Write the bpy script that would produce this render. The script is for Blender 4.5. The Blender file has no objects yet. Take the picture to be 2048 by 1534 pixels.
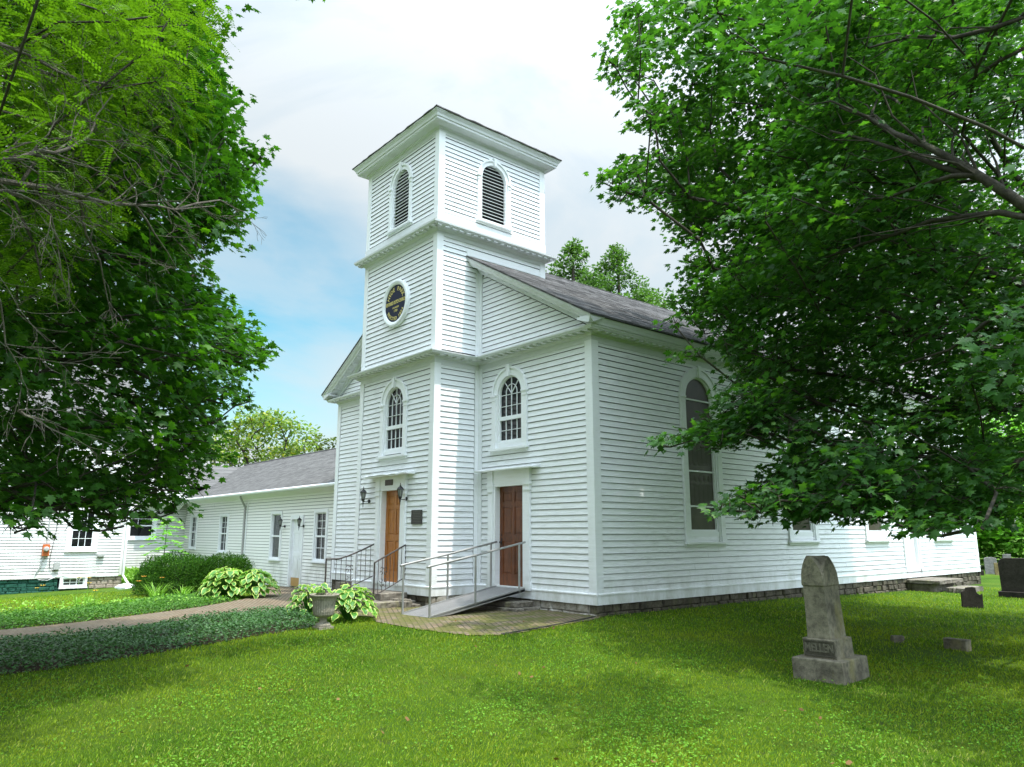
import bpy, math, random
import numpy as np
from mathutils import Vector, Matrix
random.seed(7)
RNG = np.random.default_rng(11)
rad = math.radians
SC = bpy.context.scene
COL = SC.collection

# ------------------------------------------------------------ camera, sky, sun, exposure
cam_d = bpy.data.cameras.new('camera')
cam_d.sensor_fit = 'HORIZONTAL'
cam_d.sensor_width = 36.0
cam_d.lens = 26.093
cam_d.clip_end = 2000.0
cam_d.clip_start = 0.05
cam = bpy.data.objects.new('camera', cam_d)
COL.objects.link(cam)
cam.location = (10.349, -10.892, 1.365)
cam.rotation_euler = (rad(90 + 11.42), 0, rad(49.819))
SC.camera = cam
CAM = np.array([10.349, -10.892, 1.365])

SUN_EL, SUN_AZ = rad(69.5), rad(7.4)          # azimuth from +x towards +y
SUN = Vector((math.cos(SUN_EL) * math.cos(SUN_AZ), math.cos(SUN_EL) * math.sin(SUN_AZ), math.sin(SUN_EL)))
sun_d = bpy.data.lights.new('sun', 'SUN')
sun_d.energy = 5.0
sun_d.angle = rad(0.6)
sun_d.color = (1.0, 0.955, 0.88)
sun = bpy.data.objects.new('sun', sun_d)
COL.objects.link(sun)
sun.rotation_euler = (-SUN).to_track_quat('-Z', 'Y').to_euler()

W = bpy.data.worlds.new('World')
SC.world = W
W.use_nodes = True
def world_sky():
    nt = W.node_tree
    nt.nodes.clear()
    N = nt.nodes.new
    L = nt.links.new
    out = N('ShaderNodeOutputWorld'); bg = N('ShaderNodeBackground')
    L(bg.outputs[0], out.inputs[0]); bg.inputs[1].default_value = 0.096
    sky = N('ShaderNodeTexSky'); sky.sky_type = 'NISHITA'; sky.sun_disc = False
    sky.sun_elevation = SUN_EL; sky.sun_rotation = rad(90) - SUN_AZ
    sky.air_density = 1.0; sky.dust_density = 1.0; sky.ozone_density = 1.0
    tint = N('ShaderNodeMix'); tint.data_type = 'RGBA'; tint.blend_type = 'MULTIPLY'
    tint.inputs[0].default_value = 1.0
    L(sky.outputs[0], tint.inputs[6]); tint.inputs[7].default_value = (1.25, 2.1, 1.85, 1)
    tc = N('ShaderNodeTexCoord')
    def math_(op, a, b=None, clamp=False):
        m = N('ShaderNodeMath'); m.operation = op; m.use_clamp = clamp
        for i, v in enumerate((a, b)):
            if v is None: continue
            if isinstance(v, (int, float)): m.inputs[i].default_value = v
            else: L(v, m.inputs[i])
        return m.outputs[0]
    def dot(vec):
        d = N('ShaderNodeVectorMath'); d.operation = 'DOT_PRODUCT'
        L(tc.outputs['Generated'], d.inputs[0]); d.inputs[1].default_value = vec
        return d.outputs['Value']
    mp = N('ShaderNodeMapping'); mp.inputs['Scale'].default_value = (1.3, 1.3, 3.2)
    L(tc.outputs['Generated'], mp.inputs[0])
    nz = N('ShaderNodeTexNoise'); nz.inputs['Scale'].default_value = 1.7
    nz.inputs['Detail'].default_value = 7; nz.inputs['Roughness'].default_value = 0.55
    nz.inputs['Distortion'].default_value = 0.6
    L(mp.outputs[0], nz.inputs['Vector'])
    # a clear gap in the thin cloud, low in the west
    gap = dot(Vector((-0.8976, 0.3443, 0.2754)).normalized()[:])
    g = math_('SUBTRACT', gap, 0.976); g = math_('DIVIDE', g, 0.024, True)
    g = math_('POWER', g, 1.3)
    n2 = math_('MULTIPLY', nz.outputs[0], 3.0)
    n2 = math_('SUBTRACT', n2, 0.85, True)
    a = math_('MULTIPLY', n2, 0.62); a = math_('ADD', a, 0.62)
    gg = math_('MULTIPLY', g, 1.2)
    wob = math_('SUBTRACT', 1.35, nz.outputs[0]); gg = math_('MULTIPLY', gg, wob)
    cov = math_('SUBTRACT', a, gg, True)
    s = dot(SUN[:]); s = math_('MAXIMUM', s, 0.0); s = math_('POWER', s, 3.0)
    s = math_('MULTIPLY', s, 8.2)  # brighter cloud round the sun, out of view, added to lift the fill
    fill_glow = [math_('ADD', math_('MULTIPLY', s, k), 1.0) for k in (0.90, 1.0, 1.14)]
    cc = N('ShaderNodeMix'); cc.data_type = 'RGBA'; cc.blend_type = 'MULTIPLY'; cc.inputs[0].default_value = 1
    cc.inputs[6].default_value = (6.95, 7.5, 7.8, 1)
    gc = N('ShaderNodeCombineColor')
    for i in range(3): L(fill_glow[i], gc.inputs[i])
    L(gc.outputs[0], cc.inputs[7])
    mx = N('ShaderNodeMix'); mx.data_type = 'RGBA'
    L(cov, mx.inputs[0]); L(tint.outputs[2], mx.inputs[6]); L(cc.outputs[2], mx.inputs[7])
    L(mx.outputs[2], bg.inputs[0])
world_sky()
SC.view_settings.view_transform = 'Standard'
SC.view_settings.look = 'None'
SC.view_settings.exposure = 0.25
SC.view_settings.gamma = 1.0
SC.render.engine = 'CYCLES'
SC.cycles.max_bounces = 7
SC.cycles.diffuse_bounces = 4
SC.cycles.transmission_bounces = 4
SC.cycles.transparent_max_bounces = 4
SC.cycles.use_denoising = True

# ------------------------------------------------------------ helpers
def children_of(o):
    return [c for c in bpy.data.objects if c.parent == o]

class MB:
    """collects verts and faces (optionally through a wall frame) for one mesh"""
    def __init__(self):
        self.v = []; self.f = []; self.g = []
    def quad(self, a, b, c, d):
        i = len(self.v); self.v += [a, b, c, d]; self.f.append((i, i + 1, i + 2, i + 3))
    def poly(self, pts):
        i = len(self.v); self.v += list(pts); self.f.append(tuple(range(i, i + len(pts))))
    def box(self, x0, x1, y0, y1, z0, z1, T=None):
        P = [(x0, y0, z0), (x1, y0, z0), (x1, y1, z0), (x0, y1, z0), (x0, y0, z1), (x1, y0, z1), (x1, y1, z1), (x0, y1, z1)]
        if T: P = [T(*p) for p in P]
        i = len(self.v); self.v += P
        self.f += [(i, i + 3, i + 2, i + 1), (i + 4, i + 5, i + 6, i + 7), (i, i + 1, i + 5, i + 4),
                   (i + 1, i + 2, i + 6, i + 5), (i + 2, i + 3, i + 7, i + 6), (i + 3, i, i + 4, i + 7)]
    def loft(self, rings, close=True, cap=True):
        """rings: lists of equal length"""
        n = len(rings[0]); b = len(self.v)
        for r in rings: self.v += [tuple(p) for p in r]
        for k in range(len(rings) - 1):
            for j in range(n if close else n - 1):
                a = b + k * n + j; c = b + k * n + (j + 1) % n
                self.f.append((a, c, c + n, a + n))
        if cap and close:
            self.f.append(tuple(b + j for j in range(n - 1, -1, -1)))
            self.f.append(tuple(b + (len(rings) - 1) * n + j for j in range(n)))
    def tube(self, pts, r, n=8, cap=True):
        pts = [Vector(p) for p in pts]
        rs = r if isinstance(r, (list, tuple)) else [r] * len(pts)
        rings = []; up = None
        for i, p in enumerate(pts):
            d = (pts[min(i + 1, len(pts) - 1)] - pts[max(i - 1, 0)]).normalized()
            if up is None:
                up = Vector((0, 0, 1)) if abs(d.z) < .9 else Vector((1, 0, 0))
            a = (up - d * up.dot(d))
            if a.length < 1e-4: a = d.orthogonal()
            a.normalize(); up = a
            b = d.cross(a)
            rings.append([tuple(p + (a * math.cos(t) + b * math.sin(t)) * rs[i]) for t in [2 * math.pi * k / n for k in range(n)]])
        self.loft(rings, True, cap)
    def lathe(self, prof, c, n=24):
        rings = [[(c[0] + r * math.cos(2 * math.pi * k / n), c[1] + r * math.sin(2 * math.pi * k / n), c[2] + z) for k in range(n)] for r, z in prof]
        self.loft(rings, True, True)
    def sweep(self, path, prof, closed=False, capends=True):
        """axis-aligned horizontal path of (x, y); outward = right-hand side of travel; prof = (out, z)"""
        P = [Vector(p) for p in path]; n = len(P)
        rings = []
        for i in range(n):
            ns = []
            if closed or i > 0:
                d = (P[i] - P[i - 1]).normalized(); ns.append(Vector((d.y, -d.x)))
            if closed or i < n - 1:
                d = (P[(i + 1) % n] - P[i]).normalized(); ns.append(Vector((d.y, -d.x)))
            off = ns[0] if len(ns) == 1 or (ns[0] - ns[1]).length < 1e-4 else ns[0] + ns[1]
            rings.append([(P[i].x + off.x * o, P[i].y + off.y * o, z) for o, z in prof])
        if closed: rings.append(rings[0])
        self.loft(rings, True, capends and not closed)
    def build(self, name, mat, parent=None, smooth=False, recalc=True):
        me = bpy.data.meshes.new(name)
        me.from_pydata([tuple(p) for p in self.v], [], self.f)
        me.validate()
        if recalc:
            import bmesh
            bm = bmesh.new(); bm.from_mesh(me)
            bmesh.ops.recalc_face_normals(bm, faces=bm.faces)
            bm.to_mesh(me); bm.free()
        if smooth: me.shade_smooth()
        me.materials.append(mat)
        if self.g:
            me.materials.append(M['shade_grime'])
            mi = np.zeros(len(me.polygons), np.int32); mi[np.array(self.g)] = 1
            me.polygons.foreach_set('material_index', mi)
        o = bpy.data.objects.new(name, me); COL.objects.link(o)
        if parent:
            o.parent = parent
            o.matrix_parent_inverse = Matrix.Translation(parent.location).inverted() if parent.type == 'EMPTY' else Matrix.Identity(4)
            if parent.type != 'EMPTY' and parent.parent: pass
        return o

def tag(o, label=None, cat=None, group=None, kind=None):
    if label: o['label'] = label
    if cat: o['category'] = cat
    if group: o['group'] = group
    if kind: o['kind'] = kind
    return o
def empty(name, loc, label=None, cat=None, group=None):
    o = bpy.data.objects.new(name, None); COL.objects.link(o); o.location = loc
    o.empty_display_size = .2
    return tag(o, label, cat, group)
def copy_tree(o, parent=None):
    c = o.copy(); COL.objects.link(c)
    if parent: c.parent = parent
    for ch in children_of(o): copy_tree(ch, c)
    return c
def np_mesh(name, V, F, mat, parent=None, attrs=None, smooth=False):
    """V (n,3), F (m,k) int arrays"""
    me = bpy.data.meshes.new(name)
    n, (m, k) = len(V), F.shape
    me.vertices.add(n); me.vertices.foreach_set('co', np.ascontiguousarray(V, dtype=np.float32).ravel())
    me.loops.add(m * k); me.loops.foreach_set('vertex_index', np.ascontiguousarray(F, dtype=np.int32).ravel())
    me.polygons.add(m); me.polygons.foreach_set('loop_start', np.arange(0, m * k, k, dtype=np.int32))
    me.update(calc_edges=True)
    for an, av in (attrs or {}).items():
        at = me.attributes.new(an, 'FLOAT', 'POINT'); at.data.foreach_set('value', np.ascontiguousarray(av, dtype=np.float32))
    if smooth: me.shade_smooth()
    me.materials.append(mat)
    o = bpy.data.objects.new(name, me); COL.objects.link(o)
    if parent:
        o.parent = parent
        o.matrix_parent_inverse = Matrix.Translation(parent.location).inverted()
    return o

# ------------------------------------------------------------ materials
class NT:
    def __init__(self, name):
        self.m = bpy.data.materials.new(name); self.m.use_nodes = True
        self.t = self.m.node_tree; self.b = self.t.nodes['Principled BSDF']; self.out = self.t.nodes['Material Output']
    def n(self, typ, **kw):
        x = self.t.nodes.new(typ)
        for k, v in kw.items(): setattr(x, k, v)
        return x
    def l(self, a, b): self.t.links.new(a, b)
    def coord(self, scale=(1, 1, 1), rot=(0, 0, 0)):
        tc = self.n('ShaderNodeTexCoord'); mp = self.n('ShaderNodeMapping')
        mp.inputs['Scale'].default_value = scale; mp.inputs['Rotation'].default_value = rot
        self.l(tc.outputs['Object'], mp.inputs[0]); return mp.outputs[0]
    def noise(self, scale, detail=5, rough=.55, vec=None, dist=0):
        x = self.n('ShaderNodeTexNoise'); x.inputs['Scale'].default_value = scale; x.inputs['Detail'].default_value = detail
        x.inputs['Roughness'].default_value = rough; x.inputs['Distortion'].default_value = dist
        self.l(vec if vec is not None else self.coord(), x.inputs['Vector']); return x.outputs[0]
    def voro(self, scale, vec=None, feature='F1', out=0):
        x = self.n('ShaderNodeTexVoronoi', feature=feature); x.inputs['Scale'].default_value = scale
        self.l(vec if vec is not None else self.coord(), x.inputs['Vector']); return x.outputs[out]
    def ramp(self, fac, stops):
        r = self.n('ShaderNodeValToRGB'); e = r.color_ramp.elements
        while len(e) < len(stops): e.new(.5)
        for el, (p, c) in zip(e, stops):
            el.position = p; el.color = (*c, 1) if len(c) == 3 else c
        self.l(fac, r.inputs[0]); return r.outputs[0]
    def mix(self, fac, a, b, mode='MIX'):
        x = self.n('ShaderNodeMix', data_type='RGBA', blend_type=mode)
        for s, v in ((x.inputs[0], fac), (x.inputs[6], a), (x.inputs[7], b)):
            if isinstance(v, (int, float)): s.default_value = v
            elif isinstance(v, tuple): s.default_value = (*v, 1)
            else: self.l(v, s)
        return x.outputs[2]
    def math(self, op, a, b=None, clamp=False):
        x = self.n('ShaderNodeMath', operation=op, use_clamp=clamp)
        for i, v in enumerate((a, b)):
            if v is None: continue
            if isinstance(v, (int, float)): x.inputs[i].default_value = v
            else: self.l(v, x.inputs[i])
        return x.outputs[0]
    def base(self, c):
        if isinstance(c, tuple): self.b.inputs['Base Color'].default_value = (*c, 1)
        else: self.l(c, self.b.inputs['Base Color'])
    def bump(self, h, strength=.3, dist=.01):
        b = self.n('ShaderNodeBump'); b.inputs['Strength'].default_value = strength; b.inputs['Distance'].default_value = dist
        self.l(h, b.inputs['Height']); self.l(b.outputs[0], self.b.inputs['Normal'])
    def set(self, rough=None, metal=None, spec=None):
        if rough is not None: self.b.inputs['Roughness'].default_value = rough
        if metal is not None: self.b.inputs['Metallic'].default_value = metal
        if spec is not None: self.b.inputs['Specular IOR Level'].default_value = spec

def m_paint(name, c=(.785, .80, .815), dirt=(.52, .53, .50), amt=.5, shade_grime=.0):
    t = NT(name)
    v = t.coord((1, 1, 9))
    n1 = t.noise(3.0, 8, .65, v); n2 = t.noise(.7, 4, .5)
    f = t.ramp(n1, [(.47, (0, 0, 0)), (.70, (1, 1, 1))])
    g = t.ramp(n2, [(.35, (.25, .25, .25)), (.7, (1, 1, 1))])
    k = t.mix(1.0, f, g, 'MULTIPLY')
    kk = t.math('MULTIPLY', k, amt)
    col = t.mix(kk, c, dirt)
    # short dark scuffs where paint has flaked
    fl = t.ramp(t.noise(9, 6, .7, t.coord((1, 1, 4))), [(.70, (0, 0, 0)), (.76, (1, 1, 1))])
    fl2 = t.math('MULTIPLY', fl, .35 * amt * 2)
    col = t.mix(fl2, col, (.42, .40, .36))
    sp = t.n('ShaderNodeSeparateXYZ'); t.l(t.coord(), sp.inputs[0])
    lo = t.math('SUBTRACT', 1.0, t.math('MULTIPLY', sp.outputs[2], 1.6), True)
    st = t.math('MULTIPLY', lo, t.ramp(t.noise(2.2, 6, .7, t.coord((1, 1, .35))), [(.42, (0, 0, 0)), (.68, (.8, .8, .8))]))
    col = t.mix(st, col, (.40, .41, .33))
    t.base(col); t.set(.55, 0, .35)
    t.bump(t.noise(22, 5, .6, t.coord((1, 1, 3))), .18, .004)
    return t.m
def m_plain(name, c, rough=.5, metal=0, var=.15, scale=8, bump=.1, spec=.5):
    t = NT(name)
    n = t.noise(scale, 5)
    t.base(t.mix(n, tuple(x * (1 - var) for x in c), tuple(min(1, x * (1 + var)) for x in c)))
    t.set(rough, metal, spec)
    if bump: t.bump(t.noise(scale * 4, 4), bump, .004)
    return t.m
def m_wood(name, ca, cb, cc=None):
    t = NT(name)
    n = t.noise(5, 8, .65, t.coord((7, 7, .7)), 1.0)
    col = t.ramp(n, [(.3, ca), (.7, cb)])
    w = t.noise(2.2, 5, .6, t.coord((1, 1, 1)))
    col = t.mix(t.ramp(w, [(.45, (0, 0, 0)), (.75, (.8, .8, .8))]), col, cc or ca)
    t.base(col); t.set(.42, 0, .4); t.bump(n, .25, .004)
    return t.m
def m_stone(name, ca, cb, lich=(.34, .33, .10), lamt=.4, scale=3.0, rough=.9, bump=.8):
    t = NT(name)
    n = t.noise(scale, 9, .68); n2 = t.noise(scale * 5, 8, .75)
    col = t.ramp(n, [(.32, ca), (.68, cb)])
    col = t.mix(t.ramp(n2, [(.45, (0, 0, 0)), (.7, (.75, .75, .75))]), col, tuple(x * .45 for x in ca))
    l = t.ramp(t.noise(scale * .8, 6, .6, t.coord((1, 1, .5))), [(.55, (0, 0, 0)), (.75, (lamt, lamt, lamt))])
    col = t.mix(l, col, lich)
    w = t.ramp(t.voro(scale * 12), [(.0, (.5, .5, .5)), (.10, (0, 0, 0))])
    col = t.mix(w, col, (.55, .54, .48))
    t.base(col); t.set(rough, 0, .25); t.bump(n2, bump, .012)
    return t.m
def m_leaf(name, ca, cb, trans=.35, rough=.42, tcol=None, noise_scale=.6, attr='rnd', cc=None, spec=.4):
    t = NT(name)
    at = t.n('ShaderNodeAttribute', attribute_name=attr)
    stops = [(0, ca), (1, cb)] if cc is None else [(0, ca), (.8, cb), (1, cc)]
    col = t.ramp(at.outputs['Fac'], stops)
    nz = t.noise(noise_scale, 3, .5)
    col = t.mix(t.ramp(nz, [(.35, (0, 0, 0)), (.7, (.55, .55, .55))]), col, tuple(min(1, x * 1.35) for x in cb))
    t.base(col); t.set(rough, 0, spec)
    tr = t.n('ShaderNodeBsdfTranslucent'); ms = t.n('ShaderNodeMixShader'); ms.inputs[0].default_value = trans
    tc = t.mix(1.0, col, tcol or (1.5, 1.9, .7), 'MULTIPLY')
    t.l(tc, tr.inputs[0])
    t.l(t.b.outputs[0], ms.inputs[1]); t.l(tr.outputs[0], ms.inputs[2]); t.l(ms.outputs[0], t.out.inputs[0])
    return t.m
def m_glass(name, c=(.006, .007, .008), rough=.03, spec=.32, var=None):
    t = NT(name)
    t.base(c if var is None else t.mix(t.noise(3, 3), c, var)); t.set(rough, 0, spec)
    t.bump(t.noise(2.2, 2), .12, .02)
    return t.m
def m_shingle(name, ca, cb, sw=.28, sh=.14, axes='xz'):
    t = NT(name)
    tc = t.n('ShaderNodeTexCoord'); sp = t.n('ShaderNodeSeparateXYZ'); cb_ = t.n('ShaderNodeCombineXYZ')
    t.l(tc.outputs['Object'], sp.inputs[0])
    t.l(sp.outputs[0 if axes[0] == 'x' else 1], cb_.inputs[0]); t.l(sp.outputs[2], cb_.inputs[1])
    br = t.n('ShaderNodeTexBrick'); br.offset = .5
    br.inputs['Scale'].default_value = 1; br.inputs['Brick Width'].default_value = sw
    br.inputs['Row Height'].default_value = sh; br.inputs['Mortar Size'].default_value = .004
    br.inputs['Color1'].default_value = (*ca, 1); br.inputs['Color2'].default_value = (*cb, 1)
    br.inputs['Mortar'].default_value = (*[x * .45 for x in ca], 1)
    t.l(cb_.outputs[0], br.inputs[0])
    n = t.noise(2.5, 6, .6); g = t.noise(60, 3, .7)
    col = t.mix(t.ramp(n, [(.3, (0, 0, 0)), (.75, (.35, .35, .35))]), br.outputs[0], tuple(x * 1.3 for x in cb))
    col = t.mix(t.math('MULTIPLY', g, .5), col, tuple(x * .35 for x in ca))
    t.base(col); t.set(.95, 0, .15)
    t.bump(t.math('ADD', g, n), .5, .008)
    return t.m

M = {}
M['white'] = m_paint('white_paint', dirt=(.50, .51, .50), amt=.8)
M['trim'] = m_paint('white_trim_paint', (.785, .80, .815), (.55, .55, .52), .35)
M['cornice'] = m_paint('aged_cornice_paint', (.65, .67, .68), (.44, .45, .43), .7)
M['siding'] = m_paint('white_siding', (.80, .80, .77), (.62, .62, .56), .3)
M['housewhite'] = m_paint('house_siding', (.63, .63, .61), (.66, .66, .60), .2)
M['shade_grime'] = m_plain('grimy_board_shade', (.15, .155, .15), .9, 0, .3, 8, .1)  # shadow lines under the boards put into the colour, with some grime
M['dark'] = m_plain('dark_interior', (.006, .006, .006), .9, 0, .1, 3, 0)
M['glass'] = m_glass('window_glass')
M['glasslight'] = m_glass('storm_glass', (.05, .055, .055), .06, .8)
M['screen'] = m_glass('screened_leaded_glass', (.030, .026, .018), .35, .3, (.085, .075, .055))
M['lead'] = m_plain('pale_curtain', (.085, .082, .066), .8, 0, .3, 5, .1)
M['shingle'] = m_shingle('roof_shingles', (.030, .030, .030), (.165, .160, .158), .24, .077, axes='yz')
M['shingle2'] = m_shingle('wing_shingles', (.085, .083, .080), (.150, .147, .141), .30, .07, axes='xz')
M['doorwood'] = m_wood('varnished_oak', (.22, .070, .010), (.52, .20, .035), (.30, .10, .018))
M['doorred'] = m_wood('worn_red_door', (.070, .019, .007), (.21, .066, .019), (.045, .018, .009))
M['metal'] = m_plain('galvanised_rail', (.36, .36, .35), .45, .7, .15, 10, .1)
M['rampdeck'] = m_plain('ramp_metal', (.23, .225, .22), .55, .35, .2, 6, .3)
M['iron'] = m_plain('rusty_wrought_iron', (.055, .045, .04), .55, .4, .4, 14, .3)
M['black'] = m_plain('black_metal', (.015, .015, .016), .35, .3, .2, 14, .1)
M['lampglass'] = m_glass('lantern_glass', (.25, .26, .25), .15, .6)
M['bronze'] = m_plain('dark_bronze', (.035, .032, .030), .45, .4, .4, 30, .3)
M['brownplate'] = m_plain('brown_plate', (.035, .020, .012), .5, .1, .4, 20, .3)
M['navy'] = m_plain('navy_enamel', (.006, .012, .034), .55, 0, .2, 6, 0, .2)
M['gold'] = m_plain('gold_paint', (.60, .50, .14), .5, 0, .15, 8, 0)
M['stone'] = m_stone('step_stone', (.11, .095, .075), (.24, .215, .175))
M['rubble'] = m_stone('foundation_rubble', (.045, .040, .028), (.15, .13, .095), (.13, .15, .04), .6, 4)
M['plaster'] = m_stone('flaking_plaster', (.20, .165, .12), (.48, .46, .42), (.10, .075, .045), .5, 3)
M['grave'] = m_stone('weathered_marble', (.070, .064, .048), (.28, .25, .185), (.25, .22, .07), .65, 3.2)
M['gravedark'] = m_stone('dark_gravestone', (.020, .017, .014), (.055, .046, .038), (.05, .05, .02), .4, 3)  # very dark tone; on the small scooped gravestone it stands in for shade
M['gravegrey'] = m_stone('grey_marker', (.15, .145, .14), (.30, .29, .28), (.2, .19, .12), .3, 3)
M['green'] = m_stone('green_painted_rubble', (.010, .060, .042), (.022, .105, .072), (.09, .085, .06), .45, 2.2, .7)
M['urn'] = m_stone('urn_concrete', (.20, .18, .14), (.36, .33, .26), (.20, .19, .13), .4, 6)
M['orange'] = m_plain('faded_orange_paint', (.45, .11, .025), .5, 0, .25, 20, .1)
M['greybox'] = m_plain('grey_box', (.36, .36, .35), .5, .1, .1, 8, 0)
M['bark'] = m_stone('tree_bark', (.026, .022, .016), (.075, .066, .052), (.12, .13, .08), .4, 6)
M['deadwood'] = m_stone('dead_branch_bark', (.055, .046, .036), (.14, .125, .10), (.22, .24, .17), .5, 14)
M['soil'] = m_plain('dark_soil', (.035, .024, .015), .95, 0, .4, 20, .6, .1)
M['kick'] = m_plain('tan_kick_plate', (.42, .25, .08), .5, 0, .15, 9, .05)
M['bag'] = m_plain('white_plastic', (.75, .77, .8), .35, 0, .1, 9, .2)
M['paintwhite'] = m_plain('old_white_enamel', (.72, .72, .70), .45, 0, .06, 6, .05)
M['hose'] = m_plain('black_hose', (.02, .018, .016), .6, 0, .2, 9, 0)
M['petal'] = m_plain('orange_petals', (.85, .33, .02), .6, 0, .25, 60, 0)
M['petaly'] = m_plain('golden_petals', (.85, .52, .03), .6, 0, .2, 60, 0)

# ------------------------------------------------------------ terrain
CP = [(0,-.8,-.2),(0,4,-.17),(0,8,-.18),(0,14,-.32),(0,20,-.42),(-2,-1,-.2),(-5,-2.5,-.27),(-11,-1,-.4),(-15,.5,-.49),(-22,-3,-.62),(-27,0,-.66),(-22,-7,-.8),(5.5,-2,-.36),(10,-10,-.36),(3,10,-.42),(3,13,-.47),(-1,23,-.5),(-3,30,-.55),(-3,-8,-.42),(4,4,-.38),(8,4,-.45),(3,-6,-.38),(-10,-6,-.52),(-16,-4,-.55),(8,15,-.5),(12,0,-.45)]
def H(x, y):
    x = np.asarray(x, float); y = np.asarray(y, float)
    n = np.zeros_like(x) - .55 * .002; d = np.zeros_like(x) + .002
    for cx, cy, cz in CP:
        w = np.exp(-((x - cx) ** 2 + (y - cy) ** 2) / (2 * 2.6 ** 2)); n = n + w * cz; d = d + w
    return n / d
def h1(x, y): return float(H(x, y))
def inpoly(P, x, y):
    x = np.asarray(x); y = np.asarray(y); c = np.zeros(x.shape, bool)
    for i in range(len(P)):
        x1, y1 = P[i]; x2, y2 = P[i - 1]
        with np.errstate(divide='ignore', invalid='ignore'):
            t = ((y1 > y) != (y2 > y)) & (x < (x2 - x1) * (y - y1) / ((y2 - y1) if y2 != y1 else 1e-9) + x1)
        c ^= t
    return c
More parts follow.
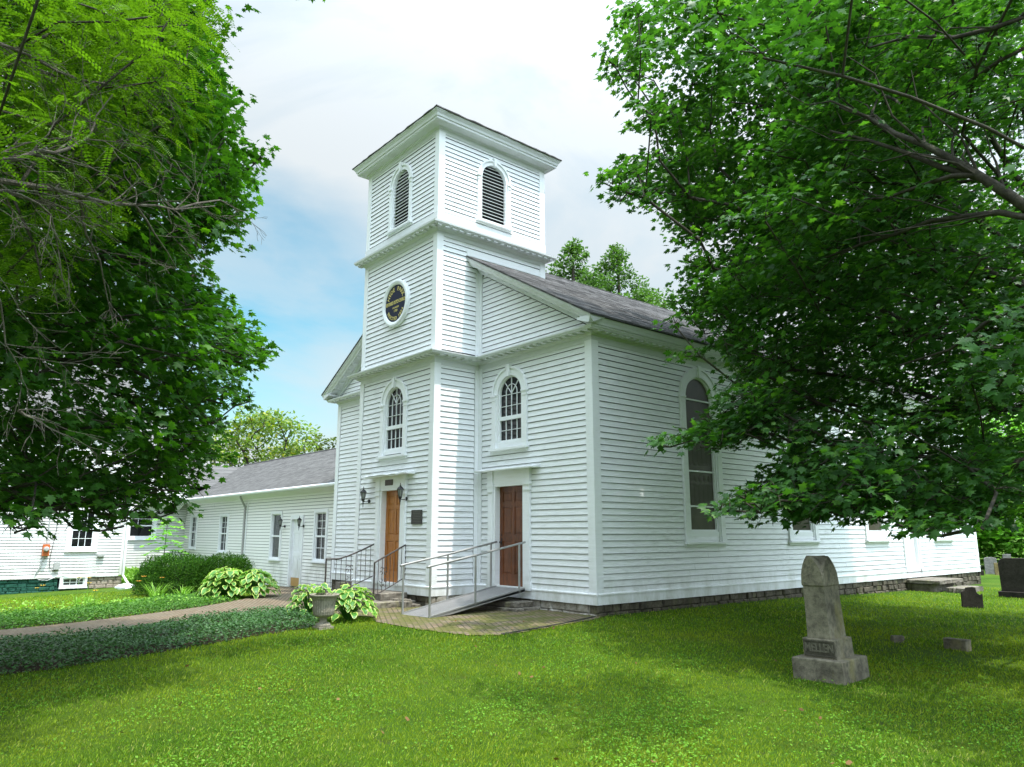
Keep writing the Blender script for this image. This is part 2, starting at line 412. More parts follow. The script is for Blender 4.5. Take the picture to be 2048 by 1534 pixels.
B_RIGHT="782,42,524,85 436,505,775,72 250,344,428,77 164,341,505,65 336,211,752,79 1174,-410,619,67 1316,85,875,77 371,868,1031,70 1029,-264,317,78 762,692,897,80 378,621,806,59 304,282,1235,72 733,456,586,47 543,78,367,67 355,632,1292,83 555,580,746,46 1207,824,677,55 178,285,1005,59 648,429,1117,60 6,430,705,46 409,558,580,60 821,654,519,79 693,493,1260,68 440,103,1014,77 421,-58,513,81 908,224,293,67 424,641,984,52 1277,583,1078,81 731,712,325,85 1105,107,1310,66 542,625,671,72 341,25,1151,77 550,678,531,62 606,-40,823,65 488,74,794,65 267,492,865,78 643,426,447,54 1484,560,824,77 147,371,563,69 1012,-200,485,65 686,451,527,64 650,901,588,48 1163,379,857,74 843,319,1321,68 574,595,1305,74 396,242,1302,50 510,48,226,79 486,352,484,49 342,324,401,68 391,986,986,57 233,528,955,70 282,354,1397,50 188,778,942,85 620,725,650,72 1127,354,443,76 419,706,1241,68 325,81,537,83 599,337,1441,45 383,488,523,52 616,773,834,76 596,798,1306,76 405,611,186,65 1144,751,1041,55 975,548,1332,64 420,713,434,83 1174,442,873,47 541,663,833,63 886,530,206,80 645,-20,1114,53 1378,194,1208,62 1542,140,800,73 958,377,1374,56 388,43,678,78 803,-140,364,48 966,455,744,70 656,258,1122,65 427,439,1130,62 206,741,1124,83 813,406,244,59 421,727,837,73 1398,348,1147,75 698,-484,602,62 410,99,1366,82 900,568,1383,78 261,318,708,63 187,-13,1085,50 1329,-49,638,84 210,406,1263,84 806,249,219,52 271,447,502,63 816,469,1381,47 934,-428,1064,61 14,332,1095,52 596,415,282,67 484,25,719,67 824,104,1103,66 270,298,1277,78 331,513,288,58 645,670,476,83 589,571,691,77 265,501,680,69 1215,118,397,57 1085,558,434,50 439,203,1048,74 460,609,393,80 737,-55,489,58 996,424,928,52 327,766,1170,47 293,601,243,57 1524,418,635,60 1209,376,1315,69 135,209,1051,64 650,366,1088,72 1022,-10,1289,52 1214,397,1051,48 562,262,573,45 1084,599,892,54 699,63,423,80 528,738,1207,53 298,230,882,60 270,787,791,56 323,120,356,58 154,663,1147,75 213,651,899,67 896,700,799,74 388,-32,1013,47 816,64,385,72 520,-12,1008,56 654,185,1331,64 1198,20,826,74 465,852,1060,59 669,277,502,54 1386,64,627,75 1311,551,1278,52 286,770,884,71 891,476,584,57 557,599,1261,65 588,514,423,64 640,6,692,63 1092,254,375,60 472,221,1225,73 436,668,679,55 784,300,478,60 1447,540,779,81 385,525,642,62 304,571,350,85 971,-148,477,46 456,451,1046,62 269,753,551,77 872,100,1497,54 956,-37,888,65 181,325,625,75 449,201,653,52 454,377,277,74 94,534,729,65 710,298,1202,83 915,525,636,76 1104,-258,838,84 1438,-140,785,70 399,141,838,68 377,529,1167,60 1047,-248,425,51 147,614,790,50 1068,-186,233,59 476,443,963,81 203,727,526,49 235,8,939,55 514,275,484,72 1422,621,631,67 444,33,1102,63 200,646,965,69 1019,-315,542,65 684,350,511,77 278,597,465,79 40,494,737,62 527,589,461,49 1341,377,803,67 1245,883,950,46 1196,793,847,69 1145,800,972,59 557,386,1029,55 606,579,982,50 1346,360,676,47 253,39,1014,53 -21,458,966,66 1288,253,1271,49 427,146,467,69 239,572,1106,58 261,807,693,73 1218,510,831,84 528,474,1036,80 377,575,864,47 730,-345,760,54 422,389,603,66 505,403,1149,71 578,596,1411,45 696,165,339,66 239,756,432,69 1033,1034,677,73 791,792,875,51 1245,78,371,56 937,-82,935,66 554,435,357,60 1285,110,1098,53 152,40,862,59 1066,406,989,74 413,195,1182,75 299,508,573,59 475,552,483,68 327,88,771,55 604,671,1196,60 1346,200,733,50 724,-76,1035,70 373,207,544,52 461,529,1277,80 619,299,548,68 629,230,1083,79 233,506,766,72 309,776,922,50 1152,435,804,64 938,836,528,73 78,354,1153,80 344,9,721,54 924,821,1174,67 511,756,332,80 82,408,868,57 921,-298,287,69 642,836,412,69 1309,742,568,57 1324,324,1289,77 317,268,465,64 1288,405,764,79 268,38,1297,68 906,-198,268,54 713,307,1540,66 480,334,611,72 1402,531,663,81 1121,-18,643,71 70,507,802,48 501,244,347,54 210,227,1364,79 906,38,445,79 423,122,963,60 284,641,1266,48 895,653,1019,56 1274,802,590,79 520,486,1439,65 933,548,1488,54 229,450,832,45 334,293,756,70 607,671,1376,72 655,449,589,46 108,769,665,50 741,-68,322,49 498,753,1336,56 827,-519,680,77 1268,150,286,68 669,668,538,53 701,-134,998,45 585,25,1002,67 602,742,1131,67 668,-36,449,77 1202,-53,1005,69 520,44,1228,53 118,488,942,70 596,731,500,51 840,902,652,46 418,767,686,67 1195,396,1392,53 843,603,1103,48 1500,238,1074,45 302,565,1200,56 359,904,1141,75 1142,633,1116,75 529,422,1190,57 801,724,794,85 813,787,272,76 1208,401,688,62 646,652,1322,66 224,391,1154,49 586,758,544,56 249,450,950,72 1066,696,581,71 993,777,1178,52 226,688,1013,64 444,-118,325,52 502,590,878,84 430,546,932,66 523,-65,708,59 1024,673,1206,59 283,239,602,60 847,-56,804,73 329,282,1132,81 976,89,620,61 788,418,1530,77 209,184,1093,48 857,-287,312,74 667,95,259,62 1030,-297,382,45 935,-412,1150,80 937,-50,331,53 539,84,1072,83 927,314,1454,69 941,446,204,63 1177,760,1139,56 578,152,571,71 628,785,770,74 781,730,959,76 489,234,238,77 699,653,572,46 824,-169,618,48 197,162,843,63 133,83,1197,70 264,141,1017,46 944,562,342,60 83,394,1221,52 621,330,489,62 16,350,900,70 1009,-219,829,66 1220,53,1151,71 643,685,1042,48 429,581,273,51 1062,17,810,72 997,772,892,58 575,702,994,53 586,-72,904,47 1092,-253,1065,72 537,16,484,81 1334,172,916,64 602,-70,490,70 1101,37,289,82 374,687,1064,82 282,-30,818,53 765,37,1361,70 909,462,1037,68 29,533,1032,51 438,369,1098,65 153,590,738,69 335,6,620,60 1001,314,953,49 1473,82,634,57 206,839,553,71 1297,280,287,80 1107,298,1297,77 415,352,351,47 344,649,754,47 225,802,759,76 650,-483,681,74 398,860,819,62 361,467,1332,59 342,212,415,81 535,4,772,79 635,726,723,57 559,331,297,50 37,450,1024,56 991,922,858,51 682,-386,686,53 1277,-82,563,81 963,344,473,48 1322,477,1129,68 399,365,550,65 128,450,385,67 19,350,966,56 213,348,886,66 455,26,1379,57 738,-70,657,69 202,329,1168,50 593,412,1381,46 1476,416,916,81 605,424,1162,84 95,585,465,72 474,-44,1348,48 1085,-400,531,83 306,622,1095,78 232,503,335,80 424,676,774,52 791,543,907,66 1021,489,392,49 872,-351,1110,56 541,-10,837,63 473,428,1227,49 354,47,341,60 152,592,1052,77 1298,-137,423,58 265,623,1183,46 322,722,937,49 306,925,962,61 1212,-143,1283,61 708,509,370,72 494,303,994,50 462,788,1258,78 167,48,1243,82 636,501,360,65 418,659,1185,80 509,-109,550,57 1109,752,771,84 272,732,1198,70 517,1,634,77 843,565,734,80 614,207,191,49 458,394,853,84 144,354,1213,51 762,403,1098,77 369,1,580,55 1093,56,411,70 800,723,467,80 367,750,876,61 303,446,1124,71 560,312,1097,72 562,79,589,53 368,803,1216,81 631,-161,243,53 1243,191,1035,53 735,374,1442,69 408,587,350,68 435,84,344,57 919,991,639,51 0,361,1022,82 576,86,629,77 1005,1005,783,85 535,423,234,82 399,529,1244,46 362,929,897,83 634,-10,1183,66 416,574,1105,54 936,802,718,55 25,555,803,75 481,42,278,60 511,310,320,65 654,-133,271,48 407,360,1222,59 891,-314,459,52 237,607,1254,49 885,899,1060,48 700,385,1380,52 417,744,341,48 139,604,391,68 302,275,514,54 227,77,1197,64 501,-68,209,36 283,80,485,34 379,-41,203,22 198,2,899,25 392,-12,174,27 379,-28,311,30 550,249,167,30 233,165,554,36 332,-71,285,27 434,13,259,25 518,35,182,33 242,68,573,36 271,-160,755,35 437,156,185,36 500,225,177,23 442,-115,345,23 378,79,193,37 574,268,195,36 316,-198,1011,22 422,-93,289,25 483,178,191,28 211,-35,961,27 236,-40,838,32 352,-6,334,27 475,-94,197,29 344,-59,331,21 448,-150,285,29 490,-114,290,30 184,-55,815,34 249,-76,980,32 488,-46,296,38 678,181,203,24 451,-100,274,23 366,-99,307,37 234,-9,559,24 462,-10,267,24 511,103,183,37 399,-40,181,24 600,343,212,29 444,-120,307,35 415,-140,333,22 149,-27,845,37 297,80,429,21 292,-136,863,27 458,-91,326,33 237,-105,721,24 275,24,601,27 364,13,387,32 200,-71,1174,24 288,-120,786,25 266,165,469,33 422,-174,288,34 581,210,168,35 513,-76,242,29 524,201,159,21 383,-126,285,28 527,162,215,36 427,-36,296,21 369,14,198,26 644,275,193,37 208,-54,1129,36 505,71,198,27 455,-74,170,23 373,74,229,21 635,138,208,34 666,150,236,37 264,-207,736,22 337,-38,538,36 374,-249,775,29 423,-112,194,25 693,144,209,22 564,107,176,33 482,24,179,33 327,-110,294,35 422,43,295,25 401,-13,398,32 187,120,561,31 344,-61,586,29 251,39,508,29 438,-142,185,35 385,31,333,31 439,18,176,30 389,-64,370,36 369,-69,282,29 449,-40,221,33 307,29,459,35 399,-99,369,24 320,47,505,38 237,27,744,28 476,-53,247,35 360,-2,456,36 316,-46,328,20 439,-76,209,24 589,175,196,36 623,220,172,26 234,0,767,28 405,-71,298,27 446,-107,212,20 612,265,166,22 298,-34,601,22 293,-43,738,28 397,64,233,25 463,-155,337,37 430,-7,229,25 642,141,170,20 645,314,235,31 439,53,180,28 455,77,224,36 200,-21,924,21 213,23,834,38 238,-140,748,23 449,95,181,32 179,-76,774,23 184,111,648,33 554,28,169,22 552,54,184,20 438,39,235,35 407,41,192,25 649,237,233,35 222,-93,757,27 248,-111,882,27 423,110,226,38 211,4,938,29 361,-80,492,38 391,-111,438,32 388,29,239,26 212,-79,1071,27 247,33,686,34 276,-190,906,23 335,36,420,29 180,-47,1027,33 255,24,569,36 559,135,194,27 486,-20,186,21 605,298,200,29 283,-51,880,38 459,-31,167,26 421,-70,347,28 230,56,720,30 237,-61,764,33 188,-103,1028,32 264,108,496,29 423,-81,419,34 268,-4,761,34 555,16,214,36 274,-3,719,28 318,-198,942,32 608,358,180,32 514,-26,171,25 235,20,537,32 543,-95,207,37 666,20,193,33 735,-104,192,33 650,77,220,39 627,-96,188,33 425,0,188,27 669,-172,215,33 488,-114,179,39 658,148,237,27 640,-212,187,30 606,205,173,28 622,79,183,39 534,-182,187,31 525,2,174,31 503,123,191,30 519,44,197,33 661,174,206,37 586,226,254,38 483,111,169,28 489,-179,184,36 398,-72,196,31 649,-71,168,37 638,217,175,26 537,122,224,33 569,204,186,35 565,22,209,34 451,95,195,26 696,-64,226,27 438,-106,191,35 508,-68,208,37 610,-2,195,38 652,126,208,37 522,163,210,33 570,107,164,35 645,225,230,33 567,-71,222,30 592,-102,206,31 585,-165,207,32 606,-135,205,28 579,-188,180,31 693,-29,173,33 614,123,186,35 623,265,221,30 625,189,230,31 660,-12,193,26 488,112,224,35 503,-49,178,26 670,-107,187,38 516,-10,217,26 474,-79,182,28 581,49,170,31 636,-61,208,26 587,63,222,26 702,13,183,32 460,22,203,29 634,38,179,31 542,-138,201,33 578,-113,172,33 389,10,210,25 679,22,229,31 314,1004,1370,44 393,513,1486,66 354,928,1201,54 376,767,1366,78 439,445,1416,50 265,572,737,67 223,312,1076,40 406,317,1270,69 131,392,765,45 210,289,712,57 191,882,875,57 90,943,620,70 172,227,1003,68 332,1005,926,77 324,24,1217,67 356,1041,949,48 357,495,1303,59 387,428,1100,70 318,297,1118,53 454,585,1475,67 365,645,1493,53 167,77,852,77 419,226,1119,57 155,437,806,60 553,443,1473,58 255,126,1116,66 422,727,1146,56 473,227,1297,44 126,262,865,58 199,348,966,58 493,487,1490,43 519,157,1429,59 326,878,1007,76 295,558,1054,75 97,714,763,76 289,776,1231,46 349,218,944,64 145,352,911,65 199,695,1031,71 334,400,1267,43 160,828,651,42 343,811,1362,49 313,606,1108,65 105,892,691,44 149,575,745,70 364,347,1062,56 475,1045,1334,56 469,877,1357,58 543,1067,1447,74 283,951,872,51 342,591,1031,64 273,274,880,62 252,758,755,47 282,215,773,40 293,430,1038,42 267,1017,832,76 429,410,1171,77 219,680,884,67 212,933,783,46 313,794,1290,49 86,294,676,78 231,184,1094,46 87,745,627,74 223,387,696,52 290,768,1154,58 158,611,595,74 366,960,1308,61 219,210,618,65 333,547,1282,79 302,938,806,70 194,412,974,41 249,814,1187,76 323,997,1328,41 323,865,1348,40 141,899,785,77 254,967,823,41 363,82,1283,40 103,524,796,76 199,197,732,43 372,321,1429,58 204,882,959,66 202,466,790,61 321,811,1019,77 357,676,1269,67 273,436,814,56 160,603,681,73 492,604,1325,80 238,582,1066,45 265,560,1136,60 448,661,1215,54 355,724,1147,59 318,642,1348,45 278,196,1256,61 259,231,1216,63 276,57,916,54 403,607,1499,53 287,294,961,56 91,939,744,56 351,458,1052,59 195,497,1063,62 402,346,1114,66 237,571,976,54 267,24,1075,63 120,197,834,64 383,555,1421,47 359,438,1378,79 288,57,835,76 253,349,1083,77 247,252,1152,50 304,219,1022,40 234,39,962,57 233,194,948,80 326,530,971,60 400,274,1246,49 180,569,878,78 229,987,739,78 399,371,1201,47 467,1016,1479,41 225,221,1040,51 322,674,1013,62 251,133,858,78 397,493,1233,66 322,651,905,59 468,837,1423,47 258,743,878,54 290,474,1085,76 342,1016,1257,66 375,834,1492,52 250,377,887,58 254,680,697,48 540,93,1473,69 142,470,859,68 516,217,1426,43 540,842,1443,67 255,777,929,41 329,78,1248,73 222,947,593,52 202,362,1035,48 346,530,1158,41 274,17,1239,68 188,1021,887,44 386,41,1199,62 175,604,800,43 189,574,793,41 396,907,1120,76 254,360,805,64 130,672,823,54 261,528,1187,80 484,189,1318,51 445,319,1412,46 342,-220,272,10 354,-210,271,13 372,-197,277,16 384,-177,284,19 398,-157,294,22 413,-136,298,26 428,-113,294,28 447,-103,301,28 394,-192,269,15 411,-168,266,17 416,-104,335,30 401,-135,318,24 392,-162,301,18 263,-247,715,12 275,-231,706,18 290,-211,696,24 303,-183,691,30 283,-222,680,16 274,-231,940,20 279,-214,926,25 283,-168,876,25 460,-248,172,12 470,-241,176,15 492,-239,185,20 507,-229,172,22 531,-227,187,25 315,-110,431,22 306,-121,482,20 340,-104,427,25 723,-245,144,12 710,-250,143,12 697,-255,148,15 685,-260,156,14 757,-233,150,15 742,-238,149,13 348,-99,624,25 325,-98,587,25 510,330,652,50 613,181,338,53 338,191,508,44 590,62,871,48 285,157,744,43 726,16,713,62 620,184,209,44 653,-86,689,60 705,92,781,56 746,-124,790,69 555,-62,757,64 698,-70,412,41 298,-12,609,44 739,108,912,68 278,129,483,43 692,190,992,51 454,41,352,59 772,-34,791,69 696,141,800,41 685,142,902,55 420,48,701,43 699,248,645,59 733,143,976,40 678,132,621,58 511,88,533,42 509,309,249,45 679,130,315,44 527,109,586,55 794,-72,707,55 588,218,394,69 594,326,574,64 570,141,776,63 548,-25,520,50 328,-77,1092,51 707,68,580,40 428,-16,196,45 786,-152,691,45 499,-21,426,69 529,-113,233,67 593,370,250,61 635,-56,395,59 585,49,685,64 301,36,1001,41 425,191,598,52 333,130,522,60 598,-109,643,61 227,18,796,53 373,84,555,55 237,60,734,68 537,104,304,66 290,225,239,47 552,361,412,43 662,44,847,59 431,76,580,63 588,219,847,48 341,134,389,56 539,127,361,53 644,72,645,53 654,253,246,66 713,-10,196,58 545,206,195,46 514,394,271,57 409,64,416,47 349,-13,1079,57 473,169,649,48 608,-122,752,45 457,229,689,68 305,19,710,59 731,-17,904,50 526,-69,467,67 363,113,817,67 445,376,191,41 502,-111,710,51 551,-50,872,67 475,97,224,63 281,223,424,41 850,-190,751,65 725,26,858,70 752,50,426,59 608,246,494,70 692,-19,457,45 433,198,243,42 686,328,659,68 403,294,556,47 606,352,639,65 707,108,833,40 644,104,890,48 516,304,449,63 658,138,555,55 434,-41,559,62 657,262,563,51 555,115,971,65 514,202,480,57 785,-1,687,52 403,191,701,42 620,99,684,44 680,247,335,41 641,54,1024,42 570,256,741,66 625,188,895,65 708,-53,332,46 570,405,396,49 386,35,639,52 458,40,621,55 624,-183,853,42 216,148,588,61 528,-131,517,46 747,69,493,56 457,-88,402,57 653,-39,527,48 302,276,278,43 559,9,942,50 423,254,466,69 473,182,768,56 800,-109,762,46 644,142,930,43 680,212,392,41 466,133,405,50 518,16,583,57 518,354,334,42 633,-47,896,47 695,-100,742,54 436,80,958,40 530,255,680,48 667,-11,822,49 327,203,618,56 692,-72,573,62 564,150,264,46 506,305,189,41 617,125,403,53 484,92,457,44 471,53,417,55 715,234,706,54 397,227,382,55 528,-204,568,49 429,-120,522,48 701,124,418,59 489,115,882,55 524,-61,587,61 611,-132,562,57 526,191,811,53 549,-56,971,51 578,135,463,50 478,3,820,68 597,104,544,43 539,-143,618,53 741,232,835,65 526,212,576,52 534,63,232,43 616,197,719,65"
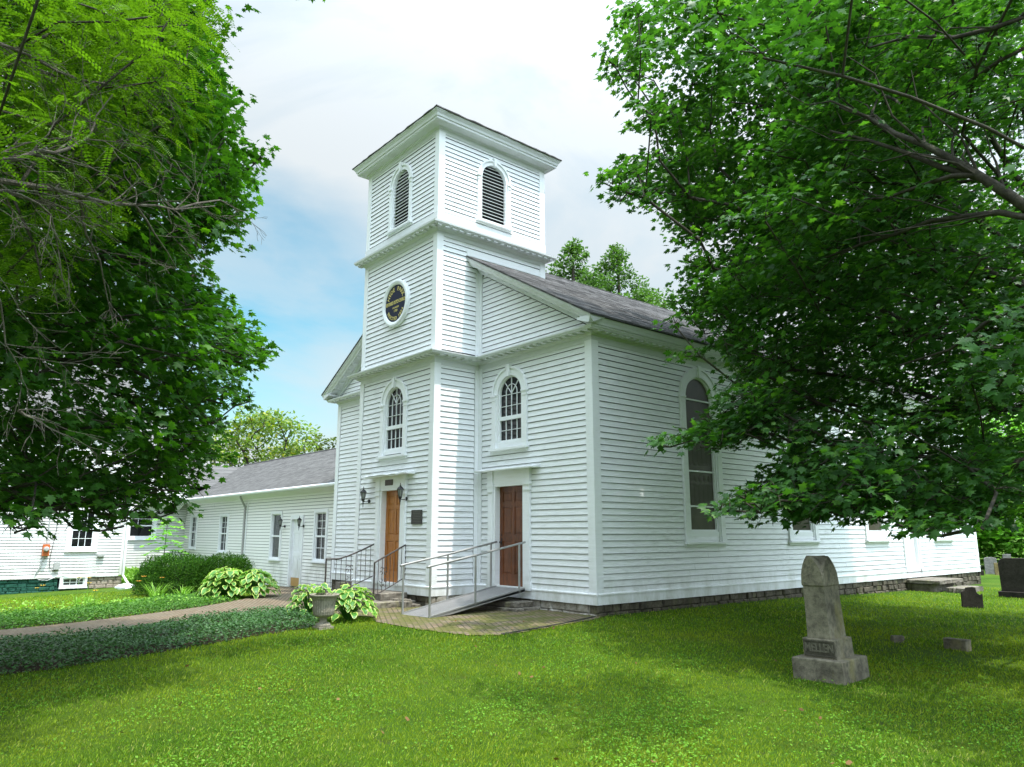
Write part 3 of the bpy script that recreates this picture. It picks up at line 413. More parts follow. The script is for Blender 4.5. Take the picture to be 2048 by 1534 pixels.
B_LEFT="86,-800,1303,59 488,-1444,773,65 40,-838,1509,63 334,-1165,286,71 351,-1327,1044,79 -68,-1693,1147,67 -313,-1293,903,48 93,-828,316,55 230,-887,1198,75 486,-927,1297,54 -82,-1055,314,57 -140,-740,1300,77 -279,-771,574,68 -323,-1249,480,57 293,-1547,583,51 -499,-1346,676,77 -314,-1356,686,69 -338,-1484,1077,57 -62,-1617,399,51 270,-1053,426,50 421,-1204,441,69 255,-1251,1204,46 -269,-972,1191,48 -83,-1249,285,76 145,-1010,485,48 -154,-1228,441,63 -272,-770,417,53 -160,-959,687,76 -500,-1253,1237,65 223,-1016,462,62 -169,-890,765,71 354,-1117,619,73 411,-1249,606,45 79,-867,650,72 -349,-1345,881,54 54,-1444,985,53 11,-1594,1125,54 427,-848,987,65 -429,-752,375,46 -210,-961,737,50 401,-1591,1167,47 -70,-1432,1280,66 -240,-1458,1136,59 -69,-1416,422,77 -190,-1297,1309,66 -624,-832,782,59 -109,-1152,1479,65 26,-1002,1547,59 443,-1644,1094,66 -349,-857,297,45 184,-1186,1272,51 202,-1245,523,66 -124,-845,1392,59 -379,-1026,459,52 398,-876,1205,70 258,-733,1094,63 -83,-1471,1417,48 138,-1175,460,50 -20,-819,697,70 -372,-1459,1274,66 -96,-776,1196,53 463,-1431,1079,69 -79,-823,438,66 -126,-1277,1173,79 20,-1224,267,46 -204,-1504,542,50 -319,-1622,1040,62 -432,-818,451,71 -385,-1413,946,72 424,-1135,578,79 -356,-746,816,59 -84,-774,247,65 90,-1010,363,59 380,-1686,890,71 -502,-753,481,56 181,-1019,1159,51 603,-1292,642,46 -422,-696,481,61 -438,-1426,665,71 -245,-1376,937,59 -130,-1121,1267,56 258,-800,1265,48 -261,-1597,596,67 505,-1196,883,45 499,-1327,1345,58 524,-1170,1264,70 -191,-607,1288,71 476,-1188,1173,58 -68,-625,1125,47 -333,-904,882,58 -131,-1196,590,54 -309,-841,560,70 346,-1500,1106,51 -308,-921,593,55 -321,-1032,735,64 72,-1048,474,72 -229,-1470,1290,58 -351,-1051,893,54 -379,-1514,375,67 144,-1127,1521,72 459,-1602,813,61 -72,-1193,1344,75 -128,-1500,447,45 -72,-1684,578,54 -409,-1607,680,49 8,-1064,1516,53 -165,-869,545,77 -394,-1063,612,62 472,-1505,532,50 349,-1192,201,61 299,-1013,686,76 193,-788,885,54 -134,-1521,282,66 -472,-1506,502,52 -194,-941,967,57 -276,-1101,344,45 217,-890,1377,60 386,-1059,1367,56 227,-630,1004,79 125,-1552,1267,59 -325,-874,474,48 -629,-1103,1146,45 -443,-1081,654,66 167,-1087,529,70 251,-960,1487,61 -126,-895,1524,56 -503,-874,956,76 -314,-722,1241,51 404,-759,982,61 -337,-844,833,67 -49,-845,660,69 643,-1186,936,51 358,-1647,1028,54 -29,-1119,175,64 585,-1170,620,76 -419,-823,654,66 -64,-1604,1006,73 678,-1136,869,52 -616,-1003,943,59 349,-1384,475,68 163,-1130,1220,71 -344,-875,1361,58 -395,-1612,1167,62 -507,-738,1042,66 -314,-804,937,59 -117,-1444,501,67 -483,-832,999,73 -82,-876,771,80 -466,-1262,628,71 -3,-927,390,80 -73,-781,362,48 -116,-537,1285,55 -281,-1063,674,79 -64,-944,1270,66 376,-1654,1116,58 -156,-806,453,56 77,-1683,463,66 -225,-1317,1458,51 1,-1649,822,69 -471,-685,746,57 -181,-967,412,77 -359,-1216,905,77 -135,-993,279,73 289,-784,892,67 -353,-1451,422,65 -332,-1000,247,66 439,-1474,503,65 574,-1512,720,48 -77,-685,1319,77 -604,-757,827,66 393,-1518,609,72 -452,-902,1194,53 -524,-922,922,56 127,-904,261,59 -203,-877,670,54 -44,-1413,647,71 -386,-780,576,74 410,-972,892,50 -220,-1337,644,49 -128,-629,1227,58 -23,-792,434,46 538,-1414,971,56 313,-818,1043,63 261,-1679,1169,61 -144,-1474,389,74 -587,-1214,867,76 -365,-962,1257,79 -126,-926,487,63 315,-1577,725,66 376,-1011,774,56 367,-1466,1252,76 -170,-1152,1136,76 -274,-1639,1163,58 175,-1328,443,46 -69,-1153,221,73 -261,-1494,478,59 -521,-833,511,55 -3,-1509,652,54 222,-1337,743,67 -237,-1519,582,54 168,-1573,684,62 -98,-1027,519,61 -278,-980,1332,70 74,-989,310,74 -53,-554,1301,69 33,-1448,1428,51 453,-1671,827,54 262,-498,1082,76 297,-1469,432,47 -281,-791,631,68 307,-1650,383,58 403,-1588,842,52 -254,-1186,945,75 -287,-921,999,48 559,-1116,913,64 -144,-1123,403,49 82,-925,539,58 -162,-719,1199,74 -347,-783,868,54 -349,-697,521,53 -135,-1571,1060,74 268,-1068,608,46 118,-1299,269,48 -74,-882,697,77 72,-1396,519,53 -141,-904,639,74 -588,-993,1182,45 -459,-908,1116,74 -243,-799,1009,74 90,-1180,1490,70 -249,-1047,860,60 190,-1435,1081,51 -175,-818,691,68 8,-1161,1418,76 418,-1451,1341,50 575,-1435,939,51 -168,-769,1445,55 -108,-1594,1366,54 164,-1346,1391,66 -176,-1341,344,57 -157,-1550,1192,76 243,-1274,1499,70 407,-1689,748,70 -410,-690,400,58 -452,-741,559,74 525,-1341,1293,68 -430,-935,1047,70 -168,-1331,1088,65 128,-1385,1333,53 320,-1395,247,79 686,-1005,779,55 181,-907,558,56 334,-1308,639,47 -299,-772,266,52 -200,-1347,412,78 -664,-1119,816,64 337,-1240,814,52 -495,-1086,1227,60 -199,-1620,514,62 238,-1300,418,62 -179,-1295,586,78 -156,-1484,1319,52 -81,-714,1400,79 -235,-1084,1150,48 -417,-1033,911,51 -14,-1127,1510,67 174,-1462,623,72 460,-1166,663,75 -118,-1005,384,54 426,-1022,1271,70 -184,-1327,991,60 -87,-900,217,45 10,-1690,752,60 -125,-1359,1391,63 -261,-758,859,77 -535,-1528,712,66 -453,-648,840,48 -49,-1145,1571,68 456,-1609,644,51 -329,-1565,431,59 -244,-896,1220,62 -35,-1386,1499,52 -343,-970,1018,45 194,-704,1234,75 -160,-1227,1224,55 35,-1180,1265,54 -77,-1051,1089,71 -160,-1578,567,58 121,-903,360,67 -562,-878,493,60 -641,-1103,884,63 270,-723,1320,47 352,-1028,1322,69 166,-1242,388,75 -586,-1260,1078,73 368,-1386,1220,64 -9,-1591,1392,68 240,-1301,378,65 -350,-1119,1355,73 -156,-724,433,46 -354,-1066,801,79 -439,-1516,565,76 -199,-1088,1369,60 300,-1120,1471,48 347,-1436,800,65 551,-1384,509,78 280,-1013,526,66 43,-828,255,64 57,-1430,1074,78 152,-1015,1111,60 8,-1188,1323,64 -639,-934,1054,53 -229,-887,1012,54 17,-1579,349,64 -314,-1127,684,58 117,-1269,1096,63 199,-1392,275,77 -605,-967,804,79 147,-1328,352,78 18,-980,196,59 310,-1465,478,63 -186,-1187,1371,76 -562,-891,547,60 -471,-974,700,61 246,-617,961,61 566,-1243,1143,49 -339,-1492,574,51 -217,-898,577,61 -242,-842,1087,69 91,-1298,203,79 -111,-809,547,34 -188,-732,819,21 -146,-747,753,33 -101,-780,785,29 -300,-687,351,24 -117,-801,839,36 -212,-768,638,35 -192,-673,418,21 -16,-734,400,21 -218,-732,575,21 -107,-905,183,22 -32,-829,204,25 -103,-790,204,35 3,-815,527,31 -294,-921,179,32 33,-924,206,34 -33,-768,269,23 -286,-704,391,32 -233,-776,586,25 42,-796,566,29 -292,-812,211,37 -16,-846,166,25 -94,-717,710,31 -45,-796,479,35 -195,-700,319,25 -137,-791,932,23 -74,-921,181,32 -34,-818,565,29 -37,-841,896,31 53,-736,378,21 45,-893,189,20 -221,-738,235,28 -183,-701,778,26 -13,-802,782,34 -246,-826,216,37 64,-866,175,29 -189,-768,599,29 -121,-676,424,24 -129,-747,656,30 -126,-749,351,27 -80,-844,191,24 -75,-788,770,25 -24,-790,732,22 -206,-735,332,37 -251,-667,293,21 -103,-755,606,34 -53,-739,297,20 -241,-719,371,37 38,-819,614,37 61,-777,633,25 -322,-701,266,31 -34,-780,435,28 -199,-748,539,36 43,-877,790,33 -113,-811,882,27 -139,-697,717,25 -182,-746,298,29 -238,-652,397,37 -11,-772,662,25 -111,-914,208,24 -318,-713,225,34 17,-787,448,24 -260,-917,201,31 -139,-753,532,20 21,-897,172,27 -55,-748,670,36 -189,-700,493,33 -106,-766,227,21 13,-850,193,33 -19,-844,804,35 -15,-779,591,35 -155,-834,217,31 -201,-711,255,27 105,-878,461,31 -129,-959,162,28 -225,-734,660,30 -188,-786,926,27 -84,-707,404,34 -153,-770,195,25 13,-789,561,25 -136,-942,210,36 -30,-952,226,35 -48,-788,245,31 -118,-805,980,27 -43,-769,341,29 -71,-734,438,33 37,-823,769,36 67,-818,720,36 -174,-744,671,31 -267,-664,372,30 -263,-758,636,35 -170,-743,844,34 -58,-828,871,28 -147,-753,263,28 -126,-708,485,27 51,-844,211,34 -193,-653,456,30 -38,-727,632,25 35,-873,495,38 -167,-757,221,21 -317,-733,192,22 -40,-773,203,20 -106,-735,481,23 -173,-922,188,25 -21,-761,363,29 -48,-817,784,30 -21,-806,340,34 -351,-902,184,26 -303,-695,309,37 -72,-853,166,25 -149,-784,797,36 50,-785,682,22 -171,-809,173,31 -92,-762,718,30 -192,-768,994,33 -145,-799,581,36 -57,-758,780,21 -23,-802,832,29 -207,-787,203,38 15,-746,320,21 -170,-758,490,37 -103,-792,915,35 -86,-759,500,22 -211,-703,526,35 34,-934,174,24 36,-861,854,26 -248,-804,189,24 -201,-696,711,37 42,-845,822,36 -131,-728,313,32 -37,-818,923,33 -113,-753,577,20 -160,-690,465,33 -43,-783,797,36 -141,-768,873,28 -163,-852,187,31 -125,-722,247,27 -257,-714,580,25 -120,-779,515,35 22,-764,612,25 -98,-969,179,21 33,-800,736,33 -38,-754,605,31 -117,-839,202,29 -63,-784,865,24 -207,-759,947,36 -228,-634,468,28 -221,-953,198,35 -290,-893,199,24 -102,-729,678,31 -55,-673,419,14 -60,-687,418,18 -54,-667,410,10 -64,-684,399,16 34,-724,688,14 23,-733,674,18 10,-746,659,25 -81,-696,335,20 -73,-677,343,18 55,-889,149,14 51,-914,152,14 141,-982,147,20 143,-970,152,18 61,-864,155,16 -22,-786,174,20 -27,-802,167,18 109,-991,433,46 97,-958,720,42 -57,-854,820,63 -206,-678,435,65 -141,-1016,475,41 -76,-953,753,56 161,-864,658,41 -294,-922,286,58 -11,-880,587,46 39,-992,461,53 -67,-764,734,60 -21,-956,764,43 143,-1018,729,55 -65,-919,942,56 -210,-870,731,58 -79,-869,377,43 -51,-860,286,53 -106,-952,265,59 72,-948,381,43 95,-840,697,42 209,-891,619,52 49,-1004,562,44 125,-866,799,50 91,-1011,382,45 -92,-988,793,45 65,-958,202,48 78,-805,291,41 -106,-1042,839,63 -340,-892,239,58 -112,-894,534,54 -168,-976,291,46 166,-928,523,44 -35,-981,275,42 -218,-797,409,60 -62,-998,470,58 -188,-912,281,48 46,-775,390,58 -105,-792,685,63 84,-823,423,55 -98,-929,869,56 -185,-819,767,62 -179,-940,402,56 90,-854,593,60 -232,-997,513,48 -9,-839,758,59 -153,-928,663,51 -292,-851,317,48 -69,-940,682,59 -199,-973,242,48 -124,-756,407,56 9,-878,693,44 -117,-989,386,63 114,-868,377,52 50,-1064,770,41 107,-936,664,45 79,-941,429,51 -69,-794,607,44 143,-930,713,64 30,-793,564,53 -249,-676,385,40 223,-999,636,49 27,-1046,729,45 141,-934,447,43 -66,-1035,647,60 -217,-969,362,47 -61,-1007,556,63 10,-948,418,64 -251,-968,463,40 13,-810,614,59 -304,-894,399,50 -150,-774,794,44 -253,-993,627,61 -115,-799,257,50 26,-1003,349,49 -23,-998,864,49 15,-830,440,57 221,-905,716,50 -24,-978,691,49 33,-919,617,51 -195,-973,536,47 -3,-1028,455,47 -242,-799,543,49 -46,-901,863,54 128,-820,350,58 -170,-831,345,46 26,-874,352,52 70,-898,268,64 221,-1043,688,58 35,-992,627,48 -191,-868,226,43 157,-1012,515,61 200,-946,733,44 -155,-855,591,57 118,-906,835,44 -73,-918,475,56 -240,-1020,573,53 -99,-838,752,57 -246,-918,208,52 -57,-1021,768,57 -298,-950,425,65 -107,-971,584,63 -147,-974,835,62 153,-946,608,54 -146,-759,304,50 -215,-831,484,57 36,-928,856,49 68,-912,529,59 98,-851,504,62 -296,-915,501,45 -161,-825,433,55 -147,-1034,734,56 -290,-747,337,60 -14,-894,413,46 -100,-913,644,41 -14,-917,274,64 94,-974,309,40 105,-947,583,53 -169,-956,189,49 -116,-912,714,53 -210,-781,252,49 -60,-895,203,48 151,-968,481,51 -150,-877,358,49 -17,-832,540,49 -256,-941,334,60 -5,-787,711,40 290,-930,708,43 10,-970,264,50 -138,-891,410,46 -267,-704,228,43"
B_LOC="489,-1529,578,66 506,-1034,1028,56 39,-1182,652,59 147,-1582,801,60 399,-1655,812,48 538,-1595,668,64 188,-1098,647,73 251,-912,802,65 741,-1421,954,69 440,-1629,679,51 627,-1105,845,48 446,-1690,855,47 689,-1497,582,69 608,-1312,806,54 369,-1568,1047,49 117,-972,614,60 501,-1198,568,60 254,-1081,499,72 613,-1470,1061,51 384,-1118,1119,47 452,-1260,501,49 713,-1506,687,49 189,-1214,1114,61 54,-1038,800,69 150,-1027,555,73 325,-1062,590,64 7,-893,883,60 519,-1360,498,48 330,-1518,984,72 554,-1600,1009,71 333,-984,881,66 665,-1576,680,73 257,-1166,1166,51 470,-1170,948,48 34,-1049,708,66 133,-996,900,64 203,-1366,945,72 242,-1425,559,53 173,-1491,786,49 705,-1341,555,67 524,-1065,379,73 -64,-1055,770,71 -49,-1040,652,64 564,-1412,483,46 57,-1025,650,46 614,-1210,767,74 739,-1133,753,60 -50,-1462,840,54 564,-1636,731,65 230,-1518,991,52 588,-1483,758,51 316,-1136,1013,60 374,-1321,1000,75 510,-1222,619,55 12,-1014,743,63 155,-1191,827,46 425,-1141,1145,67 436,-1172,845,70 153,-1242,1002,71 580,-1040,1017,54 61,-1286,1049,56 321,-1728,682,63 381,-1229,735,54 269,-763,964,48 353,-924,816,51 572,-1521,902,63 239,-1118,395,72 133,-1008,749,56 541,-1318,763,50 -89,-1087,858,55 285,-1531,854,64 304,-1162,641,72 -29,-976,890,62 319,-1262,1007,70 737,-877,728,58 -17,-1397,977,47 201,-958,581,67 242,-1687,939,67 117,-1040,646,70 216,-1575,978,62 -10,-898,841,73 546,-1245,1067,55 463,-1258,771,46 64,-1214,1011,50 377,-1093,815,67 219,-1462,477,74 731,-1218,878,68 711,-957,892,50 664,-1285,434,69 400,-1508,845,51 148,-947,737,51 235,-1363,1020,51 336,-1164,452,59 506,-1381,862,49 275,-1418,629,61 292,-1020,636,74 330,-998,787,50 54,-1022,984,64 485,-1398,1027,63 657,-1325,977,65 703,-1270,839,46 823,-1262,647,56 525,-1415,824,71 441,-1140,711,54 71,-941,914,54 469,-1060,424,48 622,-1058,426,69 250,-1558,1083,50 762,-1165,699,47 230,-1317,1176,58 259,-919,610,39 301,-1017,442,33 340,-1014,476,48 336,-941,616,40 232,-1011,567,35 377,-1014,341,30 196,-987,543,34 393,-1011,559,41 235,-979,433,36 244,-983,509,47 257,-951,522,38 315,-925,586,40 457,-1002,527,35 343,-972,617,35 203,-1020,448,35 313,-956,532,35 387,-1003,400,49 167,-1011,437,40 424,-1050,505,48 200,-1010,574,36 315,-1000,579,42 349,-1034,349,39 132,-983,399,40 437,-961,504,41 189,-993,379,38 282,-997,613,45 279,-897,669,32 233,-973,608,49 263,-972,460,47 289,-996,519,47 379,-959,544,34 359,-1030,558,44 291,-1051,489,36 305,-971,429,41 356,-968,468,34 370,-1053,523,36 255,-1019,441,33 463,-983,500,42 157,-970,420,38 268,-1020,373,43 339,-969,544,30 291,-904,624,43 380,-1026,441,38 427,-953,572,37 217,-974,483,34 234,-1034,401,32 380,-966,584,40 320,-1048,567,45 390,-1032,506,42 348,-974,414,40 293,-942,623,37 233,-903,583,44 334,-943,503,32 329,-989,445,33 359,-1011,584,30 382,-928,604,41 263,-958,616,33 232,-1035,522,45 417,-1021,477,32 420,-965,540,39 326,-1039,453,36 387,-1041,399,35 305,-1028,502,33 302,-949,478,30 265,-1001,560,36 372,-1021,369,35 453,-1033,514,33 228,-1014,362,45 362,-991,556,47 334,-910,649,35 218,-970,555,34 266,-1020,476,44 285,-978,574,42 176,-969,507,47 424,-1024,448,35 195,-1030,415,43 445,-1007,467,43 236,-1024,619,42 285,-1056,539,37 271,-905,571,36 266,-1010,407,41 383,-995,510,43 319,-966,564,35 188,-1002,479,37 305,-1015,355,33 172,-1025,513,36 332,-1005,606,34 461,-974,543,36 359,-1055,493,32 279,-1038,636,30 300,-932,669,42 397,-999,465,37 320,-1001,412,32 158,-1025,369,34 265,-940,672,34"
LIMBS=[[(8.2,-1.34,4.87),(7.94,-1.42,5.22),(7.73,-1.48,5.48),(7.47,-1.47,5.8),(7.19,-1.48,6.11),(6.84,-1.43,6.44),(6.5,-1.31,6.87),(6.08,-1.23,7.26)],[(7.75,-1.46,5.45),(7.3,-1.41,5.8),(6.91,-1.37,6.17),(6.46,-1.28,6.56),(5.88,-1.16,7.01)],[(7.71,-1.49,5.5),(7.45,-1.5,5.59),(7.03,-1.33,5.67),(6.57,-1.18,5.73),(6.01,-1.03,5.93)],[(8.21,-1.42,4.79),(7.85,-1.37,5.02),(7.47,-1.3,5.12),(7.03,-1.15,5.25),(6.5,-0.91,5.3),(5.94,-0.71,5.38),(5.23,-0.47,5.42)],[(8.6,-1.92,6.93),(8.16,-1.75,7.08),(7.68,-1.54,7.32),(7.13,-1.37,7.73),(6.53,-1.14,8.0)],[(8.53,-1.78,6.67),(8.11,-1.57,6.76),(7.66,-1.34,6.77),(7.05,-0.94,6.77)],[(8.09,-1.38,3.9),(7.58,-1.27,3.8),(7.02,-0.97,3.6),(6.34,-0.78,3.55)]]

# ------------------------------------------------------------ ground, path
A_, TW, TD = 3.81, 3.47, 1.30                 # corner to tower, tower width, tower projection
WX = -(2 * A_ + TW)                           # left side of the church
LEN = 20.25
PATH = [(-4.9,-9.3),(-4.95,-8.2),(-5.38,-6.63),(-5.83,-5.36),(-6.04,-3.9),(-5.3,-3.4),(-4.0,-3.3),(-3.0,-3.2),(-2.42,-3.5),(-1.5,-3.55),(-0.6,-3.5),(0.19,-3.35),(0.62,-3.0),(0.64,-2.5),(0.5,-1.58),(0.3,-.4),(.05,.2),(-1,.3),(-3.7,.3),(-9,.3),(-11.2,.5),(-13,.55),(-16.5,.55),(-15.2,-.4),(-13.61,-1.2),(-10.9,-2.77),(-9.5,-4.38),(-8.8,-5.73),(-7.9,-7.46),(-7.4,-8.79),(-7.3,-10.5),(-8,-16),(-5.6,-16),(-4.8,-11)]
BED1 = [(-11.2,-16),(-10.66,-8.43),(-10.76,-7.43),(-12.32,-5.43),(-13.43,-4.11),(-13.6,-2.93),(-12.2,-2.3),(-10.95,-2.9),(-9.5,-4.5),(-8.9,-5.8),(-8.0,-7.5),(-7.5,-8.8),(-7.4,-10.5),(-8.1,-16)]
BED2 = [(-1.6,-12),(-1.48,-9.42),(-1.5,-8.86),(-1.9,-7.83),(-2.2,-6.69),(-2.5,-5.62),(-2.6,-4.66),(-3.2,-4.2),(-5.0,-3.7),(-5.95,-3.9),(-5.75,-5.3),(-5.3,-6.65),(-4.85,-8.1),(-4.8,-9.2),(-4.7,-12)]

def ground():
    xs = np.unique(np.concatenate([np.linspace(-400, -45, 12), np.linspace(-45, 20, 131), np.linspace(20, 400, 14)]))
    ys = np.unique(np.concatenate([np.linspace(-400, -20, 12), np.linspace(-20, 45, 131), np.linspace(45, 400, 14)]))
    X, Y = np.meshgrid(xs, ys)
    Z = H(X, Y)
    V = np.stack([X.ravel(), Y.ravel(), Z.ravel()], 1)
    nx, ny = len(xs), len(ys)
    i = (np.arange(ny - 1)[:, None] * nx + np.arange(nx - 1)[None]).ravel()
    F = np.stack([i, i + 1, i + nx + 1, i + nx], 1)
    t = NT('lawn_ground')
    n1 = t.noise(.45, 5, .6); n2 = t.noise(5, 6, .65); n3 = t.noise(55, 4, .7)
    c = t.ramp(n1, [(.3, (.035, .080, .005)), (.5, (.060, .125, .008)), (.72, (.10, .155, .014))])
    c = t.mix(t.ramp(n2, [(.55, (0, 0, 0)), (.72, (.7, .7, .7))]), c, (.050, .042, .018))
    c = t.mix(t.ramp(n3, [(.4, (0, 0, 0)), (.7, (.7, .7, .7))]), c, (.016, .034, .005))
    t.base(c); t.set(.95, 0, .1); t.bump(n3, .9, .03)
    o = np_mesh('lawn', V, F, t.m, smooth=True)
    tag(o, 'mown green lawn around the white church', 'lawn', kind='structure')
ground()

def brick_path():
    P = PATH; s = .07
    x = np.arange(-17, 1.2, s); y = np.arange(-16, 1.0, s)
    X, Y = np.meshgrid(x, y)
    ins = inpoly(P, X + s / 2, Y + s / 2)
    # keep clear of the church footprint
    ins &= ~((X > WX - .0) & (Y > -.0) & (X < .0)) & ~((X > -7.25) & (X < -3.84) & (Y > -1.27))
    ids = -np.ones(((len(y) + 1), (len(x) + 1)), int)
    jj, ii = np.nonzero(ins)
    need = np.zeros_like(ids, bool)
    for a, b in ((0, 0), (0, 1), (1, 0), (1, 1)): need[jj + a, ii + b] = True
    gy, gx = np.nonzero(need); ids[gy, gx] = np.arange(len(gy))
    VX = x[0] + gx * s; VY = y[0] + gy * s
    VZ = H(VX, VY) + .014
    V = np.stack([VX, VY, VZ], 1)
    F = np.stack([ids[jj, ii], ids[jj, ii + 1], ids[jj + 1, ii + 1], ids[jj + 1, ii]], 1)
    t = NT('mossy_brick_paving')
    v = t.coord((1, 1, 1), (0, 0, rad(28)))
    br = t.n('ShaderNodeTexBrick'); br.inputs['Scale'].default_value = 1
    br.inputs['Brick Width'].default_value = .205; br.inputs['Row Height'].default_value = .105
    br.inputs['Mortar Size'].default_value = .012; br.inputs['Mortar Smooth'].default_value = .3
    br.inputs['Color1'].default_value = (.155, .105, .068, 1); br.inputs['Color2'].default_value = (.215, .160, .110, 1)
    br.inputs['Mortar'].default_value = (.045, .045, .022, 1)
    t.l(v, br.inputs[0])
    c = t.mix(t.ramp(t.noise(1.5, 6, .65), [(.35, (0, 0, 0)), (.7, (.7, .7, .7))]), br.outputs[0], (.13, .115, .082))
    # moss, thicker on the shady paving by the ramp
    sp = t.n('ShaderNodeSeparateXYZ'); t.l(t.coord(), sp.inputs[0])
    e = t.math('ADD', sp.outputs[0], 5.2); e = t.math('MULTIPLY', e, .05); e = t.math('MAXIMUM', e, -.12)
    e = t.math('MINIMUM', e, .07)
    mo = t.math('ADD', t.noise(2.6, 7, .7), e)
    c = t.mix(t.ramp(mo, [(.50, (0, 0, 0)), (.62, (.85, .85, .85))]), c, (.090, .095, .020))
    t.base(c); t.set(.9, 0, .2)
    hgt = t.math('SUBTRACT', t.math('MULTIPLY', t.noise(30, 4), .4), br.outputs['Fac'])
    t.bump(hgt, .8, .012)
    o = np_mesh('path', V, F, t.m)
    tag(o, 'mossy brick path and paving in front of the church doors', 'path', kind='structure')
brick_path()

# ------------------------------------------------------------ wall frames and clapboards
def frame(ox, oy, tx, ty):
    """s along (tx,ty), out = right-hand normal, z"""
    nx, ny = ty, -tx
    return lambda s, o, z: (ox + tx * s + nx * o, oy + ty * s + ny * o, z)
def clap(mb, T, s0, s1, z0, z1, expo=.128, ops=(), ext=None, seed=1, lip=.023, GR=.010):
    r = random.Random(seed)
    n = max(1, round((z1 - z0) / expo)); e = (z1 - z0) / n
    for i in range(n):
        zb = z0 + i * e; zt = zb + e
        a0, b0 = (s0, s1) if ext is None else ext(zb)
        a1, b1 = (s0, s1) if ext is None else ext(zt)
        if a0 >= b0: continue
        if a1 >= b1: a1 = b1 = (a0 + b0) / 2
        cuts = []
        for (c, hw, zbo, zsp, arch) in ops:
            top = zsp + (hw if arch else 0)
            if zt <= zbo + .01 or zb >= top - .005: continue
            zz = max(zb, zbo)
            w = hw if (not arch or zz <= zsp) else math.sqrt(max(0, hw * hw - (zz - zsp) ** 2))
            cuts.append((c - w, c + w))
        cuts.sort()
        segs = []; cur = 0
        pos = a0
        for c0, c1 in cuts:
            segs.append((pos, c0, pos == a0, False)); pos = c1
        segs.append((pos, b0, len(cuts) == 0, True))
        for k, (p, q, _, _) in enumerate(segs):
            if q - p < .005: continue
            tp = a1 if k == 0 else p; tq = b1 if k == len(segs) - 1 else q
            if k == 0: p = a0
            # board joints every few metres
            m = max(1, int((q - p) / 4.2 + r.random()))
            js = sorted([p] + [p + (q - p) * (j + r.uniform(-.25, .25)) / m for j in range(1, m)] + [q])
            for u, w_ in zip(js[:-1], js[1:]):
                k1 = lip + r.uniform(-.0015, .0015); k2 = .004; dz = r.uniform(-.0015, .0015)
                dz2 = dz + r.uniform(-.001, .001)
                g = .0012 if m > 1 else 0
                u_, w2 = u + (g if u != p else 0), w_ - (g if w_ != q else 0)
                # interpolate top ends
                f = lambda s: tp + (tq - tp) * (s - p) / (q - p)
                A = T(u_, k1, zb + dz); B = T(w2, k1, zb + dz2)
                Cc = T(f(w2), k2, zt - GR); D = T(f(u_), k2, zt - GR)
                C2 = T(f(w2), -.016, zt - GR); D2 = T(f(u_), -.016, zt - GR)
                C3 = T(f(w2), -.016, zt + .008); D3 = T(f(u_), -.016, zt + .008)
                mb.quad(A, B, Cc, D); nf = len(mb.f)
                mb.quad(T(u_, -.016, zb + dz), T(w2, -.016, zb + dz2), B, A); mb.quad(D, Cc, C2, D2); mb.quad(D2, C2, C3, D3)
                mb.g += [nf, nf + 1, nf + 2]  # undersides and grooves take the painted shadow-line colour
def backing(mb, T, s0, s1, z0, z1, ops=()):
    """thin dark sheathing behind the boards, left open at windows: vertical strips"""
    xs = [s0]
    for (c, hw, zb, zs, arch) in sorted(ops):
        xs += [c - hw, c + hw]
    xs.append(s1)
    for i in range(len(xs) - 1):
        a, b = xs[i], xs[i + 1]
        if i % 2 == 0: mb.quad(T(a, -.002, z0), T(b, -.002, z0), T(b, -.002, z1), T(a, -.002, z1))
        else:
            c, hw, zb, zs, arch = sorted(ops)[i // 2]
            mb.quad(T(a, -.002, z0), T(b, -.002, z0), T(b, -.002, zb), T(a, -.002, zb))
            top = zs + (hw if arch else 0)
            mb.quad(T(a, -.002, top), T(b, -.002, top), T(b, -.002, z1), T(a, -.002, z1))
def ring_pts(c, r, zs, n=20, a0=0, a1=math.pi):
    return [(c + r * math.cos(a0 + (a1 - a0) * k / n), zs + r * math.sin(a0 + (a1 - a0) * k / n)) for k in range(n + 1)]
def arch_ring(mb, T, c, zs, r0, r1, o0, o1, n=20, a0=0, a1=math.pi):
    rings = []
    for (x0, z0), (x1, z1) in zip(ring_pts(c, r0, zs, n, a0, a1), ring_pts(c, r1, zs, n, a0, a1)):
        rings.append([T(x0, o0, z0), T(x1, o0, z1), T(x1, o1, z1), T(x0, o1, z0)])
    mb.loft(rings, True, True)
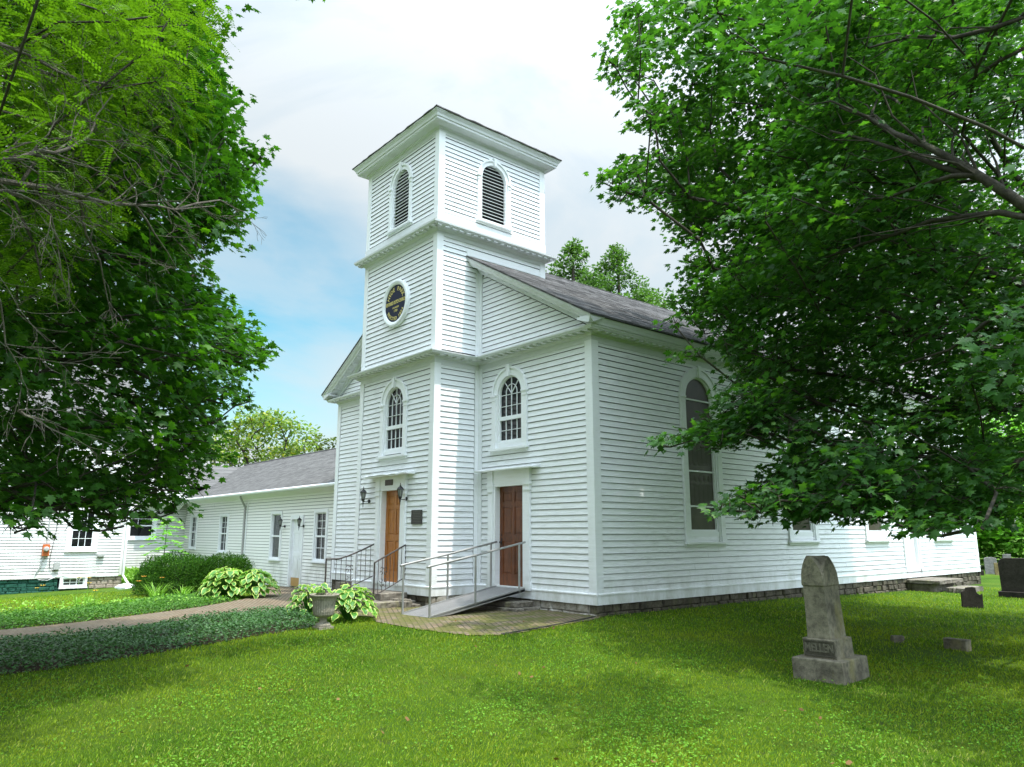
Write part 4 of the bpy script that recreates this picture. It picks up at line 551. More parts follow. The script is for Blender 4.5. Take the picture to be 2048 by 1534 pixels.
def arched_window(parent, T, c, hw, zb, zsp, ring=.20, sill_z=None, kind='sash', label=None, sillhw=None, keyz=None):
    """zb bottom of glass, zsp springing line"""
    sz = sill_z if sill_z is not None else zb - .14
    f = MB(); f.box(c - hw - .06, c + hw + .06, -.02, .022, zb - .10, zb, T)          # bottom rail
    R1 = hw + ring
    arch_ring(f, T, c, zsp, hw, R1 - .05, -.07, .040)                # flat architrave
    arch_ring(f, T, c, zsp, R1 - .05, R1, -.005, .068)                   # outer bead
    for s in (-1, 1):                                                   # pilasters
        a, b = sorted((c + s * hw, c + s * (hw + .05)))
        f.box(a, b, -.07, .034, sz + .05, zsp, T)
        a, b = sorted((c + s * (hw + .05), c + s * (R1 - .005)))
        f.box(a, b, -.01, .060, sz + .05, zsp - .03, T)
        a, b = sorted((c + s * (hw + .035), c + s * (R1 + .02)))
        f.box(a, b, -.01, .085, zsp - .03, zsp + .012, T)               # cap
        a, b = sorted((c + s * (hw + .045), c + s * (R1 + .008)))
        f.box(a, b, -.01, .074, zsp - .13, zsp - .10, T)
        f.box(a, b, -.01, .074, sz + .05, sz + .17, T)                  # foot
    w = f.build('arched_window', M['trim'], parent)
    k = MB(); kz = zsp + hw
    kk = keyz if keyz else zsp + R1 + .03
    pts = [(c - .035, kz - .03), (c + .035, kz - .03), (c + .06, kk), (c - .06, kk)]
    k.loft([[T(x, -.01, z) for x, z in pts], [T(x, .095, z) for x, z in pts]]); k.build('keystone', M['trim'], w)
    k = MB(); sh = sillhw or R1 + .04
    k.box(c - sh, c + sh, -.02, .12, sz, sz + .05, T); k.box(c - sh + .04, c + sh - .04, -.02, .05, sz - .06, sz, T)
    k.build('sill', M['trim'], w)
    # pane
    g = MB(); P = [(c - hw - .01, zb - .02), (c + hw + .01, zb - .02)] + ring_pts(c, hw + .01, zsp, 24)
    if kind == 'louver':
        g.poly([T(x, -.16, z) for x, z in P]); g.build('louver_backing', M['dark'], w)
        lv = MB(); n = 17; H_ = zsp + hw - zb
        for i in range(n):
            z = zb + (i + .35) * H_ / n
            ww = hw if z + .03 < zsp else math.sqrt(max(.0004, hw * hw - (z + .03 - zsp) ** 2))
            lv.loft([[T(x, -.015, z - .028), T(x, -.012, z - .014), T(x, -.11, z + .044), T(x, -.113, z + .032)] for x in (c - ww, c + ww)])
        lv.build('louver', M['white'], w)
        return w
    if kind == 'side':
        g.poly([T(x, -.05, z) for x, z in P]); pn = g.build('pane', M['screen'], w)
        b = MB()
        for z in (4.44, 2.77, 1.97): b.box(c - hw, c + hw, -.055, -.02, z - .018, z + .018, T)
        b.box(c - hw - .0, c + hw, -.06, -.012, zb - .0, zb + .05, T)
        for s in (-1, 1): b.box(*sorted((c + s * hw, c + s * (hw - .045))), -.06, -.008, zb, zsp, T)
        arch_ring(b, T, c, zsp, hw - .045, hw, -.06, -.008)
        b.build('sash', M['trim'], w)
        q = MB(); q.box(c - hw - .05, c + hw + .05, -.03, .012, sz + .05, zb - .10, T); q.build('apron_panel', M['trim'], w)
        ld = MB()                                                      # leaded pattern: lancets and diamonds behind the screen
        for (za, ze) in ((2.9, 3.8), (2.02, 2.72)):
            nl = 5; pw = 2 * (hw - .1) / nl
            for i in range(nl):
                xc = c - hw + .1 + pw * (i + .5); p2 = pw * .40
                hh = (ze - za - .34)
                P2 = [(xc - p2, za + .12), (xc, za), (xc + p2, za + .12), (xc + p2, za + .12 + hh * .8), (xc, za + .12 + hh), (xc - p2, za + .12 + hh * .8)]
                ld.poly([T(x, -.043, z) for x, z in P2])
                zc = ze - .1
                ld.poly([T(x, -.043, z) for x, z in [(xc - p2 * .8, zc), (xc, zc - .09), (xc + p2 * .8, zc), (xc, zc + .09)]])
        ld.build('leaded_pattern', M['lead'], pn)
        return w
    g.poly([T(x, -.055, z) for x, z in P]); g.build('pane', M['glass'], w)
    b = MB(); zr = zb + (zsp + hw - zb) * .36                                 # sash with gothic fan
    fw = .034
    for s in (-1, 1): b.box(*sorted((c + s * hw, c + s * (hw - fw))), -.06, -.01, zb, zsp, T)
    arch_ring(b, T, c, zsp, hw - fw, hw, -.06, -.01)
    b.box(c - hw + fw, c + hw - fw, -.06, -.005, zr - .045, zr + .045, T)
    b.box(c - hw + fw, c + hw - fw, -.06, -.012, zb, zb + .05, T)
    mw = .0055; hi = hw - fw
    for k in (-1, 0, 1):
        x = c + k * hi / 2
        b.box(x - mw, x + mw, -.054, -.028, zr + .045, zsp + (.06 if k else hi), T)
        b.box(x - mw, x + mw, -.054, -.028, zb + .05, zr - .045, T)
    for z in (zsp - .02, (zr + zsp) / 2 - .0, ):
        b.box(c - hi, c + hi, -.053, -.029, z - mw, z + mw, T)
    b.box(c - hi, c + hi, -.053, -.029, (zb + zr) / 2 - mw, (zb + zr) / 2 + mw, T)
    arch_ring(b, T, c, zsp + .03, hi * .5 - mw, hi * .5 + mw, -.054, -.028, 12)
    for an in (50, 130):
        d = (math.cos(rad(an)), math.sin(rad(an))); px = (-d[1], d[0])
        q = [(c + d[0] * t_ + px[0] * u, zsp - .0 + d[1] * t_ + px[1] * u) for t_, u in ((0, -mw), (hi + .01, -mw), (hi + .01, mw), (0, mw))]
        b.loft([[T(x, -.054, z) for x, z in q], [T(x, -.028, z) for x, z in q]])
    b.build('sash', M['trim'], w)
    return w
def panel_door(parent, T, c, hw, zb, zt, out, mat, knob='R', thick=.04, kick=None, kmat='bronze'):
    b = MB(); s = .11
    rows = [(.0, .0), ]
    Hh = zt - zb
    b.box(c - hw, c + hw, out - thick, out - .014, zb, zt, T)
    zs = [zb, zb + .24 * Hh / 2.1, zb + .93 * Hh / 2.1, zb + 1.07 * Hh / 2.1, zb + 1.66 * Hh / 2.1, zb + 1.76 * Hh / 2.1, zt - .12, zt]
    for a, e in ((0, 1), (2, 3), (4, 5), (6, 7)):
        b.box(c - hw + s, c - .045, out - .014, out, zs[a], zs[e], T); b.box(c + .045, c + hw - s, out - .014, out, zs[a], zs[e], T)
    b.box(c - hw, c - hw + s, out - .014, out, zb, zt, T); b.box(c + hw - s, c + hw, out - .014, out, zb, zt, T)
    b.box(c - .045, c + .045, out - .014, out, zb, zt, T)
    for a, e in ((1, 2), (3, 4), (5, 6)):                                # raised fields
        for x0, x1 in ((c - hw + s, c - .045), (c + .045, c + hw - s)):
            i = .022; j = .05
            P0 = [(x0 + i, zs[a] + i), (x1 - i, zs[a] + i), (x1 - i, zs[e] - i), (x0 + i, zs[e] - i)]
            P1 = [(x0 + j, zs[a] + j), (x1 - j, zs[a] + j), (x1 - j, zs[e] - j), (x0 + j, zs[e] - j)]
            b.loft([[T(x, out - .0135, z) for x, z in P0], [T(x, out - .005, z) for x, z in P1]])
    d = b.build('door', mat, parent)
    k = MB(); kx = c + (hw - .07) * (1 if knob == 'R' else -1); kz = zb + .95
    k.box(kx - .02, kx + .02, out, out + .006, kz - .07, kz + .09, T)
    k.tube([T(kx, out + .004, kz), T(kx, out + .03, kz), T(kx, out + .045, kz), T(kx, out + .065, kz)], [.012, .012, .028, .018], 10)
    k.tube([T(kx, out + .004, kz + .16), T(kx, out + .014, kz + .16)], .016, 8)
    k.build('handle', M[kmat], d)
    if kick:
        k = MB(); k.box(c - hw + .01, c + hw - .01, out, out + .004, zb + .01, zb + kick, T); k.build('kick_plate', M['kick'], d)
    return d
def door_surround(parent, T, c, hw, zb, zt, outer, ent_top, hood_hw, hood_out=.22, warp=0):
    f = MB()
    for s in (-1, 1):
        f.box(*sorted((c + s * hw, c + s * (hw + .06))), -.14, .045, zb - .02, zt + .06, T)      # jamb
        a, b = sorted((c + s * (hw + .06), c + s * outer))
        f.box(a + .01, b - .01, -.005, .062, zb + .10, zt - .12, T)                              # pilaster
        f.box(a + .05, b - .05, .062, .070, zb + .2, zt - .2, T)
        f.box(a - .0, b + .012, -.005, .080, zb - .05, zb + .10, T)
        f.box(a, b + .012, -.005, .088, zt - .12, zt - .09, T); f.box(a, b + .004, -.005, .075, zt - .09, zt + .0, T)
        f.box(a, b + .02, -.005, .098, zt, zt + .045, T)
        f.box(a + .0, b, -.005, .078, zt + .045, ent_top, T)
    f.box(c - hw, c + hw, -.14, .045, zt, zt + .06, T)
    f.box(c - hw - .06, c + hw + .06, -.005, .055, zt + .06, ent_top, T)
    f.box(c - hw, c + hw, -.15, .06, zb - .06, zb, T)                                              # threshold
    s_ = f.build('door_surround', M['trim'], parent)
    g = MB(); hh = hood_hw
    r = random.Random(5); n = 9
    rings = []
    for i in range(n + 1):
        x = c - hh + 2 * hh * i / n; dz = warp * (r.random() - .6) + warp * 1.2 * (i / n - .5)
        rings.append([T(x, 0, ent_top + .07 + dz * .2), T(x, hood_out, ent_top + .018 + dz), T(x, hood_out - .004, ent_top - .012 + dz), T(x, 0, ent_top + .002)])
    g.loft(rings)
    if warp:
        rings = []
        for i in range(n):
            x = c - hh - .03 + 1.75 * hh * i / n; dz = warp * (r.random() - .5)
            rings.append([T(x, .02, ent_top + .088), T(x, hood_out + .02, ent_top + .036 + dz), T(x, hood_out + .018, ent_top + .026 + dz), T(x, .02, ent_top + .076)])
        g.loft(rings)
    for i in range(5): pass
    g.build('hood', M['trim'], s_)
    return s_
def sash_window(parent, T, c, hw, zb, zt, cas=.09, zrail=None, grid=(2, 3), gridlow=(2, 2), pane='glass', matt='trim', sillo=.05, casb=None):
    f = MB(); cb = casb if casb is not None else .04
    for s in (-1, 1): f.box(*sorted((c + s * hw, c + s * (hw + cas))), -.06, .045, zb - cb, zt + cas, T)
    f.box(c - hw, c + hw, -.06, .045, zt, zt + cas, T)
    f.box(c - hw, c + hw, -.06, .045, zb - cb, zb, T)
    w = f.build('window', M[matt], parent)
    k = MB(); k.box(c - hw - cas - .02, c + hw + cas + .02, -.01, sillo + .03, zb - cb - .045, zb - cb, T); k.build('sill', M[matt], w)
    g = MB(); g.quad(T(c - hw, -.05, zb), T(c + hw, -.05, zb), T(c + hw, -.05, zt), T(c - hw, -.05, zt)); g.build('pane', M[pane], w)
    b = MB(); zr = zrail or (zb + zt) / 2; m = .009; fw = .04
    b.box(c - hw, c + hw, -.05, .0, zr - .028, zr + .028, T)
    b.box(c - hw, c + hw, -.05, -.012, zb, zb + .05, T); b.box(c - hw, c + hw, -.05, -.005, zt - fw, zt, T)
    for s in (-1, 1): b.box(*sorted((c + s * hw, c + s * (hw - fw))), -.05, -.004, zb, zt, T)
    for (g_, z0, z1) in ((grid, zr + .028, zt - fw), (gridlow, zb + .05, zr - .028)):
        if not g_: continue
        for i in range(1, g_[0]):
            x = c - hw + fw + (2 * hw - 2 * fw) * i / g_[0]; b.box(x - m, x + m, -.046, -.026, z0, z1, T)
        for i in range(1, g_[1]):
            z = z0 + (z1 - z0) * i / g_[1]; b.box(c - hw + fw, c + hw - fw, -.045, -.027, z - m, z + m, T)
    b.build('sash', M[matt], w)
    return w

# ------------------------------------------------------------ the church
church = empty('church', (WX / 2, LEN / 2, -.2), 'large white clapboard church with a square belfry tower and grey gable roof', 'church')
TXL = -A_ - TW                                                        # tower left
TYB = -TD + TW + .02                                                    # tower back
Tf = frame(0, 0, 1, 0)            # main front: s = x, out = -y
Tt = frame(0, -TD, 1, 0)          # tower front
Ts = frame(0, 0, 0, 1)            # right side: s = y, out = +x
Ttr = frame(-A_, 0, 0, 1)         # tower right flank: s = y
Ttl = frame(TXL, 0, 0, -1)        # tower left flank: s = -y, out = -x
Tl = frame(WX, 0, 0, -1)          # church left side: s = -y
Tb = frame(0, LEN, -1, 0)         # back: s = -x
Ttb = frame(0, TYB, -1, 0)
SK = .20
sides_c = [3.60, 7.92, 12.2, 17.2]
OW = {'R': (-2.61, .42, 3.43, 4.56, True), 'T': (-5.545, .42, 3.39, 4.56, True), 'L': (-8.48, .42, 3.43, 4.56, True)}
DR = (-2.62, .48, .22, 2.42, False); DT = (-5.545, .44, .22, 2.40, False); DL = (-8.47, .48, .22, 2.42, False)
DS = (14.55, .43, .24, 2.35, False)
SW = [(c, .53, 1.40, 4.47, True) for c in sides_c]
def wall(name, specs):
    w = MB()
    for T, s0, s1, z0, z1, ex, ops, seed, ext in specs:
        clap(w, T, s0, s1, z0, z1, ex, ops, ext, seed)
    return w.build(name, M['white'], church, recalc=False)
RS = .58; ZE = 5.72; XR = WX / 2                                        # roof slope, eave height, ridge x
def roofz(x): return ZE + RS * (.40 + (x if x > XR else 2 * XR - x) * -1)
def gext_r(z):   # right half of the pediment, to the tower
    return (-A_ + .14, min(-.02, .40 - (z + .36 - ZE) / RS))
def gext_l(z): return (2 * XR - gext_r(z)[1], TXL - .14)
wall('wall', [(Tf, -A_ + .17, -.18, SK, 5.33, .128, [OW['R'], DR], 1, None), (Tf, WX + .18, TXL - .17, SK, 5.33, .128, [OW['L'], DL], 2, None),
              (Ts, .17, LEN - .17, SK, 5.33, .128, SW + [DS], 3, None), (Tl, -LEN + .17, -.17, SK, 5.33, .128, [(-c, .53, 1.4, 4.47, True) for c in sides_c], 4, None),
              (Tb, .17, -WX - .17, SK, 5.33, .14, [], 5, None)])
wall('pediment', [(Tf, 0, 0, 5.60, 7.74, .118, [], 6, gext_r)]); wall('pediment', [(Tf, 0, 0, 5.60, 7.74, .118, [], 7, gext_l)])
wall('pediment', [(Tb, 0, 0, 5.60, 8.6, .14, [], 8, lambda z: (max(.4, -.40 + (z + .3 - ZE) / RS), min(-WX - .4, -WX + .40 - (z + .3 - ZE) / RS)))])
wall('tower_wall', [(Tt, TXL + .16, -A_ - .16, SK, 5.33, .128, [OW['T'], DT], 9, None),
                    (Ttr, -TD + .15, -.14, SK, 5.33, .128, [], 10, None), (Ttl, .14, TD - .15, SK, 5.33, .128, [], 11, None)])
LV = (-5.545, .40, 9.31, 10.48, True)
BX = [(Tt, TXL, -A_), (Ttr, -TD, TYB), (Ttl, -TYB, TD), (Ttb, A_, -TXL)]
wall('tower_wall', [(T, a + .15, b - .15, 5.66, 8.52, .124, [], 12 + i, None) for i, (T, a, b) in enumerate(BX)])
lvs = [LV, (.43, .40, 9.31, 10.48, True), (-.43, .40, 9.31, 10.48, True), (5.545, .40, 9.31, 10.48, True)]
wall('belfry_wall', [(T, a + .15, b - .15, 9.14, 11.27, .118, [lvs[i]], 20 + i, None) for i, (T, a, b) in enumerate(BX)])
# dark core so that nothing shows through
c_ = MB(); I = .17
c_.box(WX + I, -I, I, LEN - I, -.2, 5.6); c_.box(TXL + I, -A_ - I, -TD + I, TYB - I, -.2, 11.5)
c_.build('inner_lining', M['dark'], church)
# corner boards
def corner(x, y, sx, sy, z0, z1, wd=.17, o=.034):
    """corner at x,y; building extends towards -sx, -sy"""
    cb = MB()
    a = sorted((x - sx * wd, x + sx * o)); b = sorted((y, y + sy * o))
    cb.box(a[0], a[1], b[0], b[1], z0, z1)
    a = sorted((x, x + sx * o)); b = sorted((y - sy * wd, y))
    cb.box(a[0], a[1], b[0], b[1], z0, z1)
    cb.build('corner_board', M['trim'], church)
for sx, x in ((1, 0), (-1, WX)):
    corner(x, 0, sx, -1, SK, 5.31); corner(x, LEN, sx, 1, SK, 5.31)
corner(-A_, -TD, 1, -1, SK, 5.31, .15); corner(TXL, -TD, -1, -1, SK, 5.31, .15)
for z0, z1 in ((5.60, 8.54), (9.10, 11.26)):
    for sx, x in ((1, -A_), (-1, TXL)):
        corner(x, -TD, sx, -1, z0, z1, .15); corner(x, TYB, sx, 1, z0, z1, .15)
for T, s in ((Tf, 1), ):                                               # inner angle boards
    for z0, z1, ww in ((SK, 5.31, .16), (5.6, 7.78, .13)):
        cb = MB(); cb.box(-A_ + .028, -A_ + ww, -.030, 0, z0, z1); cb.box(-A_, -A_ + .028, -.13, 0, z0, z1); cb.build('corner_board', M['trim'], church)
        cb = MB(); cb.box(TXL - ww, TXL - .028, -.030, 0, z0, z1); cb.box(TXL - .028, TXL, -.13, 0, z0, z1); cb.build('corner_board', M['trim'], church)
# water table (skirt), broken at doors
def skirt(spans, mat=M['trim']):
    prof = [(0, SK + .03), (.030, SK + .022), (.060, SK + .004), (.060, SK - .018), (.045, SK - .022), (.045, .0), (0, .0)]
    for T, s0, s1 in spans:
        b = MB(); b.loft([[T(s, o, z) for o, z in prof] for s in (s0, s1)]); b.build('water_table', mat, church)
d_ = .78
skirt([(Tf, -A_, DR[0] - d_), (Tf, DR[0] + d_, .045), (Tf, WX - .045, DL[0] - d_), (Tf, DL[0] + d_, TXL), (Ts, 0, DS[0] - .6), (Ts, DS[0] + .6, LEN),
       (Tt, TXL - .045, DT[0] - .74), (Tt, DT[0] + .74, -A_ + .045), (Ttr, -TD, 0), (Ttl, 0, TD), (Tl, -LEN, 0), (Tb, 0, -WX)])
for T, c, e in ((Tf, DR[0], .78), (Tf, DL[0], .78), (Tt, DT[0], .74), (Ts, DS[0], .60)):
    b = MB(); b.box(c - e, c + e, -.1, .036, 0, .16, T); b.build('sill_board', M['trim'], church)
# cornices
LOW = [(0, 5.27), (.028, 5.27), (.032, 5.40), (.060, 5.415), (.085, 5.455), (.10, 5.475), (.275, 5.475), (.285, 5.50), (.305, 5.515), (.31, 5.545), (0, 5.64)]
c1 = MB()
c1.sweep([(WX, LEN), (WX, 0), (TXL, 0), (TXL, -TD), (-A_, -TD), (-A_, 0), (0, 0), (0, LEN)], LOW)
def modillions(mb, T, s0, s1, z, out0=.10, out1=.255, pitch=.215, wdt=.115):
    n = int(abs(s1 - s0) / pitch)
    for i in range(n):
        s = s0 + (s1 - s0) * (i + .5) / n
        mb.box(s - wdt / 2, s + wdt / 2, out0, out1, z - .030, z, T)
for T, s0, s1 in ((Tt, TXL - .2, -A_ + .2), (Tf, -A_ + .2, .2), (Tf, WX - .2, TXL - .2), (Ts, -.1, LEN + .1), (Ttr, -TD - .1, -.22), (Ttl, .22, TD + .1)):
    modillions(c1, T, s0, s1, 5.4745)
c1.build('entablature', M['cornice'], church)
# eave crown and gutter on the long sides
CR = [(0, 5.655), (.312, 5.548), (.330, 5.55), (.345, 5.60), (.375, 5.655), (.385, 5.69), (.0, 5.71)]
c2 = MB(); c2.loft([[Ts(s, o, z) for o, z in CR] for s in (-.41, LEN + .41)]); c2.build('eave_crown', M['cornice'], church)
c2 = MB(); c2.loft([[Tl(s, o, z) for o, z in CR] for s in (-LEN - .41, .41)])
c2.build('eave_crown', M['cornice'], church)
# raking cornices, front and back
RK = [(0, -.02), (-.43, -.02), (-.43, -.055), (-.405, -.075), (-.385, -.12), (-.34, -.165), (-.335, -.20), (-.31, -.205), (-.12, -.205), (-.10, -.235), (-.06, -.25), (-.05, -.34), (0, -.34)]
def rake_ring(xe, side):
    ring = []
    for y, dz in RK:
        x = min(.40, .40 - (5.56 - dz - ZE) / RS); x = x if side > 0 else 2 * XR - x
        ring.append((x, y, roofz(x) + dz))
    return ring
for (xa, xb, sd_) in ((.40, -A_, 1), (2 * XR - .40, TXL, -1)):
    rk = MB(); rk.loft([rake_ring(xa, sd_), [(xb, y, roofz(xb) + dz) for y, dz in RK]])
    for i in range(15):                                                 # blocks under the rake
        x = xa + (xb - xa) * (i + .8) / 15.3
        x1 = x + .12 * (1 if xb > xa else -1)
        rk.loft([[(X, y, roofz(X) + dz) for y, dz in ((-.13, -.206), (-.29, -.206), (-.29, -.232), (-.13, -.232))] for X in (x, x1)])
    rk.build('raking_cornice', M['cornice'], church)
rk = MB()
for (xa, xb) in ((.40, XR), (2 * XR - .40, XR)):
    rk.loft([[(x, LEN - y, roofz(x) + dz) for y, dz in RK] for x in (xa, xb)])
rk.build('raking_cornice', M['cornice'], church)
# roof, laid in courses
def courses(mb, fn, n, thick=.008):
    """fn(t) -> list of two end points of the course line at t in 0..1 from eave to ridge"""
    for i in range(n):
        a, b = fn(i / n); c, d = fn((i + 1) / n)
        m = 14; r = random.Random(i)
        for j in range(m):
            la = lambda p, q, t: tuple(p[k] + (q[k] - p[k]) * t for k in range(3))
            t0, t1 = j / m, (j + 1) / m; u = thick * r.uniform(.6, 1.5)
            A = la(a, b, t0); B = la(a, b, t1); Cc = la(c, d, t1); D = la(c, d, t0)
            up = lambda p, h: (p[0], p[1], p[2] + h)
            mb.quad(up(A, u), up(B, u), up(Cc, .001), up(D, .001)); mb.quad(A, B, up(B, u), up(A, u))
rf = MB()
courses(rf, lambda t: ((.42 + (XR - .42) * t, -.45, roofz(.42 + (XR - .42) * t) + .02), (.42 + (XR - .42) * t, LEN + .45, roofz(.42 + (XR - .42) * t) + .02)), 48)
courses(rf, lambda t: ((2 * XR - .42 + (XR - 2 * XR + .42) * t, -.45, roofz(.42 + (XR - .42) * t) + .02), (2 * XR - .42 + (XR - 2 * XR + .42) * t, LEN + .45, roofz(.42 + (XR - .42) * t) + .02)), 48)
for sgn in (0, 1):                                                     # underside / edge of the deck
    xa = .42 if sgn == 0 else 2 * XR - .42
    rf.loft([[(xa, y, roofz(.42) + .022), (XR, y, roofz(XR) + .022), (XR, y, roofz(XR) - .018), (xa, y, roofz(.42) - .018)] for y in (-.448, LEN + .448)])
rf.tube([(XR, -.45, roofz(XR) + .02), (XR, LEN + .45, roofz(XR) + .02)], .035, 6)
rf.build('roof', M['shingle'], church, recalc=False)
fl = MB()                                                                # flashing boards along tower foot
fl.box(-A_, -A_ + .03, -.42, TYB + .02, roofz(-A_) + .02, roofz(-A_) + .15)
fl.build('flashing_board', M['trim'], church)
# belt cornice and belfry roof
SH2 = [(0, 8.50), (.028, 8.50), (.030, 8.60), (.055, 8.615), (.085, 8.655), (.10, 8.672), (.235, 8.695), (.245, 8.715), (.262, 8.725), (.270, 8.775), (.045, 8.815), (.045, 9.10), (.0, 9.14)]
loop = [(TXL, TYB), (TXL, -TD), (-A_, -TD), (-A_, TYB)]
c3 = MB(); c3.sweep(loop, SH2, closed=True)
for T, s0, s1 in ((Tt, TXL - .2, -A_ + .2), (Ttr, -TD - .2, TYB + .2), (Ttl, -TYB - .2, TD + .2)): modillions(c3, T, s0, s1, 8.688, .10, .225)
c3.build('belt_cornice', M['cornice'], church)
TC = [(0, 11.22), (.028, 11.22), (.030, 11.33), (.06, 11.345), (.075, 11.37), (.10, 11.375), (.26, 11.40), (.275, 11.42), (.275, 11.465), (.30, 11.475), (.315, 11.53), (.355, 11.585), (.37, 11.60), (.37, 11.63), (0, 11.66)]
c4 = MB(); c4.sweep(loop, TC, closed=True); c4.build('crown_cornice', M['cornice'], church)
br_ = MB(); cx, cy = (TXL - A_) / 2, (-TD + TYB) / 2; hx = TW / 2 + .40
r = random.Random(9)
pts = []
for (xa, ya), (xb, yb) in (((-1, -1), (1, -1)), ((1, -1), (1, 1)), ((1, 1), (-1, 1)), ((-1, 1), (-1, -1))):
    for k in range(26):
        t = k / 26; pts.append((cx + hx * (xa + (xb - xa) * t) * r.uniform(.996, 1.006), cy + hx * (ya + (yb - ya) * t) * r.uniform(.996, 1.006), 11.645 + r.uniform(0, .018)))
n = len(pts)
ap = (cx, cy, 12.35)
for k in range(n):
    a, b = pts[k], pts[(k + 1) % n]
    br_.poly([a, b, ap]); br_.quad((a[0], a[1], a[2] - .03), (b[0], b[1], b[2] - .03), b, a)
br_.poly([(p[0], p[1], p[2] - .03) for p in pts])
br_.build('belfry_roof', M['shingle'], church)
# windows and doors
for T, o, kz in ((Tf, OW['R'], 5.22), (Tt, OW['T'], 5.20), (Tf, OW['L'], 5.22)):
    arched_window(church, T, o[0], o[1], o[2], o[3], .205, o[2] - .19, 'sash', keyz=kz)
for i, (T, a, b) in enumerate(BX): arched_window(church, T, lvs[i][0], .40, 9.31, 10.48, .15, 9.20, 'louver', keyz=11.08)
for c in sides_c: arched_window(church, Ts, c, .53, 1.40, 4.47, .22, 1.13, 'side', keyz=5.26)
for c in sides_c: arched_window(church, Tl, -c, .53, 1.40, 4.47, .22, 1.13, 'side', keyz=5.26)
tag(panel_door(church, Tf, DR[0], DR[1], DR[2], DR[3], -.10, M['doorred'], 'L'), 'worn dark red panel door')
tag(panel_door(church, Tt, DT[0], DT[1], DT[2], DT[3], -.10, M['doorwood'], 'R'), 'varnished golden brown panel door')
panel_door(church, Tf, DL[0], DL[1], DL[2], DL[3], -.10, M['doorred'], 'R')
panel_door(church, Ts, DS[0], DS[1], DS[2], DS[3], -.06, M['trim'], 'L')
door_surround(church, Tf, DR[0], DR[1], DR[2], DR[3], .74, 2.78, 1.05, .24)
door_surround(church, Tf, DL[0], DL[1], DL[2], DL[3], .74, 2.78, 1.05, .24)
door_surround(church, Tt, DT[0], DT[1], DT[2], DT[3], .70, 2.74, 1.0, .25, .03)
door_surround(church, Ts, DS[0], DS[1], DS[2], DS[3], .60, 2.62, .7, .12)
# rubble foundation
def rubble(name, T, s0, s1, z0, z1, out, parent, mat, seed=3, cell=.22):
    b = MB(); r = random.Random(seed); s = s0
    rows = max(1, round((z1 - z0) / .15))
    for k in range(rows):
        za = z0 + (z1 - z0) * k / rows; ze = z0 + (z1 - z0) * (k + 1) / rows; s = s0
        while s < s1:
            wd = r.uniform(.14, .42); e = min(s1, s + wd)
            j = lambda a=.018: r.uniform(-a, a)
            o = out + r.uniform(-.03, .02)
            P = [(s + .008 + j(.008), za + .006 + j(.01)), (e - .008 + j(.008), za + .006 + j(.01)), (e - .01 + j(), ze - .006 + j(.01)), (s + .01 + j(), ze - .006 + j(.01))]
            b.loft([[T(x, out - .12, z) for x, z in P], [T(x, o - .02, z) for x, z in P],
                    [T(x + (.5 * (s + e) - x) * .18, o + j(.01), z + ((za + ze) / 2 - z) * .22) for x, z in P]])
            s = e
    b.box(s0, s1, out - .2, out - .05, z0, z1 - .01, T)
    return b.build(name, mat, parent)
rubble('foundation', Ts, -.01, LEN, -.75, -.003, .02, church, M['rubble'], 3)
rubble('foundation', Tf, -1.95, -.012, -.5, -.003, .02, church, M['plaster'], 4)
rubble('foundation', Tf, -A_, -1.95, -.5, -.003, .01, church, M['rubble'], 5)
rubble('foundation', Tf, WX, TXL, -.7, -.003, .01, church, M['rubble'], 6)
rubble('foundation', Tt, TXL, -A_ + .01, -.55, -.003, .02, church, M['rubble'], 7)
rubble('foundation', Ttr, -TD, 0, -.5, -.003, .02, church, M['plaster'], 8)
rubble('foundation', Tl, -LEN, 0, -.8, -.003, .02, church, M['rubble'], 9)

# ------------------------------------------------------------ lettering
def text_mesh(s, size, depth=.002, bold=0, sx=1.0):
    cu = bpy.data.curves.new('lettering', 'FONT'); cu.body = s; cu.size = size; cu.extrude = depth
    cu.align_x = 'CENTER'; cu.align_y = 'CENTER'; cu.offset = bold; cu.resolution_u = 3
    o = bpy.data.objects.new('lettering', cu); COL.objects.link(o)
    bpy.context.view_layer.update()
    me = bpy.data.meshes.new_from_object(o)
    V = [(v.co.x * sx, v.co.y, v.co.z) for v in me.vertices]; F = [tuple(p.vertices) for p in me.polygons]
    bpy.data.objects.remove(o); bpy.data.curves.remove(cu); bpy.data.meshes.remove(me)
    return V, F
def add_text(mb, T, s, x, z, size, out, rot=0, depth=.002, bold=0, sx=1.0):
    V, F = text_mesh(s, size, depth, bold, sx)
    i = len(mb.v); c_, s_ = math.cos(rot), math.sin(rot)
    mb.v += [T(x + a * c_ - b * s_, out + d, z + a * s_ + b * c_) for a, b, d in V]
    mb.f += [tuple(k + i for k in f) for f in F]
sx_, sz_ = -5.575, 7.17
sign = empty('name_sign', (sx_, -TD - .02, sz_), 'round dark blue sign with gold lettering in a white ring on the tower', 'sign')
b = MB()
def disc(mb, T, c, z, r0, o0, o1, n=40, r1=None):
    P = [(c + r0 * math.cos(2 * math.pi * k / n), z + r0 * math.sin(2 * math.pi * k / n)) for k in range(n)]
    Q = [(c + (r1 or r0) * math.cos(2 * math.pi * k / n), z + (r1 or r0) * math.sin(2 * math.pi * k / n)) for k in range(n)]
    mb.loft([[T(x, o0, zz) for x, zz in P], [T(x, o1, zz) for x, zz in Q]])
disc(b, Tt, sx_, sz_, .505, .05, .064); b.build('sign_panel', M['navy'], sign)
b = MB(); prof = [(.495, .03), (.62, .0), (.62, .09), (.605, .112), (.57, .118), (.52, .10), (.495, .085)]
rings = []
for k in range(49):
    t = 2 * math.pi * k / 48
    rings.append([Tt(sx_ + rr * math.cos(t), o, sz_ + rr * math.sin(t)) for rr, o in prof])
